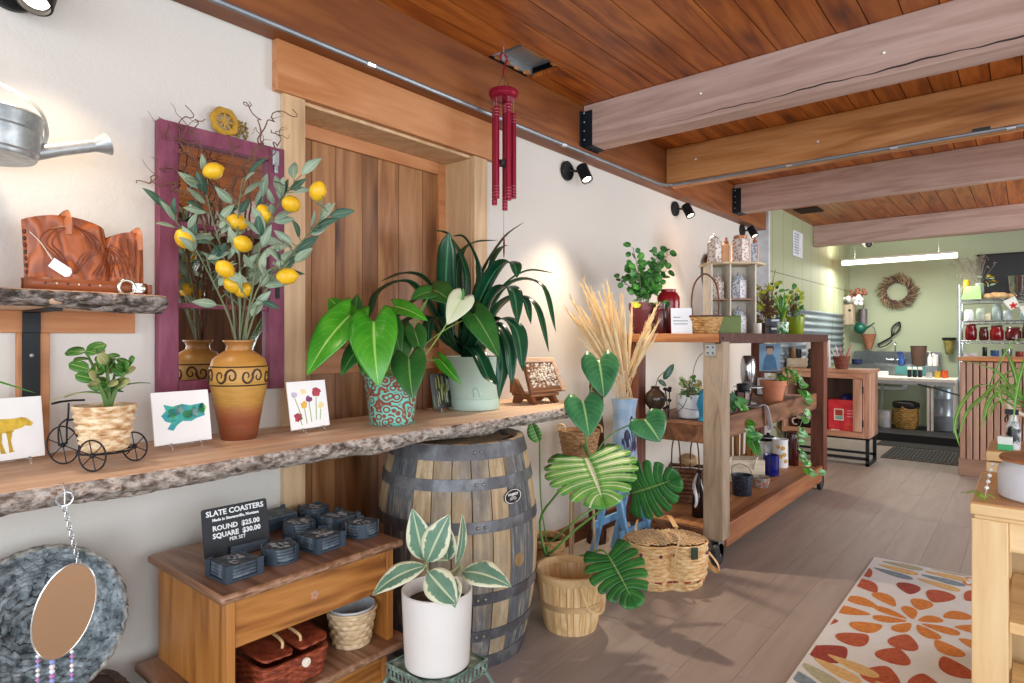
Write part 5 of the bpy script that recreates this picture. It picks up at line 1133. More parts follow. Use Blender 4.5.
def philodendron():
    L = V((.25, 2.955, .59)); t = thing('potted_philodendron', 'heart-leaved plant in a small woven pot on a wooden stand behind the monstera', 'potted plant', L)
    b = MB(); weave(b, [(.085, 0), (.118, .185)], 28, 9, .003, wall=.007); b.build('basket_pot', wickermat('brown seagrass', ['#7a5232', '#a67c50', '#c8a478'], 30), t)
    for s in (-1, 1):
        b = MB(); a = 2.2+s*1.2; c = V((.11*cos(a+pi), .11*sin(a+pi), .18)); b.tube(spline([c+V((-.03, 0, 0)), c+V((-.02, 0, .035)), c+V((.02, 0, .035)), c+V((.03, 0, 0))], 10), .006, 6); b.build('handle', m_cane, t)
    b = MB(); b.lathe([(0, .165), (.108, .16)], 24, cap0=False, cap1=False); b.build('soil', m_soil, t)
    for i, (bs, tp, w) in enumerate(PHIL):
        st = [V((.02*cos(i*2.2), .02*sin(i*2.2), .16))]+[V(p)-L for p in PHS[i]]; b = MB(); b.tube(spline(st, 16), .004, 6); b.build('leaf_stalk', plain('#6a9a5a', .5), t)
        b = MB(); b.leaf(V(bs)-L, V(tp)-L, w*1.15, ((.6, -.75, .3), (.55, -.7, .5), (.7, -.6, .3))[i], 'heart', .3, .18, 14, 4); b.build('leaf', m_phil, t, solid=.001)
    s = thing('wooden_plant_stand', 'round wooden stand lifting the woven heart-leaf plant pot', 'plant stand', (L.x, L.y, 0)); m = wood('light stand wood', ['#a88a66', '#c4a784'], 'Z')
    b = MB(); b.lathe([(0, .565), (.11, .565), (.114, .572), (.11, .588), (0, .588)], 30, cap0=False, cap1=False); b.build('top', m, s)
    for k in range(3):
        a = 2*pi*k/3+.5; b = MB(); b.tube([(.075*cos(a), .075*sin(a), .566), (.09*cos(a), .09*sin(a), 0)], .008, 8); b.build('leg', m, s)
    b = MB(); b.tube(spline([(0, 0, 0), (.01, .01, .4), (-.01, .0, .8), (.0, .01, 1.02)], 20), [.062-.0008*k+.004*sin(k*1.7) for k in range(21)], 12)
    tag(b.build('driftwood_log', mottled('dark split bark', [(.3, '#2c1a12'), (.55, '#5a3726'), (.7, '#7d5340')], 10, .9, .6, .01, 7, (2, 2, .3)), loc=(.11, 3.36, 0)), 'upright dark brown log standing against the wall behind the blue vase', 'log')
philodendron()
def picnic():
    t = thing('picnic_hamper', 'large pale woven picnic basket with lattice lid and bent handles, before the rolling bench', 'basket', (.745, 3.035, 0), RAD(42)); t.scale = (1.1, 1.1, 1.08)
    m = wickermat('honey split wood weave', ['#a8763e', '#cda066', '#e4c692', '#efdcb4'], 26)
    two = lambda a: (.165+.035*cos(2*a)**1-.022*math.exp(-((abs(abs(((a) % (2*pi))-pi)-pi/2))/.28)**2))/.2
    prof = [(.165, 0), (.19, .05), (.2, .13), (.195, .205)]
    b = MB(); weave(b, prof, 40, 13, .004, fn=two, wall=.007); bd = b.build('basket_body', m, t)
    b = MB()
    for k in range(18):
        a = 2*pi*k/18; r_ = .188*two(a)+.004; b.box(-.018, .018, -.003, .003, -.004, .004, 0, Matrix.Translation((r_*cos(a), r_*sin(a), .05)) @ Matrix.Rotation(a+pi/2, 4, 'Z'))
    b.build('red_band', plain('#8a3030', .6), bd)
    b = MB()
    for k in range(12): a = 2*pi*k/12+.1; r_ = .199*two(a)+.003; b.ball((r_*cos(a), r_*sin(a), .175), .0085, 8, 5)
    b.build('plum_dots', plain('#6a2a4a', .5), bd)
    lid = MB(); n = 48; lid.tube([(.197*two(2*pi*k/n)*cos(2*pi*k/n), .197*two(2*pi*k/n)*sin(2*pi*k/n), .213) for k in range(n)], .007, 6, closed=True)
    def inside(x, y): a = math.atan2(y, x); return x*x+y*y < (.19*two(a))**2
    for dirn in (0, 1):
        for k in range(-11, 12):
            c = k*.022; a = .62 if dirn else -.62; ux, uy = cos(a), sin(a); run = []
            for j in range(-40, 41):
                x, y = -uy*c+ux*j*.006, ux*c+uy*j*.006
                if inside(x, y): run.append((x, y))
            if len(run) > 3: (x0, y0), (x1, y1) = run[0], run[-1]; zt = lambda x, y: .219+.012*(1-(x*x+y*y)/.04)+.002*dirn; mid = ((x0+x1)/2, (y0+y1)/2); lid.tube(spline([(x0, y0, zt(x0, y0)), (mid[0], mid[1], zt(*mid)), (x1, y1, zt(x1, y1))], 6), .0065, 4, dirn, flatten=.6)
    b2 = MB(); b2.lathe([(0, .208), (.19, .206)], 40, cap0=False, cap1=False, fn=lambda i, a, z: two(a)); b2.build('lid_liner', plain('#6a4a2c', .8), t)
    lid.build('lattice_lid', [m, wickermat('grey brown lattice', ['#8a7258', '#b89c78', '#d8be98'], 30)], t)
    mh = wood('bent ash', ['#c39a62', '#dcb985'], 'Z', 1, .5)
    b = MB(); b.tube(spline([(.0, -.15, .10), (.0, -.165, .2), (.02, -.155, .27), (.02, -.10, .305)], 16), .012, 6, flatten=.3); b.tube(spline([(.02, -.10, .305), (.02, 0, .325), (.02, .06, .31)], 12), .012, 6, flatten=.3); b.build('bent_handle', mh, t)
    b = MB(); b.tube(spline([(-.12, .08, .14), (-.125, .085, .24), (-.12, .07, .29)], 12), .011, 6, flatten=.3); b.build('side_handle', mh, t); b = MB(); b.tube(spline([(.2, -.03, .16), (.235, -.05, .11), (.25, -.02, .06), (.23, .04, .07), (.2, .06, .15)], 16), .011, 6, flatten=.3); b.build('side_handle', mh, t)
    b = MB(); b.box(-.016, .016, -.006, .006, -.035, .02, 0, Matrix.Translation((.09, -.153, .205)) @ Matrix.Rotation(.2, 4, 'Z')); b.build('leather_tab', plain('#243a2c', .5), t, bevel=.003)
picnic()
# ------------------------------------------------------------ wind chime
def chime():
    t = thing('wind_chime', 'crimson metal wind chime hanging from the wooden ceiling', 'wind chime', (.235, 2.31, 2.74)); mr = plain('#9c1f3c', .28, .55, var=.05); dk_ = plain('#2a1a1c', .6)
    b = MB(); b.tube([(0, .0, -.002), (0, 0, -.06)], .003, 6); b.build('screw_hook', plain('#d8dcdc', .3, .9), t)
    b = MB(); b.tube(spline([(.0, -.02, -.075), (.0, -.022, -.05), (0, 0, -.035), (0, .025, -.055), (0, .01, -.09), (0, .0, -.12), (0, .0, -.14)], 24), .005, 7); b.build('red_hook', mr, t)
    b = MB()
    for k in range(3): a = 2*pi*k/3; b.tube([(0, 0, -.14), (.045*cos(a), .045*sin(a), -.225)], .001, 4)
    b.build('cords', dk_, t)
    b = MB(); b.lathe([(0, -.216), (.06, -.218), (.072, -.224), (.074, -.232), (.07, -.237), (.073, -.243), (.07, -.249), (.06, -.262), (.055, -.264), (0, -.258)], 40, cap0=False, cap1=False); b.build('crown', mr, t)
    for k, (z0, z1) in enumerate(((-.33, -.75), (-.265, -.80), (-.30, -.78), (-.31, -.76), (-.29, -.77))):
        a = 2*pi*k/5+.9; x, y = .05*cos(a), .05*sin(a); b = MB(); b.tube([(x, y, z0), (x, y, z1)], .0135, 14); tb = b.build('chime_tube', mr, t)
        b = MB(); b.tube([(x, y, -.26), (x, y, z0)], .0009, 4)
        for z in (z0-.015, z0-.03, z0-.045, z1+.015, z1+.03, z1+.045, z1+.06): b.tube([(x+.0137*cos(q), y+.0137*sin(q), z) for q in [2*pi*j/16 for j in range(16)]], .0012, 4, closed=True)
        b.build('silver_rings', plain('#e6b8c0', .3, .6), tb)
    b = MB(); b.lathe([(0, -.565), (.028, -.565), (.03, -.575), (.028, -.59), (0, -.59)], 24, cap0=False, cap1=False); b.build('striker', dk_, t)
    b = MB(); b.tube([(0, 0, -.26), (0, 0, -.93)], .0008, 4); b.build('centre_cord', dk_, t)
    b = MB(); M = frame((0, 0, -.93), (.64, -.4, 0), (0, 0, -1), (.4, .64, 0)); b.prism([(-.006, 0), (.006, 0), (.018, .05), (.012, .09), (0, .115), (-.014, .085), (-.016, .045)], .004, M); b.build('wind_sail', plain('#8a3a2c', .5), t)
chime()
# ============================================================ ROLLING BENCH AND WHAT STANDS ON IT
m_bench = wood('weathered brown bench timber', ['#4a2c1a', '#6b4428', '#80563a', '#96704e'], 'Y', 1, .65, .12, .4); m_benchx = wood('warm brown board', ['#8a5530', '#a86f42', '#ba8455'], 'X', 1, .6, .06, .4)
m_post = wood('grey tan sawn post', ['#857360', '#998670', '#a8957e', '#8c8378'], 'Z', 1.6, .75, .05, .3); m_postd = wood('red brown post', ['#4c2719', '#6b3a26', '#7d4a34'], 'Z', 1.2, .6, .05, .3)
m_rust = mottled('dark rusty angle iron', [(.3, '#3a1f18'), (.6, '#553025'), (.75, '#6e4535')], 20, .6, .2, .002, 5, (1, 1, 1), .3)
BT = 1.325
def bench():
    t = thing('rolling_bench', 'long brown timber work bench on casters with two shelves full of plants and pots', 'bench', (.58, 4.63, 0)); ox, oy = .58, 4.63
    def bx(nm, m, x0, x1, y0, y1, z0, z1, bev=.004): b = MB(); b.box(x0-ox, x1-ox, y0-oy, y1-oy, z0, z1); return b.build(nm, m, t, bevel=bev)
    p = bx('post', m_post, .785, .90, 3.43, 3.54, .15, 1.28); bx('post', m_postd, .785, .89, 5.72, 5.84, .15, 1.28); bx('post', m_postd, .28, .37, 3.43, 3.53, .15, 1.28); bx('post', m_postd, .28, .37, 5.72, 5.82, .15, 1.28)
    b = MB(); b.box(.80-ox, .86-ox, 3.426-oy, 3.43-oy, 1.20, 1.262); [b.ball((x-ox, 3.425-oy, z), .006, 8, 4, 1) for x in (.815, .845) for z in (1.215, 1.247)]; b.build('bracket_plate', [plain('#c8d0d6', .35, .7), plain('#55606a', .4, .7)], p)
    b = MB(); planks_y(b, .27-ox, .885-ox, 3.44-oy, 5.84-oy, 1.281, BT, .155, .003); b.build('bench_top', m_bench, t)
    bx('top_end_rail', m_benchx, .26, .89, 3.415, 3.44, 1.275, BT+.001); b = MB(); b.box(.886-ox, .892-ox, 3.415-oy, 5.86-oy, 1.268, BT+.004); b.box(.86-ox, .886-ox, 3.415-oy, 5.86-oy, 1.268, 1.274); b.ball((.894-ox, 3.45-oy, 1.30), .007, 8, 5); b.build('edge_angle', m_rust, t)
    b = MB(); planks_y(b, .29-ox, .80-ox, 3.45-oy, 5.82-oy, .765, .80, .128, .003); b.build('middle_shelf', m_bench, t)
    bx('middle_front_rail', m_bench, .80, .835, 3.54, 5.72, .695, .83); bx('middle_end_rail', m_bench, .37, .785, 3.435, 3.46, .69, .80)
    b = MB(); planks_y(b, .29-ox, .84-ox, 3.45-oy, 5.82-oy, .165, .20, .138, .003); b.build('lower_shelf', m_benchx if False else wood('light brown shelf boards', ['#8a5a34', '#a87448', '#bb8a5c'], 'Y', 1), t)
    bx('lower_front_rail', wood('orange brown rail', ['#7d4a28', '#965d36', '#a87045'], 'Y', 1), .845, .88, 3.54, 5.72, .085, .215); bx('lower_end_rail', m_bench, .37, .785, 3.435, 3.46, .085, .20)
    for x, y in ((.845, 3.485), (.84, 5.78), (.33, 3.485), (.33, 5.77)):
        b = MB(); b.lathe([(0, -.016), (.060, -.016), (.066, -.010), (.066, .010), (.060, .016), (0, .016)], 28, M=frame((x-ox+.012, y-oy-.02, .066), (0, 1, 0), (0, 0, 1), (1, 0, 0)), cap0=False, cap1=False); c = b.build('caster_wheel', plain('#1d2226', .5), t)
        b = MB(); b.box(x-ox-.04, x-ox+.04, y-oy-.045, y-oy+.045, .142, .15)
        for s in (-1, 1): b.prism([(-.045, .142), (.045, .142), (.02, .05), (-.01, .045)], .004, frame((x-ox+s*.024, y-oy, 0), (0, 1, 0), (0, 0, 1), (1, 0, 0)))
        b.tube([(x-ox-.03, y-oy-.02, .06), (x-ox+.03, y-oy-.02, .06)], .008, 8); b.build('fork', plain('#b6bfc8', .3, .8), c)
bench()
def lathe_thing(name, label, cat, loc, prof, mat, part='body', extra=None, seg=32, fn=None, group=None):
    t = thing(name, label, cat, loc, group=group); b = MB(); b.lathe(prof, seg, cap0=False, cap1=False, fn=fn); o = b.build(part, mat, t)
    if extra: extra(t, o)
    return t
def potprof(r0, r1, h, rim=.006, rh=.0, w=.005):
    return [(0, 0), (r0, 0), (r0+.002, .003), (r1-rim, h-rh), (r1, h-rh), (r1, h), (r1-w, h), (r1-rim-w, h-rh-.01), (r0*.9, h*.75), (0, h*.75)]
def bushy(b, c, n, spread, h, l, w, rr, shape='oval', m=2, up=.6, stemm=None):
    c = V(c)
    for k in range(n):
        a = rr.random()*6.28; q = rr.random()**.6; p = c+V((spread*q*cos(a), spread*q*sin(a), h*rr.random()))
        d = V((cos(a)*rr.uniform(.3, 1), sin(a)*rr.uniform(.3, 1), rr.uniform(-.4, up))).normalized(); ll = l*rr.uniform(.7, 1.2)
        if stemm is not None: b.tube(spline([c, c.lerp(p, .6)+V((0, 0, .25*h)), p], 6), .0016, 4, stemm)
        b.leaf(p, p+d*ll, w*ll/l, (rr.uniform(.2, .8), rr.uniform(-1, -.2), rr.uniform(.1, .8)), shape, .3, .2, 6, 2, rr.randrange(m))
m_pil = leafmat('coin plant leaf', '#2c7430', '#5aa648', '#9aca80', .3, None, vein=.1); m_pild = leafmat('dark coin leaf', '#1c4a24', '#347a38', '#6aa860', .35, None, vein=.1); m_yel = leafmat('yellow green leaf', '#8aa820', '#c4cc3c', '#e0e080', .4, None, vein=.1)
def pilea():
    L = V((.345, 3.55, BT+.001)); t = thing('potted_coin_plant', 'round-leaved bushy green plant in a maroon pot at the near end of the bench', 'potted plant', L)
    b = MB(); b.lathe([(0, 0), (.062, 0), (.066, .004), (.088, .15), (.094, .15), (.096, .195), (.09, .195), (.086, .17), (0, .165)], 36, cap0=False, cap1=False); b.build('pot', plain('#6e2a32', .4), t)
    rr = random.Random(5); b = MB()
    for k in range(15):
        a = 2*pi*k/15*2.4; s = (rr.uniform(.03, .22)); h = rr.uniform(.16, .36); tip = V((s*cos(a)*1.1, s*sin(a)*.8, .18+h)); cv = spline([V((.02*cos(a), .02*sin(a), .16)), V((tip.x*.4, tip.y*.4, .18+h*.5)), tip], 10); b.tube(cv, .0022, 5, 2)
        for j in range(3, 11):
            for u in range(2):
                q = cv[j]; d = V((rr.uniform(-1, 1), rr.uniform(-1, 1), rr.uniform(-.3, .6))).normalized(); l = rr.uniform(.034, .055); q2 = q+d*.018; b.tube([q, q2], .0012, 4, 2)
                b.leaf(q2, q2+d*l, l*.95, (rr.uniform(.2, 1), rr.uniform(-1, -.1), rr.uniform(0, .8)), 'round', .2, .1, 7, 2, 0 if rr.random() < .65 else 1)
    b.leaf((.0, -.09, .2), (.01, -.13, .16), .06, (.5, -.7, .5), 'round', .2, .1, 7, 2, 3); bushy(b, (.08, .0, .15), 16, .06, .05, .04, .035, rr, 'round', 2, .1, 2)
    b.build('foliage', [m_pil, m_pild, m_stem, m_yel], t)
pilea()
m_red = plain('#8c1420', .22, var=.05); m_maroon = plain('#4a1418', .25, var=.05)
lathe_thing('red_canister', 'glossy dark red rounded canister near the wall on the bench top', 'canister', (.46, 3.66, BT+.001), [(0, 0), (.066, 0), (.07, .006), (.072, .2), (.07, .235), (.055, .262), (.046, .266), (.046, .285), (.0, .288)], m_red)
def red_jar():
    t = thing('red_glass_jar', 'small dark red glass jar with pale reflections in front of the red canister', 'jar', (.475, 3.52, BT+.001))
    b = MB(); b.lathe([(0, 0), (.038, 0), (.041, .005), (.041, .13), (.037, .15), (.03, .155), (.03, .172), (0, .172)], 28, cap0=False, cap1=False); b.build('body', m_maroon, t)
    b = MB(); b.lathe([(0, .17), (.033, .17), (.033, .188), (0, .19)], 24, cap0=False, cap1=False); b.build('lid', plain('#5c4a48', .3, .6), t)
red_jar()
def text_card(name, label, loc, w, h, rz, face, lines, cat='card', lean=.12, ink='#7a8894', extra=None):
    t = thing(name, label, cat, loc, rz); c, s = cos(lean), sin(lean); M = frame((.0, 0, .001), (1, 0, 0), (0, s, c), (0, -c, s))
    b = MB(); b.box(-w/2, w/2, 0, h, -.003, 0, 0, M); b.box(-.02, .02, 0, .004, -.05, 0, 0); cd = b.build('card', plain(face, .5, var=.02), t)
    b = MB()
    for x0, x1, y in lines: b.box(x0*w, x1*w, y*h, y*h+.005, 0, .0006, 0, M)
    if lines: b.build('print_lines', plain(ink, .6), cd)
    if extra: extra(t, cd, M)
    return t
text_card('info_card', 'pale blue white card with faint printed lines on the bench top beside the hoop basket', (.625, 3.50, BT+.001), .125, .155, RAD(38), '#dfe8f2', [(-.4, -.05, .62), (-.4, .3, .48), (-.38, .28, .36)])
def hoop_basket():
    t = thing('hoop_handle_basket', 'small oval brown and cream woven basket with a tall thin hoop handle on the bench', 'basket', (.72, 3.62, BT+.001), RAD(38))
    b = MB(); weave(b, [(.07, 0), (.105, .105)], 24, 7, .004, sy=.72, wall=.006); b.build('basket_body', wickermat('mixed brown cream weave', ['#3e2616', '#a06c34', '#c8a468', '#6a4424'], 22), t)
    b = MB(); b.tube([(.104*cos(a), .104*.72*sin(a), .105) for a in [2*pi*k/40 for k in range(40)]], .006, 6, closed=True); b.build('dark_rim', plain('#4a3226', .7), t)
    b = MB(); b.tube(spline([(-.075, 0, .08), (-.082, 0, .2), (-.06, 0, .31), (0, 0, .362), (.06, 0, .31), (.082, 0, .2), (.075, 0, .08)], 30), .0055, 6); b.build('hoop_handle', plain('#6a4028', .6), t)
hoop_basket()
m_olg = plain('#5a6c1c', .45, var=.1)
def green_vase():
    t = thing('green_glass_cube', 'square olive green glass vase on the bench before the display unit', 'vase', (.80, 3.76, BT+.001), RAD(38)); b = MB(); w = .072; h = .11
    b.box(-w, w, -w*.7, w*.7, 0, h); b.build('glass_cube', m_olg, t, bevel=.006); b = MB(); b.box(-w+.008, w-.008, -w*.7+.008, w*.7-.008, h, h+.001); b.build('inside_rim', plain('#3f4a16', .3), t)
green_vase()
# the white display unit with patterned bottles
m_pat = N('rust and white patterned ceramic'); vo = m_pat.n('ShaderNodeTexVoronoi', _0=m_pat.coord()); vo.inputs['Scale'].default_value = 55
m_pat.bs(Base_Color=m_pat.ramp(vo.outputs['Distance'], [(.22, '#8a6a5e'), (.45, '#c4b4aa'), (.65, '#dcd4cc')]), Roughness=.35); m_pat = m_pat.m
m_patb = N('blue grey patterned ceramic'); vo = m_patb.n('ShaderNodeTexVoronoi', _0=m_patb.coord()); vo.inputs['Scale'].default_value = 60
m_patb.bs(Base_Color=m_patb.ramp(vo.outputs['Distance'], [(.2, '#707e98'), (.45, '#a8b0bc'), (.65, '#d0d2d6')]), Roughness=.35); m_patb = m_patb.m
m_cop = plain('#a06a4a', .35, .5); UX, UY, UZ = .46, 4.72, RAD(40)
def unit():
    t = thing('display_unit', 'white open display unit with two columns of shelves standing on the bench', 'display shelf', (UX, UY, BT+.001), UZ); mw = plain('#ddd6c8', .55); me = plain('#9a7a5c', .6)
    b = MB(); b.box(-.175, .165, .09, .10, 0, .53); b.build('back_panel', mw, t)
    for x in (-.175, -.035, .155): b = MB(); b.box(x, x+.01, -.10, .09, 0, .53); b.build('divider', [mw], t); 
    for z in (.0, .262):
        b = MB(); b.box(-.165, .155, -.095, .09, z, z+.01); b.build('shelf', me, t)
    b = MB(); b.prism([(-.22, -.06), (-.10, -.15), (.16, -.14), (.26, -.04), (.25, .11), (-.21, .11)], .014, Matrix.Translation((0, 0, .53))); b.build('top_board', plain('#c9b795', .6), t)
unit()
def hexjar(label, lx, ly, z, r, h, n=6, m=None, lid='dome', mlid=None, name='patterned_bottle'):
    p = Matrix.Rotation(UZ, 3, 'Z') @ V((lx, ly, 0)); t = thing(name, label, 'bottle', (UX+p.x, UY+p.y, BT+.002+z), UZ+.3, 'patterned lidded bottles on the display unit')
    m = m or m_pat; mlid = mlid or m
    b = MB(); hx = [(r*cos(2*pi*k/n), r*sin(2*pi*k/n)) for k in range(n)]; b.prism(hx, h); b.prism([(x*.9, y*.9) for x, y in hx], .006, Matrix.Translation((0, 0, h))); b.build('body', m, t, bevel=.003)
    b = MB()
    for k in range(n): x, y = hx[k]; b.tube([(x*1.005, y*1.005, .003), (x*1.005, y*1.005, h-.003)], .0022, 4)
    b.build('seams', m_cop, t)
    b = MB()
    if lid == 'dome': b.lathe([(0, h+.004), (r*.62, h+.004), (r*.66, h+.012), (r*.66, h+.028), (r*.5, h+.042), (r*.2, h+.048), (.009, h+.052), (.012, h+.062), (0, h+.07)], 20, cap0=False, cap1=False)
    elif lid == 'flat': b.lathe([(0, h+.004), (r*.7, h+.004), (r*.72, h+.03), (r*.6, h+.034), (0, h+.034)], 20, cap0=False, cap1=False)
    else: b.lathe([(0, h+.004), (r*.55, h+.004), (r*.5, h+.03), (r*.3, h+.032), (r*.3, h+.055), (0, h+.058)], 16, cap0=False, cap1=False)
    b.build('lid', mlid, t)
m_or = plain('#d8a878', .5)
hexjar('tall white and rust patterned bottle at the left on top of the display unit', -.135, -.05, .545, .056, .155)
hexjar('small plain tan square bottle on top of the display unit, left of the widest bottle', -.04, -.03, .545, .035, .14, 4, m_or, 'cap', m_cop)
hexjar('widest patterned bottle with flat copper lid on top of the display unit', .065, -.04, .545, .068, .175, 6, None, 'flat', m_cop)
hexjar('small patterned bottle at the right end on top of the display unit', .185, -.02, .545, .032, .15, 4, m_patb, 'cap', m_cop)
hexjar('rust patterned bottle in the upper left compartment of the display unit', -.10, -.02, .273, .05, .13)
hexjar('blue grey patterned bottle in the upper right compartment of the display unit', .06, -.02, .273, .06, .14, 6, m_patb)
hexjar('rust patterned bottle in the lower left compartment of the display unit', -.10, -.02, .011, .05, .125)
hexjar('blue grey patterned bottle in the lower right compartment of the display unit', .06, -.02, .011, .06, .135, 6, m_patb)
def garland():
    L = V((.035, 5.38, 1.85)); t = thing('leather_braid', 'dark brown braided hanging on the wall left of the display unit', 'wall hanging', L); b = MB()
    cv = spline([(0, .05, .2), (0, -.05, .17), (0, -.09, .08), (0, -.06, -.06), (0, .02, -.17), (0, .06, -.22)], 40)
    for s in (0, 2.1, 4.2): b.tube([p+V((.008*cos(k*.9+s), .014*sin(k*.9+s), .008*cos(k*.9+s))) for k, p in enumerate(cv)], [.009+.012*sin(pi*min(1, k/34)) for k in range(41)], 6)
    b.build('braid', mottled('dark braided leather', [(.3, '#1e1210'), (.6, '#4a2820'), (.75, '#6e3c30')], 30, .6), t)
    b = MB()
    for k in range(9): b.ball((.02, -.06+.02*sin(k), .16-.02*k), .014, 8, 5)
    b.build('beads', plain('#5a1a2a', .5), t)
garland()
def bench_top_right():
    rr = random.Random(12)
    L = V((.56, 5.30, BT+.001)); t = thing('potted_ivy', 'dark bushy trailing plant on the bench right of the display unit', 'potted plant', L)
    b = MB(); b.lathe(potprof(.05, .065, .1), 28, cap0=False, cap1=False); b.build('pot', plain('#3c2c24', .7), t)
    b = MB(); bushy(b, (0, 0, .08), 110, .10, .36, .05, .034, rr, 'oval', 3, .8, 3); b.build('foliage', [m_pild, leafmat('bronze leaf', '#5a4420', '#8a7030', '#a08a50', .5, None, vein=.1), m_yel, m_twig], t)
    b = MB(); b.tube(spline([(.0, .03, .3), (.02, .06, .42), (.03, .10, .55)], 10), .0025, 5); b.build('bare_stem', m_twig, t)
    t = thing('stacked_boxes', 'two small dark blue boxes stacked on the bench beside the green cup', 'box', (.66, 5.12, BT+.001), RAD(36))
    for z, m in ((0, '#1c2230'), (.066, '#2a3246')):
        b = MB(); b.box(-.05, .05, -.045, .045, z, z+.062); b.build('box', plain(m, .4), t, bevel=.002)
        b = MB(); b.box(-.03, .03, -.0465, -.045, z+.04, z+.055); b.build('silver_label', plain('#c8d0dc', .4), t)
    L = V((.79, 4.92, BT+.001)); t = thing('spiky_plant', 'bright yellow green spiky plant in a green and white patterned cup on the bench', 'potted plant', L)
    b = MB(); b.lathe(potprof(.036, .05, .095), 28, cap0=False, cap1=False); b.build('cup', mottled('green white cup', [(.42, '#f0f4ec'), (.5, '#58b868'), (.6, '#2a3a30')], 40, .3, 0), t)
    b = MB()
    for k in range(22): a = rr.random()*6.28; s = rr.uniform(.04, .17); h = rr.uniform(.10, .28); b.strap([(0, 0, .08), (s*.4*cos(a), s*.4*sin(a), .08+h*.7), (s*cos(a), s*sin(a), .08+h)], .016, k % 2, 10, 1)
    b.build('leaves', [m_yel, m_pil], t)
    L = V((.76, 5.36, BT+.001)); t = thing('olive_pot', 'olive and mustard glazed pot with a leafy plant at the far bench corner', 'potted plant', L)
    b = MB(); b.lathe(potprof(.056, .078, .15), 36, cap0=False, cap1=False); b.build('pot', mottled('olive mustard glaze', [(.35, '#b08a1e'), (.5, '#8a9420'), (.65, '#6d8a1e')], 6, .25, 0, stretch=(1.6, 1.6, .3)), t)
    b = MB(); bushy(b, (-.02, 0, .12), 60, .07, .26, .05, .028, rr, 'oval', 3, 1.2, 3); b.build('foliage', [m_pild, m_pil, m_yel, m_twig], t)
    t = thing('small_silver_cup', 'tiny pale cup on the bench between green glass vase and dark boxes', 'cup', (.74, 4.50, BT+.001)); b = MB(); b.lathe(potprof(.025, .034, .08), 24, cap0=False, cap1=False); b.build('cup', plain('#d8d4cc', .3), t)
bench_top_right()
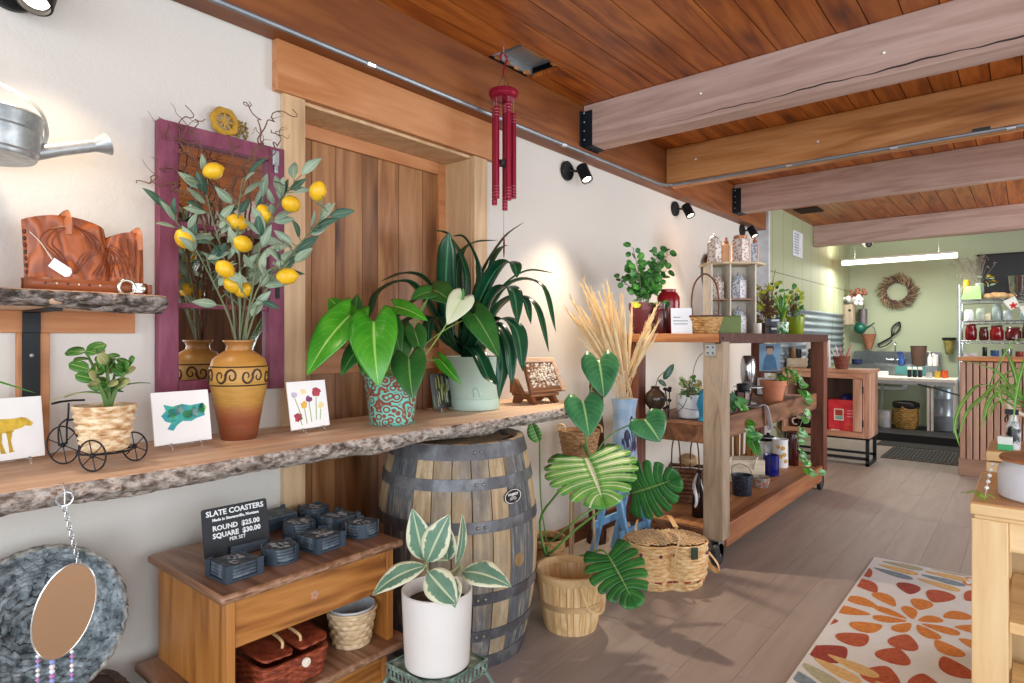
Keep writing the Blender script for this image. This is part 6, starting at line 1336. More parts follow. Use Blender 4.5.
# ---------------- middle shelf
ZM = .801
def middle():
    rr = random.Random(31)
    L = V((.60, 3.66, ZM)); t = thing('white_bowl_planter', 'round white planter with trailing plant on the bench middle shelf', 'potted plant', L)
    b = MB(); b.lathe([(0, 0), (.05, 0), (.06, .006), (.074, .05), (.079, .11), (.079, .148), (.073, .148), (.07, .12), (0, .115)], 36, cap0=False, cap1=False); b.build('pot', plain('#eef0f2', .3, var=.02), t)
    b = MB(); bushy(b, (0, 0, .12), 55, .08, .13, .036, .024, rr, 'oval', 2, 1.2, 2)
    b.leaf((-.09, -.05, .0), (-.11, -.07, -.06), .05, (.5, -.8, .2), 'oval', .2, .2, 7, 2, 0); b.build('foliage', [m_pil, m_jade2, m_stem], t)
    b = MB(); b.tube(spline([(.02, -.075, .13), (.0, -.085, .08), (-.05, -.07, .04), (-.075, -.04, .035)], 14), .002, 5); b.tube(spline([(.0, -.082, .075), (-.04, -.075, .10)], 6), .0016, 5); b.tube(spline([(.0, -.082, .07), (.06, -.06, .06), (.076, -.03, .06)], 8), .0016, 5); b.build('trailing_stem', plain('#3a4a2c', .7), t)
    L = V((.745, 3.60, ZM)); t = thing('turquoise_pitcher', 'bright turquoise pitcher half hidden behind the near bench post', 'pitcher', L)
    b = MB(); b.lathe([(0, 0), (.055, 0), (.058, .006), (.05, .03), (.052, .04), (.066, .1), (.05, .16), (.046, .175), (.05, .185), (.044, .184), (.04, .17), (0, .16)], 32, cap0=False, cap1=False); b.build('body', plain('#2f9fd0', .3), t)
    b = MB(); b.tube(spline([(.045, -.02, .16), (.10, -.03, .12), (.06, -.02, .06)], 12), .007, 7); b.build('handle', plain('#2f86b8', .3), t)
    b = MB(); bushy(b, (0, 0, .16), 18, .04, .05, .03, .02, rr, 'lance', 2, 1); b.build('plant_top', [m_yel, leafmat('orange petals', '#b0602a', '#c88a3a', '#d8a060', .5, None, vein=0)], t)
    t = thing('brass_hoop', 'thin brass wire hoop standing behind the turquoise pitcher', 'hoop', (.66, 3.78, ZM)); b = MB(); b.tube([(.62*.11*cos(a), .5*.11*cos(a), .21+.2*sin(a)) for a in [2*pi*k/48 for k in range(48)]], .0025, 5, closed=True); b.build('wire', plain('#8a6a34', .4, .6), t)
    L = V((.44, 3.52, ZM)); t = thing('dark_glass_vase', 'round dark brown glass vase with a dark leaf on the bench middle shelf', 'vase', L)
    b = MB(); b.lathe([(0, 0), (.025, 0), (.03, .004), (.02, .03), (.03, .05), (.058, .085), (.066, .12), (.056, .155), (.03, .178), (.025, .19), (.03, .198), (.022, .196), (0, .17)], 32, cap0=False, cap1=False); b.build('body', plain('#3c3028', .08, var=.05), t)
    b = MB(); b.tube(spline([(0, 0, .19), (.02, -.0, .25), (.05, .02, .29)], 8), .003, 5, 1); b.leaf((.045, .02, .24), (.10, .05, .34), .045, (.5, -.8, .2), 'oval', .2, .3, 8, 2, 0); b.leaf((.02, 0, .24), (.06, .03, .20), .03, (.5, -.8, .2), 'oval', .2, .3, 8, 2, 0); b.build('dark_leaf', [m_cliv, m_stem], t)
    t = thing('dark_flower_stems', 'black dried seed heads on the middle shelf between glass vase and white planter', 'dried flowers', (.505, 3.57, ZM)); b = MB()
    for k in range(7): x, y, h = rr.uniform(-.03, .03), rr.uniform(-.02, .02), rr.uniform(.06, .19); b.tube([(0, 0, 0), (x, y, h)], .0025, 5); b.ball((x, y, h), .014, 8, 6, 0, (1, 1, .8))
    b.build('seed_heads', plain('#2a2624', .8), t)
    t = thing('glass_cake_stand', 'low glass stand on the bench middle shelf carrying the silver vase', 'stand', (.585, 4.76, ZM)); b = MB(); b.lathe([(0, 0), (.06, 0), (.06, .006), (.014, .02), (.012, .11), (.03, .122), (.11, .126), (.11, .132), (0, .132)], 36, cap0=False, cap1=False); b.build('glass', plain('#c8d0d0', .12), t)
    lathe_thing('silver_vase', 'tall bullet shaped silver metal vase seen between the bench posts', 'vase', (.585, 4.76, ZM+.133), [(0, 0), (.036, 0), (.046, .02), (.056, .08), (.057, .15), (.048, .21), (.036, .232), (.034, .23), (.04, .2), (0, .19)], plain('#b8bcc0', .18, .95))
    L = V((.66, 4.44, ZM)); t = thing('black_lantern', 'small black metal candle lantern with glass panes on the bench middle shelf', 'lantern', L); b = MB(); n = 6
    b.prism([(.045*cos(2*pi*k/n), .045*sin(2*pi*k/n)) for k in range(n)], .008); b.prism([(.066*cos(2*pi*k/n), .066*sin(2*pi*k/n)) for k in range(n)], .008, Matrix.Translation((0, 0, .115)))
    for k in range(n): a = 2*pi*k/n; b.tube([(.043*cos(a), .043*sin(a), .004), (.06*cos(a), .06*sin(a), .118)], .005, 5)
    b.lathe([(.05, .123), (.044, .13), (.046, .17), (.03, .175), (0, .175)], 20, cap0=False, cap1=False); b.build('cage', m_black, t)
    b = MB(); b.lathe([(0, .009), (.036, .009), (.05, .113), (0, .113)], 6, cap0=False, cap1=False); b.build('panes', plain('#a88a84', .1), t)
    L = V((.735, 4.87, ZM)); t = thing('terracotta_pothos', 'terracotta pot with pothos vine trailing over the bench front near the far post', 'potted plant', L)
    b = MB(); b.lathe([(0, 0), (.06, 0), (.064, .004), (.085, .135), (.094, .137), (.098, .178), (.09, .178), (.084, .15), (0, .145)], 36, cap0=False, cap1=False); b.build('pot', mottled('terracotta', [(.3, '#b06a48'), (.7, '#c98562')], 6, .7), t)
    cv = spline([V((.02, .02, .15)), V((.06, .10, .24))]+[V(p)+V((.0, .03, 0))-L for p in POTH1], 60); b = MB(); b.tube(cv, .0028, 5); b.build('vine', m_stem, t)
    b = MB()
    for k in range(4, 60, 2):
        if 22 < k < 26: continue
        p = cv[k]; s = 1 if (k//2) % 2 else -1; d = V((.4, s*.75, rr.uniform(-.7, .1))).normalized(); l = rr.uniform(.06, .095); b.tube([p, p+d*.02], .0016, 4, 2); b.leaf(p+d*.02, p+d*(.02+l), l*.85, (.6, -.7, .4), 'heart', .3, .2, 8, 3, rr.randrange(2))
    b.build('leaves', [m_anth, m_pil, m_stem], t)
    b = MB(); bushy(b, (.08, .10, .14), 40, .12, .12, .05, .012, rr, 'lance', 2, .8, 1); b.build('dry_grass', [m_jade2, plain('#9a8a5c', .8)], t)
    L = V((.70, 4.06, ZM)); t = thing('trailing_pothos', 'green pothos in a low pot trailing over the bench middle shelf edge', 'potted plant', L)
    b = MB(); b.lathe(potprof(.045, .055, .06), 28, cap0=False, cap1=False); b.build('pot', plain('#b8a8a0', .5), t)
    b = MB(); cv = spline([V((0, 0, .05)), V((.06, -.05, .09))]+[V(p)+V((.02, .04, .04))-L for p in POTH2[:4]], 26); b.tube(cv, .0025, 5); b.build('vine', m_stem, t)
    b = MB()
    for k in (3, 7, 12, 17, 19, 21, 23, 24, 25, 26, 26):
        p = cv[k]; d = V((.4, rr.uniform(-.9, .9), rr.uniform(-.9, .1))).normalized(); l = rr.uniform(.07, .11); b.leaf(p, p+d*l, l*.8, (.6, -.7, .3), 'heart', .3, .2, 8, 3, rr.randrange(2))
    b.leaf((.03, -.05, .12), (.05, -.03, .01), .07, (.6, -.75, .2), 'heart', .3, .2, 8, 3, 2); bushy(b, (-.06, -.03, .06), 16, .06, .16, .07, .05, rr, 'heart', 3, .6); b.build('leaves', [m_anth, m_pil, m_pild], t)
    t = thing('silver_scarf', 'shiny white crumpled ribbon lying over the middle shelf edge by the lantern', 'ribbon', (.70, 4.27, ZM)); b = MB(); b.strap([(-.1, -.05, .012), (0, 0, .02), (.10, .02, .018), (.145, .05, .035), (.16, .07, -.06), (.165, .10, -.14)], .05, 0, 20, 2, .5, None, .95); b.build('ribbon', plain('#cfd4dc', .15, .5), t, solid=.002)
middle()
# ---------------- lower shelf
ZL = .201
def lower():
    rr = random.Random(41)
    L = V((.45, 3.98, ZL)); t = thing('twig_crate', 'rustic brown twig basket with tall thin handles on the lower bench shelf', 'basket', L, RAD(20))
    b = MB()
    for k in range(8):
        z = .015+.028*k
        for s in (-1, 1): b.tube([(-.13, s*.10, z), (0, s*.103, z+.004), (.13, s*.10, z)], .011+.002*(k % 2), 6); b.tube([(s*.12, -.10, z+.012), (s*.122, 0, z+.012), (s*.12, .10, z+.012)], .010, 6)
    b.build('twig_walls', mottled('rustic twig', [(.3, '#4a2e1c'), (.55, '#80573a'), (.75, '#b08a60')], 24, .8, .4), t)
    b = MB()
    for x in (-.07, .05): b.tube(spline([(x-.03, -.10, .2), (x-.025, -.09, .38), (x, -.06, .45), (x+.02, -.07, .36), (x+.03, -.10, .2)], 20), .005, 6)
    b.build('twig_handle', plain('#6a4a34', .8), t)
    b = MB(); b.box(-.13, .13, -.10, .10, 0, .014); b.build('base_board', m_bench, t)
    t = thing('birch_ball', 'pale round twisted ball sitting on top of the rustic twig basket', 'ornament', (.47, 3.94, ZL+.235)); b = MB(); b.ball((0, 0, .045), .06, 16, 10, 0, (1.1, 1, .75)); b.build('ball', wickermat('pale twist', ['#8a6a48', '#c8a478', '#dcc4a0'], 20), t)
    L = V((.665, 3.66, ZL)); t = thing('brown_bottle', 'dark brown bottle with a white ribbon beside the near bench post on the lower shelf', 'bottle', L)
    b = MB(); b.lathe([(0, 0), (.042, 0), (.045, .005), (.045, .13), (.03, .18), (.016, .21), (.015, .27), (.019, .275), (.019, .29), (0, .29)], 30, cap0=False, cap1=False); b.build('glass', plain('#22140e', .1, var=.05), t)
    b = MB(); b.strap([(.0, -.03, .27), (-.012, -.05, .2), (.005, -.055, .12), (-.004, -.05, .06)], .022, 0, 14, 1, .2, None, .98); b.build('white_ribbon', plain('#e6e6ea', .5), t, solid=.002)
    lathe_thing('navy_crock', 'dark blue speckled crock with fine handle on the lower bench shelf', 'crock', (.68, 4.36, ZL), [(0, 0), (.06, 0), (.064, .006), (.070, .125), (.075, .13), (.075, .14), (.067, .14), (.064, .12), (0, .11)], mottled('navy speckle', [(.3, '#12161e'), (.55, '#2a3444'), (.72, '#5a6a7c')], 60, .35, .1),
        extra=lambda t, o: MB().tube(spline([(-.07, 0, .12), (-.06, -.02, .19), (0, -.03, .22), (.06, -.02, .19), (.07, 0, .12)], 18), .003, 5).build('bail', plain('#8a8480', .4, .6), t))
    t = thing('birch_planter', 'wide cream birch bark planter box on the lower bench shelf behind the navy crock', 'planter', (.50, 4.80, ZL), RAD(40)); b = MB(); b.box(-.17, .17, -.09, .09, 0, .17); b.build('bark_box', mottled('cream birch', [(.3, '#a8987c'), (.5, '#d8ccb4'), (.65, '#ece4d2'), (.78, '#8a7860')], 8, .8, .3, .004, 6, (.6, .6, 3)), t, bevel=.01)
    b = MB(); [b.tube(spline([(x, -.09, .1), (x+.01, -.11, .17), (x+.03, -.09, .19)], 8), .006, 6) for x in (-.12, .08)]; b.build('birch_curls', plain('#efe8da', .6), t)
    t = thing('bamboo_sticks', 'yellow brown bamboo sticks standing behind the birch planter', 'sticks', (.44, 5.06, ZL)); b = MB()
    for k in range(7): x = -.10+.03*k; b.tube([(x, .02*sin(k*2), 0), (x*1.1, .02*sin(k*2)+.02, .34+.03*sin(k*3))], .013, 8)
    b.build('canes', mottled('bamboo', [(.3, '#6a4218'), (.6, '#a8762e'), (.8, '#c89a48')], 8, .5, .1, stretch=(3, 3, .4)), t)
    lathe_thing('patterned_dish', 'small grey dish with red pattern in front of the birch planter', 'dish', (.705, 4.68, ZL), potprof(.05, .072, .075), mottled('red patterned dish', [(.4, '#8a948c'), (.5, '#b8b8a8'), (.55, '#a84a48'), (.65, '#7a8a84')], 30, .4, 0))
    lathe_thing('cobalt_jar', 'cobalt blue glass jar on the lower bench shelf', 'jar', (.64, 5.13, ZL), [(0, 0), (.055, 0), (.06, .006), (.06, .16), (.056, .165), (.052, .15), (0, .14)], plain('#10186e', .12, var=.05))
    L = V((.60, 5.50, ZL)); t = thing('daisy_pitcher', 'white glass pitcher with yellow flowers on the lower bench shelf', 'pitcher', L)
    b = MB(); b.lathe([(0, 0), (.06, 0), (.064, .005), (.062, .22), (.066, .24), (.06, .24), (.056, .22), (0, .2)], 32, cap0=False, cap1=False); b.build('body', plain('#dfe0e2', .2, var=.03), t)
    b = MB(); b.tube(spline([(-.06, -.02, .21), (-.115, -.05, .19), (-.11, -.05, .12), (-.062, -.02, .09)], 14), .007, 6); b.build('handle', plain('#c0b8a8', .3), t)
    for k, (a, z) in enumerate(((-.9, .17), (-1.2, .10), (-.5, .06), (-.7, .115), (-1.5, .18))):
        b = MB(); c = V((.0635*cos(a), .0635*sin(a), z))
        for j in range(7): q = 2*pi*j/7; b.ball(c+V((-sin(a)*.011*cos(q), cos(a)*.011*cos(q), .011*sin(q))), .007, 8, 4)
        b.build('painted_daisy', plain('#d8a820', .5), t)
    L = V((.47, 5.60, ZL)); t = thing('enamel_kettle', 'black and white enamel kettle behind the daisy pitcher', 'kettle', L)
    b = MB(); b.lathe([(0, 0), (.09, 0), (.1, .02), (.105, .14), (.08, .20), (.05, .22), (.05, .23), (0, .25)], 32, cap0=False, cap1=False); b.build('body', plain('#d4dce4', .25), t)
    b = MB(); b.lathe([(.082, .2), (.05, .222), (.05, .24), (.015, .25), (.015, .265), (0, .27)], 28, cap0=False, cap1=False); b.build('black_lid', m_black, t)
    b = MB(); b.tube(spline([(-.09, -.03, .17), (-.085, -.03, .28), (0, -.01, .34), (.085, .03, .28), (.09, .03, .17)], 20), .008, 7); b.build('arched_handle', plain('#8a6a48', .5), t)
    lathe_thing('amber_bottle', 'tall dark red brown bottle beside the far bench post on the lower shelf', 'bottle', (.655, 5.66, ZL), [(0, 0), (.046, 0), (.05, .006), (.05, .24), (.045, .27), (.05, .275), (.05, .29), (0, .29)], plain('#3e120c', .15, var=.05))
lower()

def tier():
    L = V((.505, 5.53, ZM)); t = thing('dark_crate', 'dark wooden crate at the far end of the bench middle shelf under the portrait card', 'crate', L, RAD(10)); m = m_postd
    b = MB(); b.box(-.11, .11, -.05, .07, 0, .012); b.box(-.11, .11, -.05, .07, .198, .21); b.build('board', m, t)
    for x in (-.11, .098): b = MB(); b.box(x, x+.012, -.05, .07, .012, .198); b.build('side', m, t)
    t = thing('white_carton_small', 'small pale blue white box inside the dark crate below the portrait card', 'box', (.505, 5.51, ZM+.013), RAD(10)); b = MB(); b.box(-.09, .09, -.035, .04, 0, .14); b.build('carton', plain('#cfe0ea', .5), t, bevel=.002); b = MB(); b.box(-.06, .05, -.036, -.035, .07, .08); b.box(-.06, .02, -.036, -.035, .05, .058); b.build('print_lines', plain('#8aa4b8', .5), t)
    t['label'] = 'small pale blue white box inside the dark crate below the portrait card'
tier()
# ============================================================ BACK OF THE SHOP
m_pink = wood('pinkish barn wood', ['#9a6a50', '#b98a70', '#cda389', '#d8b29a'], 'Z', 1.2, .6, .05, .4); m_pinkx = wood('pinkish barn wood rail', ['#a06a4c', '#bd8a6c', '#d0a488'], 'X', 1.2, .6, .05, .3)
m_chrome = plain('#b8bec4', .25, .9); m_ss = plain('#8d9498', .3, .85)
def barn_cabinet():
    t = thing('barn_wood_cabinet', 'pinkish barn wood cabinet on a black metal base behind the rolling bench', 'cabinet', (.58, 7.28, 0)); ox, oy = .58, 7.28
    def bx(nm, m, x0, x1, y0, y1, z0, z1, bev=.003, par=None): b = MB(); b.box(x0-ox, x1-ox, y0-oy, y1-oy, z0, z1); return b.build(nm, m, par or t, bevel=bev)
    bx('top', m_pinkx, .14, 1.015, 7.035, 7.53, .945, .975); bx('side_panel', m_pink, .975, 1.0, 7.06, 7.5, .285, .945); bx('side_panel', m_pink, .16, .185, 7.06, 7.5, .285, .945); bx('bottom_board', m_pinkx, .185, .975, 7.06, 7.5, .285, .31); bx('back_panel', wood('brown cabinet back', ['#4a3326', '#6a4a38'], 'Z'), .185, .975, 7.48, 7.5, .31, .945); bx('corner_stile', m_pink, .94, 1.0, 7.045, 7.06, .285, .945)
    bx('face_rail', m_pinkx, .16, .94, 7.045, 7.06, .885, .945); bx('face_rail', m_pinkx, .16, .94, 7.045, 7.06, .285, .345)
    d = bx('door_stile', m_pink, .855, .935, 7.035, 7.045, .35, .88); bx('hinge', m_iron, .938, .948, 7.036, 7.046, .74, .81, .001, d); bx('hinge', m_iron, .938, .948, 7.036, 7.046, .40, .47, .001, d)
    b = MB()
    for x in (.18, .96):
        for y in (7.08, 7.46): b.box(x-ox, x-ox+.03, y-oy, y-oy+.03, 0, .285)
        b.box(x-ox, x-ox+.03, 7.08-oy, 7.49-oy, .0, .025); b.box(x-ox, x-ox+.03, 7.08-oy, 7.49-oy, .262, .285)
    for y in (7.08, 7.46): b.box(.18-ox, .99-ox, y-oy, y-oy+.03, .262, .285); b.box(.18-ox, .99-ox, y-oy, y-oy+.03, .06, .085)
    b.build('metal_base', m_iron, t)
    t = thing('red_printed_box', 'bright red cardboard box with a pale label square inside the barn wood cabinet', 'box', (.76, 7.22, .311))
    b = MB(); b.box(-.145, .165, -.13, .13, 0, .345); bd = b.build('carton', mottled('red orange print', [(.35, '#c41f2a'), (.55, '#d8303c'), (.7, '#e8603c')], 9, .45, 0), t, bevel=.002)
    b = MB(); b.box(-.09, .0, -.1312, -.13, .135, .255, 0); b.box(-.08, -.01, -.132, -.1312, .185, .245, 1); b.box(-.08, -.01, -.132, -.1312, .145, .18, 2); b.box(-.12, -.04, -.1312, -.13, .01, .04, 0)
    b.build('label_print', [plain('#eadfce', .5), plain('#a83a2a', .5), plain('#8ab0a8', .5)], bd)
    for k in range(3): MB().box(.03, .15-.02*k, -.1312, -.13, .235-.03*k, .245-.03*k).build('print_line', plain('#ee9aa0', .5), bd)
    lathe_thing('blue_bowl', 'dark blue bowl lying upside down on top of the red printed box', 'bowl', (.76, 7.24, .657), [(.0, .06), (.03, .055), (.06, .03), (.068, 0), (.064, 0), (.05, .03), (0, .05)], plain('#1a2a6a', .25))
    t = thing('enamel_pot', 'black and white enamel pot inside the barn wood cabinet at left', 'pot', (.36, 7.25, .311)); b = MB(); b.lathe([(0, 0), (.085, 0), (.09, .006), (.095, .12), (.1, .13), (.094, .13), (.085, .02), (0, .015)], 30, cap0=False, cap1=False); b.build('body', plain('#15171a', .25), t)
    b = MB(); b.lathe([(.097, .11), (.104, .132), (.1, .14), (.093, .13)], 30, cap0=False, cap1=False); b.tube(spline([(-.09, -.03, .11), (-.13, -.05, .1), (-.12, -.05, .05), (-.09, -.03, .04)], 10), .009, 6); b.build('white_rim', plain('#e4ddd0', .3), t)
    t = thing('twig_pot', 'woven brown basket pot holding pink and white sticks on the barn wood cabinet', 'basket', (.70, 7.28, .976)); b = MB(); weave(b, [(.055, 0), (.082, .13)], 24, 8, .004, wall=.006); b.build('basket', wickermat('dark red wicker', ['#4a2018', '#7a4030', '#a06a50'], 30), t)
    for k in range(9): a = k*2.4; b = MB(); b.tube([(0, 0, .02), (.10*cos(a), .06*sin(a), .16+.012*k)], .006, 6); b.build('stick', plain(('#d88a94', '#eae4e0', '#c86070')[k % 3], .5), t)
    t = thing('cream_box', 'long low cream box on the barn wood cabinet', 'box', (.30, 7.34, .976)); b = MB(); b.box(-.15, .12, -.08, .1, 0, .10); b.build('box', plain('#e6d8bc', .5), t, bevel=.003)
    t = thing('black_figurine', 'small black upright figurine on the barn wood cabinet', 'figurine', (.425, 7.13, .976)); b = MB(); b.lathe([(0, 0), (.03, 0), (.034, .01), (.02, .03), (.024, .07), (.014, .09), (.026, .12), (.02, .15), (.012, .16), (.018, .18), (.016, .2), (0, .215)], 20, cap0=False, cap1=False); b.build('figure', plain('#1c1a18', .4), t)
    t = thing('portrait_card', 'blue picture card of a seated figure on a dark crate on the bench', 'card', (.505, 5.53, 1.012), RAD(15)); c_, s_ = cos(.1), sin(.1); M = frame((0, 0, .0), (1, 0, 0), (0, s_, c_), (0, -c_, s_))
    b = MB(); b.box(-.085, .085, 0, .24, -.004, 0, 0, M); cd = b.build('card', plain('#8fb4d4', .5), t)
    b = MB(); b.prism([(-.06, .01), (.06, .01), (.045, .11), (.02, .15), (-.02, .15), (-.045, .11)], .001, M, 0); b.prism(blob(0, .175, .026, .034, 16, .02), .001, M, 1); b.prism([(-.03, .17), (-.03, .22), (.03, .22), (.03, .17), (.022, .2), (-.022, .2)], .0015, M, 2); b.build('painted_figure', [plain('#4f7ea8', .5), plain('#d8b49a', .5), plain('#5a3a2c', .6)], cd)
    t = thing('white_carton', 'white box standing on the barn wood cabinet behind the portrait card', 'box', (.42, 7.43, .976)); b = MB(); b.box(-.10, .13, -.04, .04, .11, .30); b.box(-.1, .13, -.04, .05, 0, .11); b.build('box', plain('#e4e4e2', .5), t, bevel=.002)
    for k, (lx, m) in enumerate(((.20, '#7a5a3c'), (.27, '#2a2c2e'))): lathe_thing('small_tin', ('tan', 'dark')[k]+' tin cup on the cabinet beside the white carton', 'cup', (.205+.0*k, 7.33+.11*k-.04, 1.077) if k == 0 else (.22, 7.45, .976), potprof(.035, .042, .12 if k == 0 else .2), plain(m, .4))
barn_cabinet()
def mats():
    for nm, lb, x0, x1, y0, y1, rib in (('floor_mat', 'black ribbed rubber mat with pale edges on the floor before the slatted counter', .99, 1.95, 7.72, 8.55, True), ('dark_runner', 'plain dark floor mat just in front of the black plinth', .80, 1.95, 8.60, 8.98, False)):
        t = thing(nm, lb, 'mat', ((x0+x1)/2, (y0+y1)/2, .0005)); w, d = (x1-x0)/2, (y1-y0)/2
        b = MB(); b.box(-w, w, -d, d, 0, .008); b.build('rubber', plain('#1c1d1e', .8), t)
        if rib:
            b = MB(); n = 26
            for k in range(n): x = -w+.03+k*(2*w-.06)/n; b.box(x, x+.016, -d+.03, d-.03, .008, .014)
            b.build('ribs', plain('#2c2d2e', .7), t)
            [MB().box(-w, w, y_, y_+.016, .008, .0095).build('pale_edge', plain('#a89a88', .8), t) for y_ in (-d, d-.016)]
mats()
def sink_corner():
    t = thing('black_plinth', 'low black platform on the floor under the white table', 'platform', (1.15, 9.65, 0)); b = MB(); b.box(-.55, .75, -.62, .4, 0, .10); b.build('deck', plain('#17181a', .6), t, bevel=.004)
    t = thing('white_work_table', 'long white topped work table in front of the steel sink', 'table', (1.12, 9.80, 0)); wt = plain('#e8e2d6', .4)
    b = MB(); b.box(-.52, .41, -.26, .26, .735, .775); b.build('tabletop', wt, t, bevel=.003); b = MB(); b.box(-.50, .40, -.255, -.24, .69, .735); b.build('apron', plain('#a8acae', .4), t)
    for x in (-.49, .10, .14, .375):
        for y in (-.235,) if x in (.10, .14) else (-.235, .235): b = MB(); b.box(x, x+.028, y-.014, y+.014, .1005, .735); b.build('leg', wt if x > .09 else plain('#9aa0a4', .4), t)
    t = thing('steel_sink', 'stainless steel sink with backsplash against the green back wall', 'sink', (.72, 10.40, 0)); b = MB()
    b.box(-.55, .55, -.28, -.25, .76, .92); b.box(-.55, .55, .2, .24, .76, .92); b.box(-.55, -.52, -.25, .2, .76, .92); b.box(.52, .55, -.25, .2, .76, .92); b.box(-.52, .52, -.25, .2, .76, .775); b.build('basin', m_ss, t, bevel=.004)
    b = MB(); b.box(-.55, .55, .24, .27, .8, 1.10); b.build('backsplash', m_ss, t, bevel=.003)
    for x in (-.5, .5):
        for y in (-.22, .18): b = MB(); b.tube([(x, y, .0), (x, y, .76)], .018, 8); b.build('leg', m_ss, t)
    b = MB(); b.tube(spline([(.0, .2, .94), (.0, .2, 1.14), (.01, .16, 1.22), (.02, .08, 1.22), (.02, .06, 1.14)], 20), .012, 8); b.tube([(-.1, .22, .98), (.1, .22, .98)], .012, 8)
    for s in (-1, 1): b.ball((s*.11, .19, .99), .02, 8, 6)
    b.build('faucet', m_chrome, t)
    b = MB(); b.tube(spline([(.16, -.1, .765), (.16, -.1, .62), (.12, -.1, .585), (-.1, -.1, .58), (-.45, -.05, .56)], 24), .028, 10); b.lathe([(.035, .60), (.035, .70), (0, .70)], 14, (.16, -.1, 0), cap1=False); b.build('drain_pipe', plain('#dfe4e8', .4), t)
    b = MB(); b.box(.07, .42, -.285, -.281, .79, .91); b.build('teal_cloth', plain('#4a8a8a', .6), t)
    zt = .776
    t = thing('white_block', 'small white block lying on the white work table', 'block', (.70, 9.72, zt)); b = MB(); b.box(-.06, .06, -.05, .05, 0, .07); b.build('block', plain('#f0f0ee', .4), t, bevel=.006)
    for k, x in enumerate((1.0, 1.06, 1.12)):
        t = thing('spice_shaker', ('left', 'middle', 'right')[k]+' of three black shakers with white caps on the white table', 'shaker', (x, 9.78, zt), group='black shakers on the white table')
        b = MB(); b.lathe([(0, 0), (.024, 0), (.024, .10), (0, .10)], 18, cap0=False, cap1=False); b.build('body', m_black, t); b = MB(); b.lathe([(.02, .10), (.026, .102), (.024, .135), (0, .14)], 18, cap1=False); b.build('cap', m_white, t)
    for nm, lb, x, col, h in (('glass_cup', 'clear grey cup on the white table beside the shakers', 1.22, '#b0b4b4', .07), ('yellow_cup', 'yellow cup on the white work table', 1.31, '#d0a832', .085), ('orange_cup', 'bright orange cup on the white work table', 1.39, '#e0561e', .10)): lathe_thing(nm, lb, 'cup', (x, 9.80, zt), potprof(.032, .04, h), plain(col, .35))
    zs = .9205; L = V((.80, 10.18, zs))
    t = thing('spray_bottle', 'blue and white spray bottle on the steel sink edge', 'spray bottle', (.86, 10.145, zs)); b = MB(); b.lathe([(0, 0), (.04, 0), (.042, .005), (.042, .09), (.018, .13), (.016, .15), (0, .15)], 20, cap0=False, cap1=False); b.build('bottle', plain('#2c4a8a', .3), t); b = MB(); b.box(-.05, .022, -.012, .012, .15, .19); b.box(-.04, -.03, -.006, .006, .12, .15); b.build('trigger_head', plain('#2a3c6a', .4), t, bevel=.003)
    lathe_thing('brown_planter', 'tall brown plastic planter on the steel sink edge', 'pot', (1.06, 10.16, zs), potprof(.075, .105, .27), plain('#5a4234', .5))
    for k, (x, h) in enumerate(((1.19, .16), (1.25, .13))):
        t = thing('soap_bottle', ('taller', 'shorter')[k]+' white soap bottle on the right end of the steel sink', 'bottle', (x, 10.145, zs)); b = MB(); b.lathe([(0, 0), (.026, 0), (.027, h*.7), (.012, h*.85), (.012, h), (0, h)], 18, cap0=False, cap1=False); b.build('body', m_white, t); b = MB(); b.tube([(0, 0, h), (0, 0, h+.03), (-.03, 0, h+.032)], .006, 6); b.build('pump', m_white, t)
    t = thing('paper_box', 'white box on the right end of the steel sink beside soap bottles', 'box', (1.235, 10.30, zs-.0)); b = MB(); b.box(-.035, .035, -.03, .03, -.0, .15); b.build('box', m_white, t)
    lathe_thing('blue_tub', 'dark blue tub at the left end of the steel sink', 'tub', (.30, 10.16, zs), potprof(.06, .075, .07), plain('#1e2a5a', .4))
    # under the table
    zp = .1005
    t = thing('laundry_basket', 'round woven seagrass basket with black lining under the white table', 'basket', (.97, 9.66, zp)); b = MB(); weave(b, [(.12, 0), (.15, .12), (.14, .30)], 26, 12, .006, wall=.01); b.build('basket', wickermat('gold seagrass', ['#6a4e24', '#a8823e', '#d0ac66'], 24), t); b = MB(); b.lathe([(.145, .27), (.155, .29), (.15, .34), (.10, .36), (0, .33)], 26, fn=lambda i, a, z: 1+.06*sin(a*5), cap0=False, cap1=False); b.build('black_liner', plain('#141414', .5), t)
    t = thing('steel_drum', 'tall galvanised steel drum under the right end of the white table', 'drum', (1.36, 9.80, zp)); b = MB(); b.lathe([(0, 0), (.145, 0), (.15, .01), (.15, .18), (.155, .19), (.15, .2), (.15, .4), (.155, .41), (.15, .42), (.15, .55), (0, .56)], 36, cap0=False, cap1=False); b.build('drum', plain('#a4b2bc', .3, .35), t)
    lathe_thing('white_bucket', 'white bucket on the black plinth beside the seagrass basket', 'bucket', (.74, 9.62, zp), potprof(.075, .095, .22), plain('#d8dce0', .4))
    lathe_thing('rust_bin', 'rust brown bin on the black plinth at the left', 'bin', (.645, 9.40, zp), potprof(.035, .045, .40) if False else [(0, 0), (.03, 0), (.045, .40), (.05, .42), (.04, .42), (0, .38)], plain('#8a4428', .6))
    b = MB(); b.tube(spline([(1.12, 9.55, .70), (1.3, 9.53, .66), (1.5, 9.5, .60), (1.7, 9.45, .56)], 16), .01, 6); tag(b.build('black_hose', m_black), 'black hose sagging along the front of the white table', 'hose')
sink_corner()
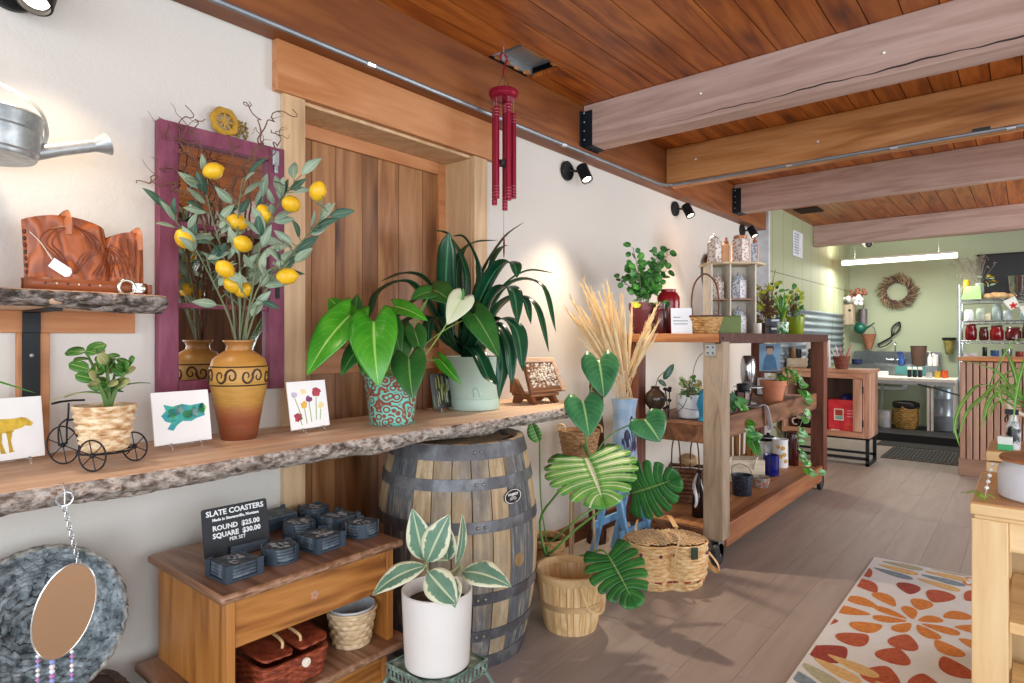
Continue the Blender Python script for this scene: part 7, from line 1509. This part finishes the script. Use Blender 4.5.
def back_wall():
    L = V((.74, 10.685, 1.985)); t = thing('twig_wreath', 'round brown twig wreath on the sage green back wall', 'wreath', L); t.scale = (.82, 1, .82); rr = random.Random(3)
    b = MB()
    for k in range(420):
        a = rr.random()*6.283; r0 = rr.uniform(.15, .24); l = rr.uniform(.09, .16); p = V((r0*cos(a), -rr.uniform(.005, .06), r0*sin(a))); ta = a+rr.uniform(.55, 1.1); d = V((cos(ta), rr.uniform(-.3, .1), sin(ta))); b.tube([p, p+d*l], [.006, .0025], 4, k % 3)
    b.tube([(.195*cos(q), -.032, .195*sin(q)) for q in [2*pi*k/30 for k in range(30)]], .03, 6, closed=True)
    b.build('twigs', [plain('#4e3a32', .85), plain('#78604f', .85), plain('#b39a78', .85)], t)
    t = thing('fluorescent_light', 'long suspended fluorescent tube light glowing below the last ceiling beam', 'ceiling light', (.90, 9.5, 2.335)); b = MB(); b.tube([(-.655, 0, 0), (.645, 0, 0)], .04, 14); b.v = [(x, y*1.2, z*.8) for x, y, z in b.v]; b.build('diffuser', plain('#f4ffe8', .4, emit=4), t)
    b = MB(); b.box(-.655, .645, -.05, .05, .026, .05); b.build('housing', plain('#c8ccc8', .4), t, bevel=.004)
    for x in (-.5, .45): b = MB(); b.tube([(x, 0, .05), (x, 0, .405)], .002, 4); b.build('cable', plain('#8a8a86', .5), t)
    t = thing('chalkboard', 'black chalkboard on the green back wall behind the wire rack', 'chalkboard', (2.5, 10.695, 1.9)); b = MB(); b.box(-.80, .8, -.02, 0, 0, .53); b.build('board', plain('#101216', .35), t); b = MB(); b.box(-.82, .82, -.024, -.001, -.02, 0); b.box(-.82, .82, -.024, -.001, .53, .55); b.build('frame', m_black, t)
    t = thing('wall_vent', 'white metal vent grille high on the green panelled side wall', 'vent', (.101, 7.86, 2.41)); b = MB(); b.box(0, .012, -.19, .19, -.14, .16); b.build('frame', plain('#dfe4ea', .4), t, bevel=.003); b = MB(); [b.box(.012, .016, -.16, .02, -.11+.032*k, -.092+.032*k) for k in range(8)]; b.build('louvres', plain('#9aa8b8', .4), t)
    t = thing('ceiling_grille', 'dark square vent grille in the boarded ceiling near the green wall', 'vent', (.33, 7.45, 2.732)); b = MB(); b.box(-.12, .12, -.15, .15, 0, .007); b.build('grille', plain('#1a120e', .7), t); b = MB(); [b.box(-.12, .12, -.15+.03*k, -.145+.03*k, -.004, 0) for k in range(11)]; b.build('slats', plain('#3a2a20', .6), t)
    t = thing('dome_camera', 'small white dome camera with a black lens near the last ceiling beam', 'camera', (.46, 10.0, 2.60)); b = MB(); b.lathe([(0, .14), (.07, .139), (.075, .10), (.07, .05), (.03, .0), (0, -.005)], 24, cap0=False, cap1=False); b.build('housing', m_white, t); b = MB(); b.ball((.03, -.06, .03), .045, 14, 8); b.build('lens', m_black, t)
    t = thing('birdhouse', 'weathered wooden birdhouse box with white flowers on the green side wall', 'birdhouse', (.17, 10.33, 1.50)); b = MB(); b.box(-.065, .065, -.09, .06, 0, .30); b.build('box', wood('grey weathered', ['#8a7a68', '#b0a088'], 'Z', 2), t, bevel=.003); b = MB(); b.lathe([(0, 0), (.02, 0), (.02, .004), (0, .004)], 14, M=frame((.02, -.091, .21), (1, 0, 0), (0, 0, 1), (0, -1, 0)), cap0=False, cap1=False); b.build('entry_hole', m_black, t)
    b = MB(); [b.ball((rr.uniform(-.06, .16), rr.uniform(-.1, .06), .31+rr.random()*.10), .032, 8, 6, k % 2) for k in range(26)]; b.build('white_flowers', [plain('#e8e8ea', .7), plain('#b8b4b0', .7)], t)
    b = MB(); [b.ball((rr.uniform(.0, .22), rr.uniform(-.05, .05), .42+rr.random()*.10), .03, 8, 6) for k in range(18)]; b.build('dried_bunch', plain('#8a5a48', .8), t)
    t = thing('hanging_tin', 'grey tin container hanging right of the birdhouse in the corner', 'container', (.30, 10.6, 1.50)); b = MB(); b.lathe([(0, 0), (.055, 0), (.06, .22), (.055, .24), (0, .25)], 22, cap0=False, cap1=False); b.build('tin', plain('#6d6468', .5, .4), t); b = MB(); b.tube([(0, .0, .25), (0, .095, .3)], .004, 5); b.build('hook', m_iron, t)
    t = thing('green_watering_can', 'small dark green watering can hanging in the back corner', 'watering can', (.27, 10.56, 1.36)); b = MB(); b.ball((0, 0, .09), .085, 20, 12); b.build('body', plain('#0e5a4a', .35), t); b = MB(); b.tube(spline([(.06, 0, .07), (.12, 0, .11), (.19, 0, .17)], 10), [.016-.0008*k for k in range(11)], 8); b.build('spout', plain('#1c4a42', .4), t); b = MB(); b.tube(spline([(-.05, 0, .15), (-.09, .03, .2), (0, .136, .22), (.03, .0, .17)], 14), .007, 6); b.build('handle', plain('#1c4a42', .4), t)
    t = thing('copper_cone_basket', 'copper brown cone shaped hanging pot on the green back wall', 'hanging pot', (.38, 10.59, 1.13)); b = MB(); b.lathe([(0, 0), (.04, 0), (.10, .22), (.105, .23), (.09, .23), (0, .2)], 26, cap0=False, cap1=False); b.build('cone', wickermat('copper wicker', ['#6a3a28', '#9a6248', '#b88468'], 30), t); b = MB(); b.tube(spline([(-.09, 0, .22), (-.06, .05, .32), (0, .1, .36), (.06, .05, .32), (.09, 0, .22)], 18), .004, 5); b.build('hanger', m_iron, t)
    pass
    t = thing('hanging_whisk', 'large black handled wire whisk hanging on the green back wall above the sink', 'whisk', (.66, 10.67, 1.16)); b = MB(); b.tube([(-.16, 0, .05), (-.05, -.005, .12), (0, -.01, .15)], .012, 8); b.tube(spline([(-.17, -.01, .06), (-.14, -.03, .0), (-.05, -.03, .04), (.02, -.02, .11)], 14), .009, 6); b.build('handle', m_black, t); b = MB(); d = V((.11, -.01, .23)); 
    for k in range(4): n_ = V((cos(k*.8)*.9, -sin(k*.8), -.42*cos(k*.8)))*.055; b.tube(spline([(0, -.01, .15), V((0, -.01, .15))+d*.55+n_, V((0, -.01, .15))+d, V((0, -.01, .15))+d*.55-n_, (0, -.01, .15)], 26), .0045, 5)
    b.build('wires', m_iron, t)
    t = thing('wall_jar', 'hanging jar with black lid and yellowish filling on the back wall', 'jar', (1.37, 10.62, 1.07)); b = MB(); b.lathe([(0, 0), (.035, 0), (.045, .01), (.07, .2), (0, .2)], 22, cap0=False, cap1=False); b.build('glass', mottled('jar filling', [(.35, '#a89a58'), (.6, '#6a6a3a'), (.7, '#d8d0a0')], 14, .2, 0), t); b = MB(); b.lathe([(.08, .2), (.085, .205), (.085, .235), (0, .24)], 22, cap1=False); b.build('lid', m_black, t)
    b = MB(); b.tube(spline([(.118, 9.6, 2.1), (.118, 9.55, 1.8), (.115, 9.45, 1.5), (.118, 9.35, 1.2), (.118, 9.3, 1.0)], 24), .006, 5); b.v = [(max(x, .135), y, z) for x, y, z in b.v]; tag(b.build('power_cord', m_black), 'black cord hanging down the green side wall in front of the corrugated metal', 'cord')
    l = bpy.data.lights.new('tube_light', 'AREA'); l.shape = 'RECTANGLE'; l.size = 1.3; l.size_y = .1; l.energy = 56; l.color = (.98, 1, .92); o = bpy.data.objects.new('tube_light', l); COL.objects.link(o); o.location = (.9, 9.5, 2.28)
    l = bpy.data.lights.new('tube_uplight', 'AREA'); l.shape = 'RECTANGLE'; l.size = 1.3; l.size_y = .1; l.energy = 26; l.color = (.95, 1, .86); o = bpy.data.objects.new('tube_uplight', l); COL.objects.link(o); o.location = (.9, 9.5, 2.392); o.rotation_euler = (pi, 0, 0)
back_wall()
def rack():
    X0, X1, Y0, Y1 = 1.545, 2.75, 9.72, 10.15; t = thing('wire_rack', 'chrome wire shelving rack full of jars against the green back wall', 'rack', ((X0+X1)/2, (Y0+Y1)/2, 0)); ox, oy = (X0+X1)/2, (Y0+Y1)/2
    for x in (X0, X1):
        for y in (Y0, Y1): b = MB(); b.tube([(x-ox, y-oy, 0), (x-ox, y-oy, 1.98)], .013, 8); [b.tube([(x-ox, y-oy, z), (x-ox, y-oy, z+.012)], .015, 8) for z in (.3, .6, .9, 1.2, 1.5)]; b.build('upright', m_chrome, t)
    Z = (1.785, 1.515, 1.265, 1.03, .55, .15)
    for z in Z:
        b = MB()
        for k in range(9): y = Y0-oy+k*(Y1-Y0)/8; b.tube([(X0-ox, y, z), (X1-ox, y, z)], .004, 4)
        for y in (Y0-oy, Y1-oy): b.tube([(X0-ox, y, z-.035), (X1-ox, y, z-.035)], .005, 4)
        n = 34; b.tube([(X0-ox+k*(X1-X0)/n, Y0-oy, z-.0175+(.0165 if k % 2 else -.0165)) for k in range(n+1)], .0035, 4); b.build('wire_shelf', m_chrome, t)
    z0, z1, z2, z3 = [z+.0045 for z in Z[:4]]; y = 9.85
    t = thing('green_box', 'pale green tapered box at the left end of the top rack shelf', 'box', (1.66, y, z0)); b = MB(); b.prism([(-.10, 0), (.11, 0), (.10, .17), (-.05, .17)], .14, frame((0, .07, 0), (1, 0, 0), (0, 0, 1), (0, -1, 0))); b.build('box', plain('#9ac27e', .5), t, bevel=.004)
    lathe_thing('yellow_bottle', 'yellow bottle with dark cap behind the green box on the top rack shelf', 'bottle', (1.60, 10.02, z0), [(0, 0), (.035, 0), (.036, .22), (.03, .24), (.03, .27), (0, .27)], plain('#d8a81a', .25))
    t = thing('dried_flower_vase', 'grey glass vase of dried baby flowers on the top rack shelf by the chalkboard', 'vase', (1.74, 10.0, z0)); b = MB(); b.lathe([(0, 0), (.04, 0), (.05, .1), (.045, .22), (.04, .22), (0, .2)], 22, cap0=False, cap1=False); b.build('glass', plain('#a8b0ac', .15), t); rr = random.Random(8); b = MB()
    for k in range(60): a = rr.random()*6.28; s = rr.uniform(.04, .27); tip = V((s*cos(a)-.06, s*sin(a)*.3, .24+rr.uniform(.08, .34))); b.tube([(0, 0, .2), tip], .0018, 4); [b.ball(tip+V((rr.uniform(-.03, .03), rr.uniform(-.02, .02), rr.uniform(-.03, .03))), .007, 5, 4) for _ in range(4)]
    b.build('dried_sprays', plain('#8a8478', .9), t); b = MB(); bushy(b, (.08, -.02, .15), 14, .06, .2, .09, .035, rr, 'lance', 2, .5); b.build('yellow_flowers', [plain('#c8b41e', .6), m_lemleaf], t)
    for k, (x, r_) in enumerate(((1.83, .05), (1.90, .06), (1.97, .055), (2.05, .045))): b = MB(); b.ball((0, 0, r_*.75), r_, 14, 8, 0, (1.2, 1, .75)); tag(b.build('bread_roll', mottled('crusty roll', [(.3, '#a87a48'), (.6, '#d8b888'), (.75, '#ead4b0')], 12, .8), loc=(x, y+.03*(k % 2), z0)), ('leftmost', 'second', 'third', 'rightmost')[k]+' of four tan lumpy rolls on the top rack shelf', 'roll', 'rolls on the top rack shelf')
    lathe_thing('ice_bucket', 'shiny steel ice bucket on the top rack shelf before the chalkboard', 'bucket', (2.13, 9.88, z0), [(0, 0), (.05, 0), (.06, .02), (.045, .04), (.085, .1), (.10, .27), (.106, .28), (.095, .28), (0, .2)], plain('#a8a8a8', .15, .95))
    jar = [(0, 0), (.045, 0), (.05, .01), (.05, .12), (.04, .14), (.042, .16), (0, .16)]
    for k, (x, col) in enumerate(((1.64, '#e4e8ec'), (1.76, '#a8b4a4'), (1.83, '#d8d0b0'), (1.92, '#98a8a4'), (2.02, '#b8c4c4'), (2.2, '#9ab8b8'))):
        s = (.9, 1.0, .6, 1.3, .8, 1.0)[k]; lathe_thing('glass_jar', ('white filled', 'dull green', 'slim cream', 'tall grey green', 'pale blue', 'sea green')[k]+' glass jar on the second rack shelf', 'jar', (x, y, z1), [(a*(.8 if k == 2 else 1), z*s) for a, z in jar], plain(col, .2))
    t = thing('bunting', 'white pennant bunting with red flowers strung along the upper rack edge', 'bunting', (2.1, 9.70, z0-.03)); b = MB(); b.tube(spline([(-.14, 0, .03), (.02, -.01, -.05), (.22, 0, -.02), (.4, 0, -.05)], 16), .003, 4); b.build('string', plain('#c8c4b8', .8), t)
    for k, (x, z, a) in enumerate(((-.06, .02, -.5), (.1, -.06, -.25), (.28, -.04, 0))):
        M = Matrix.Translation((x, -.008, z)) @ Matrix.Rotation(a, 4, 'Y') @ frame((0, 0, 0), (1, 0, 0), (0, 0, 1), (0, -1, 0)); b = MB(); b.prism([(-.065, 0), (.065, 0), (.05, -.13), (-.05, -.13)], .002, M); p = b.build('pennant', plain('#dfe2dc', .7), t); b = MB(); [b.prism(blob(.02*cos(q), -.095+.02*sin(q), .022, .012, 8, .2, k, q), .0035, M) for q in (0, 1.2, 2.4, 3.6, 4.8)]; b.build('red_flower', plain('#d0302c', .6), p)
    for k, (x, r_, h, col) in enumerate(((1.66, .062, .19, '#6a0f14'), (1.79, .05, .15, '#4a1a16'), (1.92, .07, .17, '#7a1418'), (2.08, .08, .15, '#5a1a1e'), (2.22, .055, .21, '#7a3a14'))):
        t = thing('red_candle_jar', ('plain tall dark red', 'small dark metal topped', 'round ruby', 'wide low burgundy', 'amber brown')[k]+' candle jar on the third rack shelf', 'jar', (x, y, z2), group='red jars on the third rack shelf'); b = MB(); b.lathe([(0, 0), (r_*.8, 0), (r_, .02), (r_, h*.7), (r_*.8, h*.9), (r_*.85, h), (0, h*.98)], 24, cap0=False, cap1=False); b.build('glass', plain(col, .15, var=.05), t); b = MB(); b.lathe([(r_*.5, h), (r_*.9, h+.002), (r_*.8, h+.02), (0, h+.022)], 20, cap1=False); b.build('lid', plain(('#6a0f14', '#3a2622', '#3a1012', '#6a5a58', '#5a2a10')[k], .3, .3), t)
    t = thing('cream_tin_box', 'cream box at the right of the third rack shelf', 'box', (2.34, 9.82, z2)); b = MB(); b.box(-.09, .09, -.06, .06, 0, .15); b.build('box', plain('#d8d0c0', .5), t, bevel=.004)
    for k, (x, r_, h, col, nm) in enumerate(((1.66, .085, .07, '#d8ccd0', 'pink and white dish'), (1.80, .03, .15, '#16181a', 'black pepper mill'), (1.90, .05, .11, '#3a5a8a', 'blue patterned cup'), (2.02, .06, .13, '#a8acac', 'silver creamer'), (2.14, .045, .10, '#8a3a2c', 'red brown cup'), (2.25, .06, .12, '#d0c8b4', 'cream crock'))): lathe_thing(nm.split()[-1] if nm.split()[-1] not in ('dish', 'cup') else nm.split()[0]+'_'+nm.split()[-1], nm+' on the fourth rack shelf just above the counter', 'tableware', (x, y, z3), potprof(r_*.8, r_, h), plain(col, .25, .8 if 'silver' in nm else 0))
rack()
# ============================================================ RIGHT: counter, stepped stand, rug
def counter():
    t = thing('slatted_counter', 'tall counter fronted with vertical pinkish wood slats at the right rear', 'counter', (2.9, 7.55, 0)); ox, oy = 2.9, 7.55; X0, X1 = 1.727, 4.2
    mp = wood('pinkish slat wood', ['#a67f69', '#bd9781', '#cda892'], 'Z', 1.2, .6, .16, .3)
    b = MB(); b.box(X0-ox+.02, X1-ox, 7.235-oy, 7.9-oy, .0, 1.085); b.build('carcass', wood('dark red brown backing', ['#85523e', '#96634c'], 'Z'), t)
    b = MB(); x = X0
    while x < X1: b.box(x-ox, x-ox+.040, 7.2-oy, 7.235-oy, .165, 1.075); x += .051
    b.build('slats', mp, t, bevel=.003)
    b = MB(); b.box(X0-ox-.012, X1-ox, 7.195-oy, 7.236-oy, 0, .165); b.build('base_board', wood('base board', ['#8f6d58', '#ab8a72'], 'X', 1.2), t, bevel=.003)
    b = MB(); b.box(X0-ox-.02, X1-ox, 7.16-oy, 7.92-oy, 1.086, 1.115); b.build('countertop', wood('orange counter wood', ['#a8622c', '#c88248', '#d89a62'], 'X', 1), t, bevel=.004)
counter()
m_maple = wood('pale maple', ['#d8b27c', '#e6c792', '#efd6a8'], 'Z', .8, .45, .03, .15, .05); m_maplex = wood('pale maple board', ['#d4ac74', '#e4c48e', '#eed2a2'], 'X', .8, .45, .03, .15, .05)
def stand():
    t = thing('maple_display_stand', 'pale maple stepped display stand in the right foreground', 'display stand', (2.42, 2.62, 0)); ox, oy = 2.42, 2.62
    def bx(nm, m, x0, x1, y0, y1, z0, z1, bev=.003): b = MB(); b.box(x0-ox, x1-ox, y0-oy, y1-oy, z0, z1); return b.build(nm, m, t, bevel=bev)
    top = wood('honey maple top', ['#b57a38', '#c88e4a', '#d6a05e'], 'X', .8, .35, .03, .1, .04)
    bx('top_board', m_maplex, 2.085, 2.76, 2.335, 2.90, .765, .798); bx('top_inlay', top, 2.09, 2.75, 2.345, 2.90, .798, .801, 0); bx('sub_rail', m_maplex, 2.094, 2.75, 2.345, 2.90, .752, .764)
    for x in (2.088, 2.66):
        for y in (2.342, 2.80): bx('leg', m_maple, x, x+.088, y, y+.065, 0, .752)
    bx('front_apron', m_maplex, 2.177, 2.66, 2.35, 2.37, .665, .752); bx('side_apron', m_maple, 2.10, 2.12, 2.407, 2.80, .665, .752); bx('shelf', m_maplex, 2.177, 2.66, 2.36, 2.86, .42, .455); bx('low_shelf', m_maplex, 2.177, 2.66, 2.36, 2.86, .10, .135)
    for z in (.42, .10): bx('side_rail', m_maple, 2.10, 2.13, 2.407, 2.80, z, z+.035)
    bx('back_slat', m_maple, 2.25, 2.33, 2.862, 2.88, .135, .752); bx('back_slat', m_maple, 2.42, 2.50, 2.862, 2.88, .135, .752)
    bx('upper_step', m_maplex, 2.10, 2.76, 2.905, 3.25, .80, .838); bx('upper_step', m_maplex, 2.10, 2.76, 2.90, 3.25, .843, .878); bx('step_inlay', top, 2.105, 2.755, 2.905, 3.245, .878, .8805, 0); bx('step_support', m_maple, 2.11, 2.75, 2.93, 3.22, .0, .80)
    L = V((2.27, 2.515, .802)); t = thing('white_canister', 'squat white ceramic canister with a wooden lid on the maple stand', 'canister', L); t.scale = (1, 1, .88)
    b = MB(); b.lathe([(0, 0), (.118, 0), (.124, .006), (.126, .09), (.122, .105), (.110, .118), (.108, .128), (0, .128)], 48, cap0=False, cap1=False); b.build('body', plain('#dfe6ee', .3, var=.02), t)
    b = MB(); b.lathe([(.104, .129), (.120, .131), (.122, .138), (.118, .145), (0, .147)], 48, cap1=False); b.build('wooden_lid', wood('lid wood', ['#8a5230', '#a86e44', '#b88058'], 'X', 1.5), t)
    z = .8815; L = V((2.178, 2.99, z)); t = thing('dark_spray_bottle', 'black and white spray bottle standing on the raised step of the maple stand', 'spray bottle', L); t.scale = (.8, .8, .9)
    b = MB(); b.lathe([(0, 0), (.026, 0), (.028, .006), (.028, .1), (.015, .13), (.015, .145), (0, .145)], 22, cap0=False, cap1=False); b.build('bottle', mottled('black white print', [(.45, '#16161a'), (.55, '#e4e4e8')], 18, .3, 0), t); b = MB(); b.box(-.032, .02, -.009, .009, .145, .166); b.tube(spline([(-.02, 0, .145), (-.03, 0, .125), (-.027, 0, .11)], 8), .004, 6); b.build('trigger_head', m_black, t, bevel=.004)
    t = thing('soap_box', 'small green and white box beside the dark spray bottle', 'box', (2.155, 2.96, z)); b = MB(); b.box(-.022, .022, -.018, .018, 0, .05, 0); b.box(-.0225, .0225, -.0185, .0185, .0, .022, 1); b.build('carton', [plain('#e4eee6', .4), plain('#3fae6a', .4)], t)
    L = V((2.275, 3.10, z)); t = thing('spider_plant', 'spider plant with long arching green leaves in a pinkish clay pot on the maple stand', 'potted plant', L)
    b = MB(); b.lathe([(0, 0), (.058, 0), (.062, .006), (.074, .17), (.08, .172), (.08, .195), (.07, .195), (0, .17)], 36, cap0=False, cap1=False); b.build('pot', mottled('pink clay', [(.35, '#a8604a'), (.55, '#c08068'), (.7, '#d8a892')], 26, .8, .4), t)
    m_sp = leafmat('spider plant leaf', '#4c9a34', '#86c858', '#d8ecb0', .35, None, veins=1, vein=0, midw=.12)
    for k, l in enumerate(SPID):
        pts = [V((.01*cos(k), .01*sin(k), .17))]+[V(p)-L for p in l]; pts = [V((p.x, p.y, p.z)) for p in pts]; b = MB(); b.strap(pts, .015, 0, 22, 2, .45, None, .5); b.build('leaf', m_sp, t)
    rr = random.Random(2)
    for k in range(8): a = rr.random()*6.28; s = rr.uniform(.12, .26); h = rr.uniform(.1, .3); b = MB(); b.strap([(0, 0, .17), (s*.45*cos(a), s*.45*sin(a), .17+h), (s*cos(a), s*sin(a), .17+h*.4), (s*1.25*cos(a), s*1.25*sin(a), .05+h*.1)], .014, 0, 18, 2, .45, None, .5); b.build('leaf', m_sp, t)
    b = MB(); b.tube(spline([(-.06, -.03, .12), (-.11, -.05, .15), (-.10, -.05, .19), (-.06, -.03, .18)], 14), .008, 7); b.build('cream_handle', plain('#e8dcc4', .5), t)
    L = V((2.118, 2.38, .8015)); t = thing('grass_sprig', 'little sprig of green grass with glass drops at the corner of the maple stand', 'sprig', L); b = MB()
    for k in range(12): a = rr.random()*6.28; s = rr.uniform(.02, .05); b.tube(spline([(0, 0, 0), (s*.5*cos(a)-.005, s*.5*sin(a), .022), (s*cos(a)-.01, s*sin(a)+.02, .012)], 6), .0012, 4)
    b.build('grass', plain('#8aa83a', .5), t); b = MB(); b.tube(spline([(0, 0, 0), (.006, .05, .05), (.012, .16, .09)], 10), .0008, 4); [b.ball((.004+.0025*k, .03+.03*k, .035+.014*k), .006, 8, 6) for k in range(5)]; b.build('glass_drops', plain('#e8f0f0', .08), t)
stand()
def rug():
    X0, X1, Y0, Y1 = 1.525, 2.75, 1.5, 4.17; cx, cy = (X0+X1)/2, (Y0+Y1)/2
    t = thing('patterned_rug', 'grey white area rug with orange and red petal bursts on the floor at right', 'rug', (cx, cy, .0005))
    cols = [plain('#cfd3d6', .95, var=.04)]+[mottled(n, st, 70, .95, .2, .002, 3) for n, st in (('orange pile', [(.3, '#b5652a'), (.7, '#cf8a3a')]), ('rust pile', [(.3, '#96402a'), (.7, '#b8603a')]), ('red pile', [(.3, '#802c26'), (.7, '#9c4434')]), ('slate blue pile', [(.3, '#5f7585'), (.7, '#8799a4')]), ('tan pile', [(.3, '#c09a5e'), (.7, '#d4b682')]), ('sage pile', [(.3, '#989a80'), (.7, '#b0ae94')]))]
    b = MB(); b.box(X0-cx, X1-cx, Y0-cy, Y1-cy, 0, .007, 0); rr = random.Random(14); cnt = [0]
    def clip(P, ax, val, sg):
        out = []
        for i in range(len(P)):
            p, q = P[i-1], P[i]; a, c = (p[ax]-val)*sg, (q[ax]-val)*sg
            if (a >= 0) != (c >= 0): u = a/(a-c); out.append((p[0]+(q[0]-p[0])*u, p[1]+(q[1]-p[1])*u))
            if c >= 0: out.append(q)
        return out
    def petal(x, y, a, l, w, m, skip=False):
        mx, my = x+.5*l*cos(a), y+.5*l*sin(a)
        if skip and (my > 3.93 or (mx < 1.70 and my < 2.72)): return
        P = []
        for k in range(20):
            q = 2*pi*k/20; u = .5-.5*cos(q); v = sin(q)*(.35+.65*u)*.62; P.append((x+(u*l)*cos(a)-v*w*sin(a), y+(u*l)*sin(a)+v*w*cos(a)))
        for ax, val, sg in ((0, X0+.012, 1), (0, X1-.012, -1), (1, Y0+.012, 1), (1, Y1-.012, -1)):
            P = clip(P, ax, val, sg)
            if len(P) < 3: return
        cnt[0] += 1; b.prism([(px-cx, py-cy) for px, py in P], .001+cnt[0]*.000008, Matrix.Translation((0, 0, .007)), m)
    def burst(fx, fy, R_, s=1):
        for r0, n, l, w, ms, off in ((.03, 7, .14, .062, (1, 1, 1), 0), (.17, 10, .155, .088, (2, 1, 1), .3), (.33, 15, .175, .10, (2, 2, 3), .1), (.50, 20, .185, .11, (2, 3, 2), .2), (.69, 25, .19, .115, (3, 2, 3), .0)):
            if r0 > R_: break
            for k in range(n):
                a = 2*pi*k/n+off+rr.uniform(-.07, .07); rs = r0*(1+rr.uniform(-.08, .08)); petal(fx+rs*cos(a)*s, fy+rs*sin(a)*s, a, l*rr.uniform(.85, 1.12)*s, w*rr.uniform(1.1, 1.4)*s, ms[rr.randrange(3)], True)
    burst(1.82, 3.33, .7); burst(2.55, 2.1, .5); burst(2.72, 4.0, .3)
    def spray(x, y, a0, n, ms):
        for k in range(n): r_, c_ = divmod(k, 4); o = .075*(c_-1.5); petal(x+.21*r_*cos(a0)-o*sin(a0), y+.21*r_*sin(a0)+o*cos(a0), a0+.12*(c_-1.5), .20, .078, ms[k % len(ms)])
    spray(1.57, 4.08, -.12, 8, (4, 5, 6, 4, 5)); spray(1.54, 2.66, -.5, 8, (4, 6, 5, 5)); spray(1.56, 2.30, .2, 8, (6, 4, 5)); spray(2.15, 2.5, .9, 8, (4, 5, 6)); spray(2.25, 4.06, -.1, 8, (4, 6, 5))
    for x in (1.98, 2.07, 2.16):
        P = [(x+.028*cos(q)*1.0-cx, 4.07+.07*sin(q)-cy) for q in [2*pi*k/18 for k in range(18)]]; b.prism(P, .0012, Matrix.Translation((0, 0, .007)), 1); b.prism([(px*.0+x-cx+.014*cos(2*pi*k/18), 4.07-cy+.05*sin(2*pi*k/18)) for k, (px, _) in enumerate(P)], .0016, Matrix.Translation((0, 0, .007)), 0)
    o = b.build('pile', cols, t)
rug()
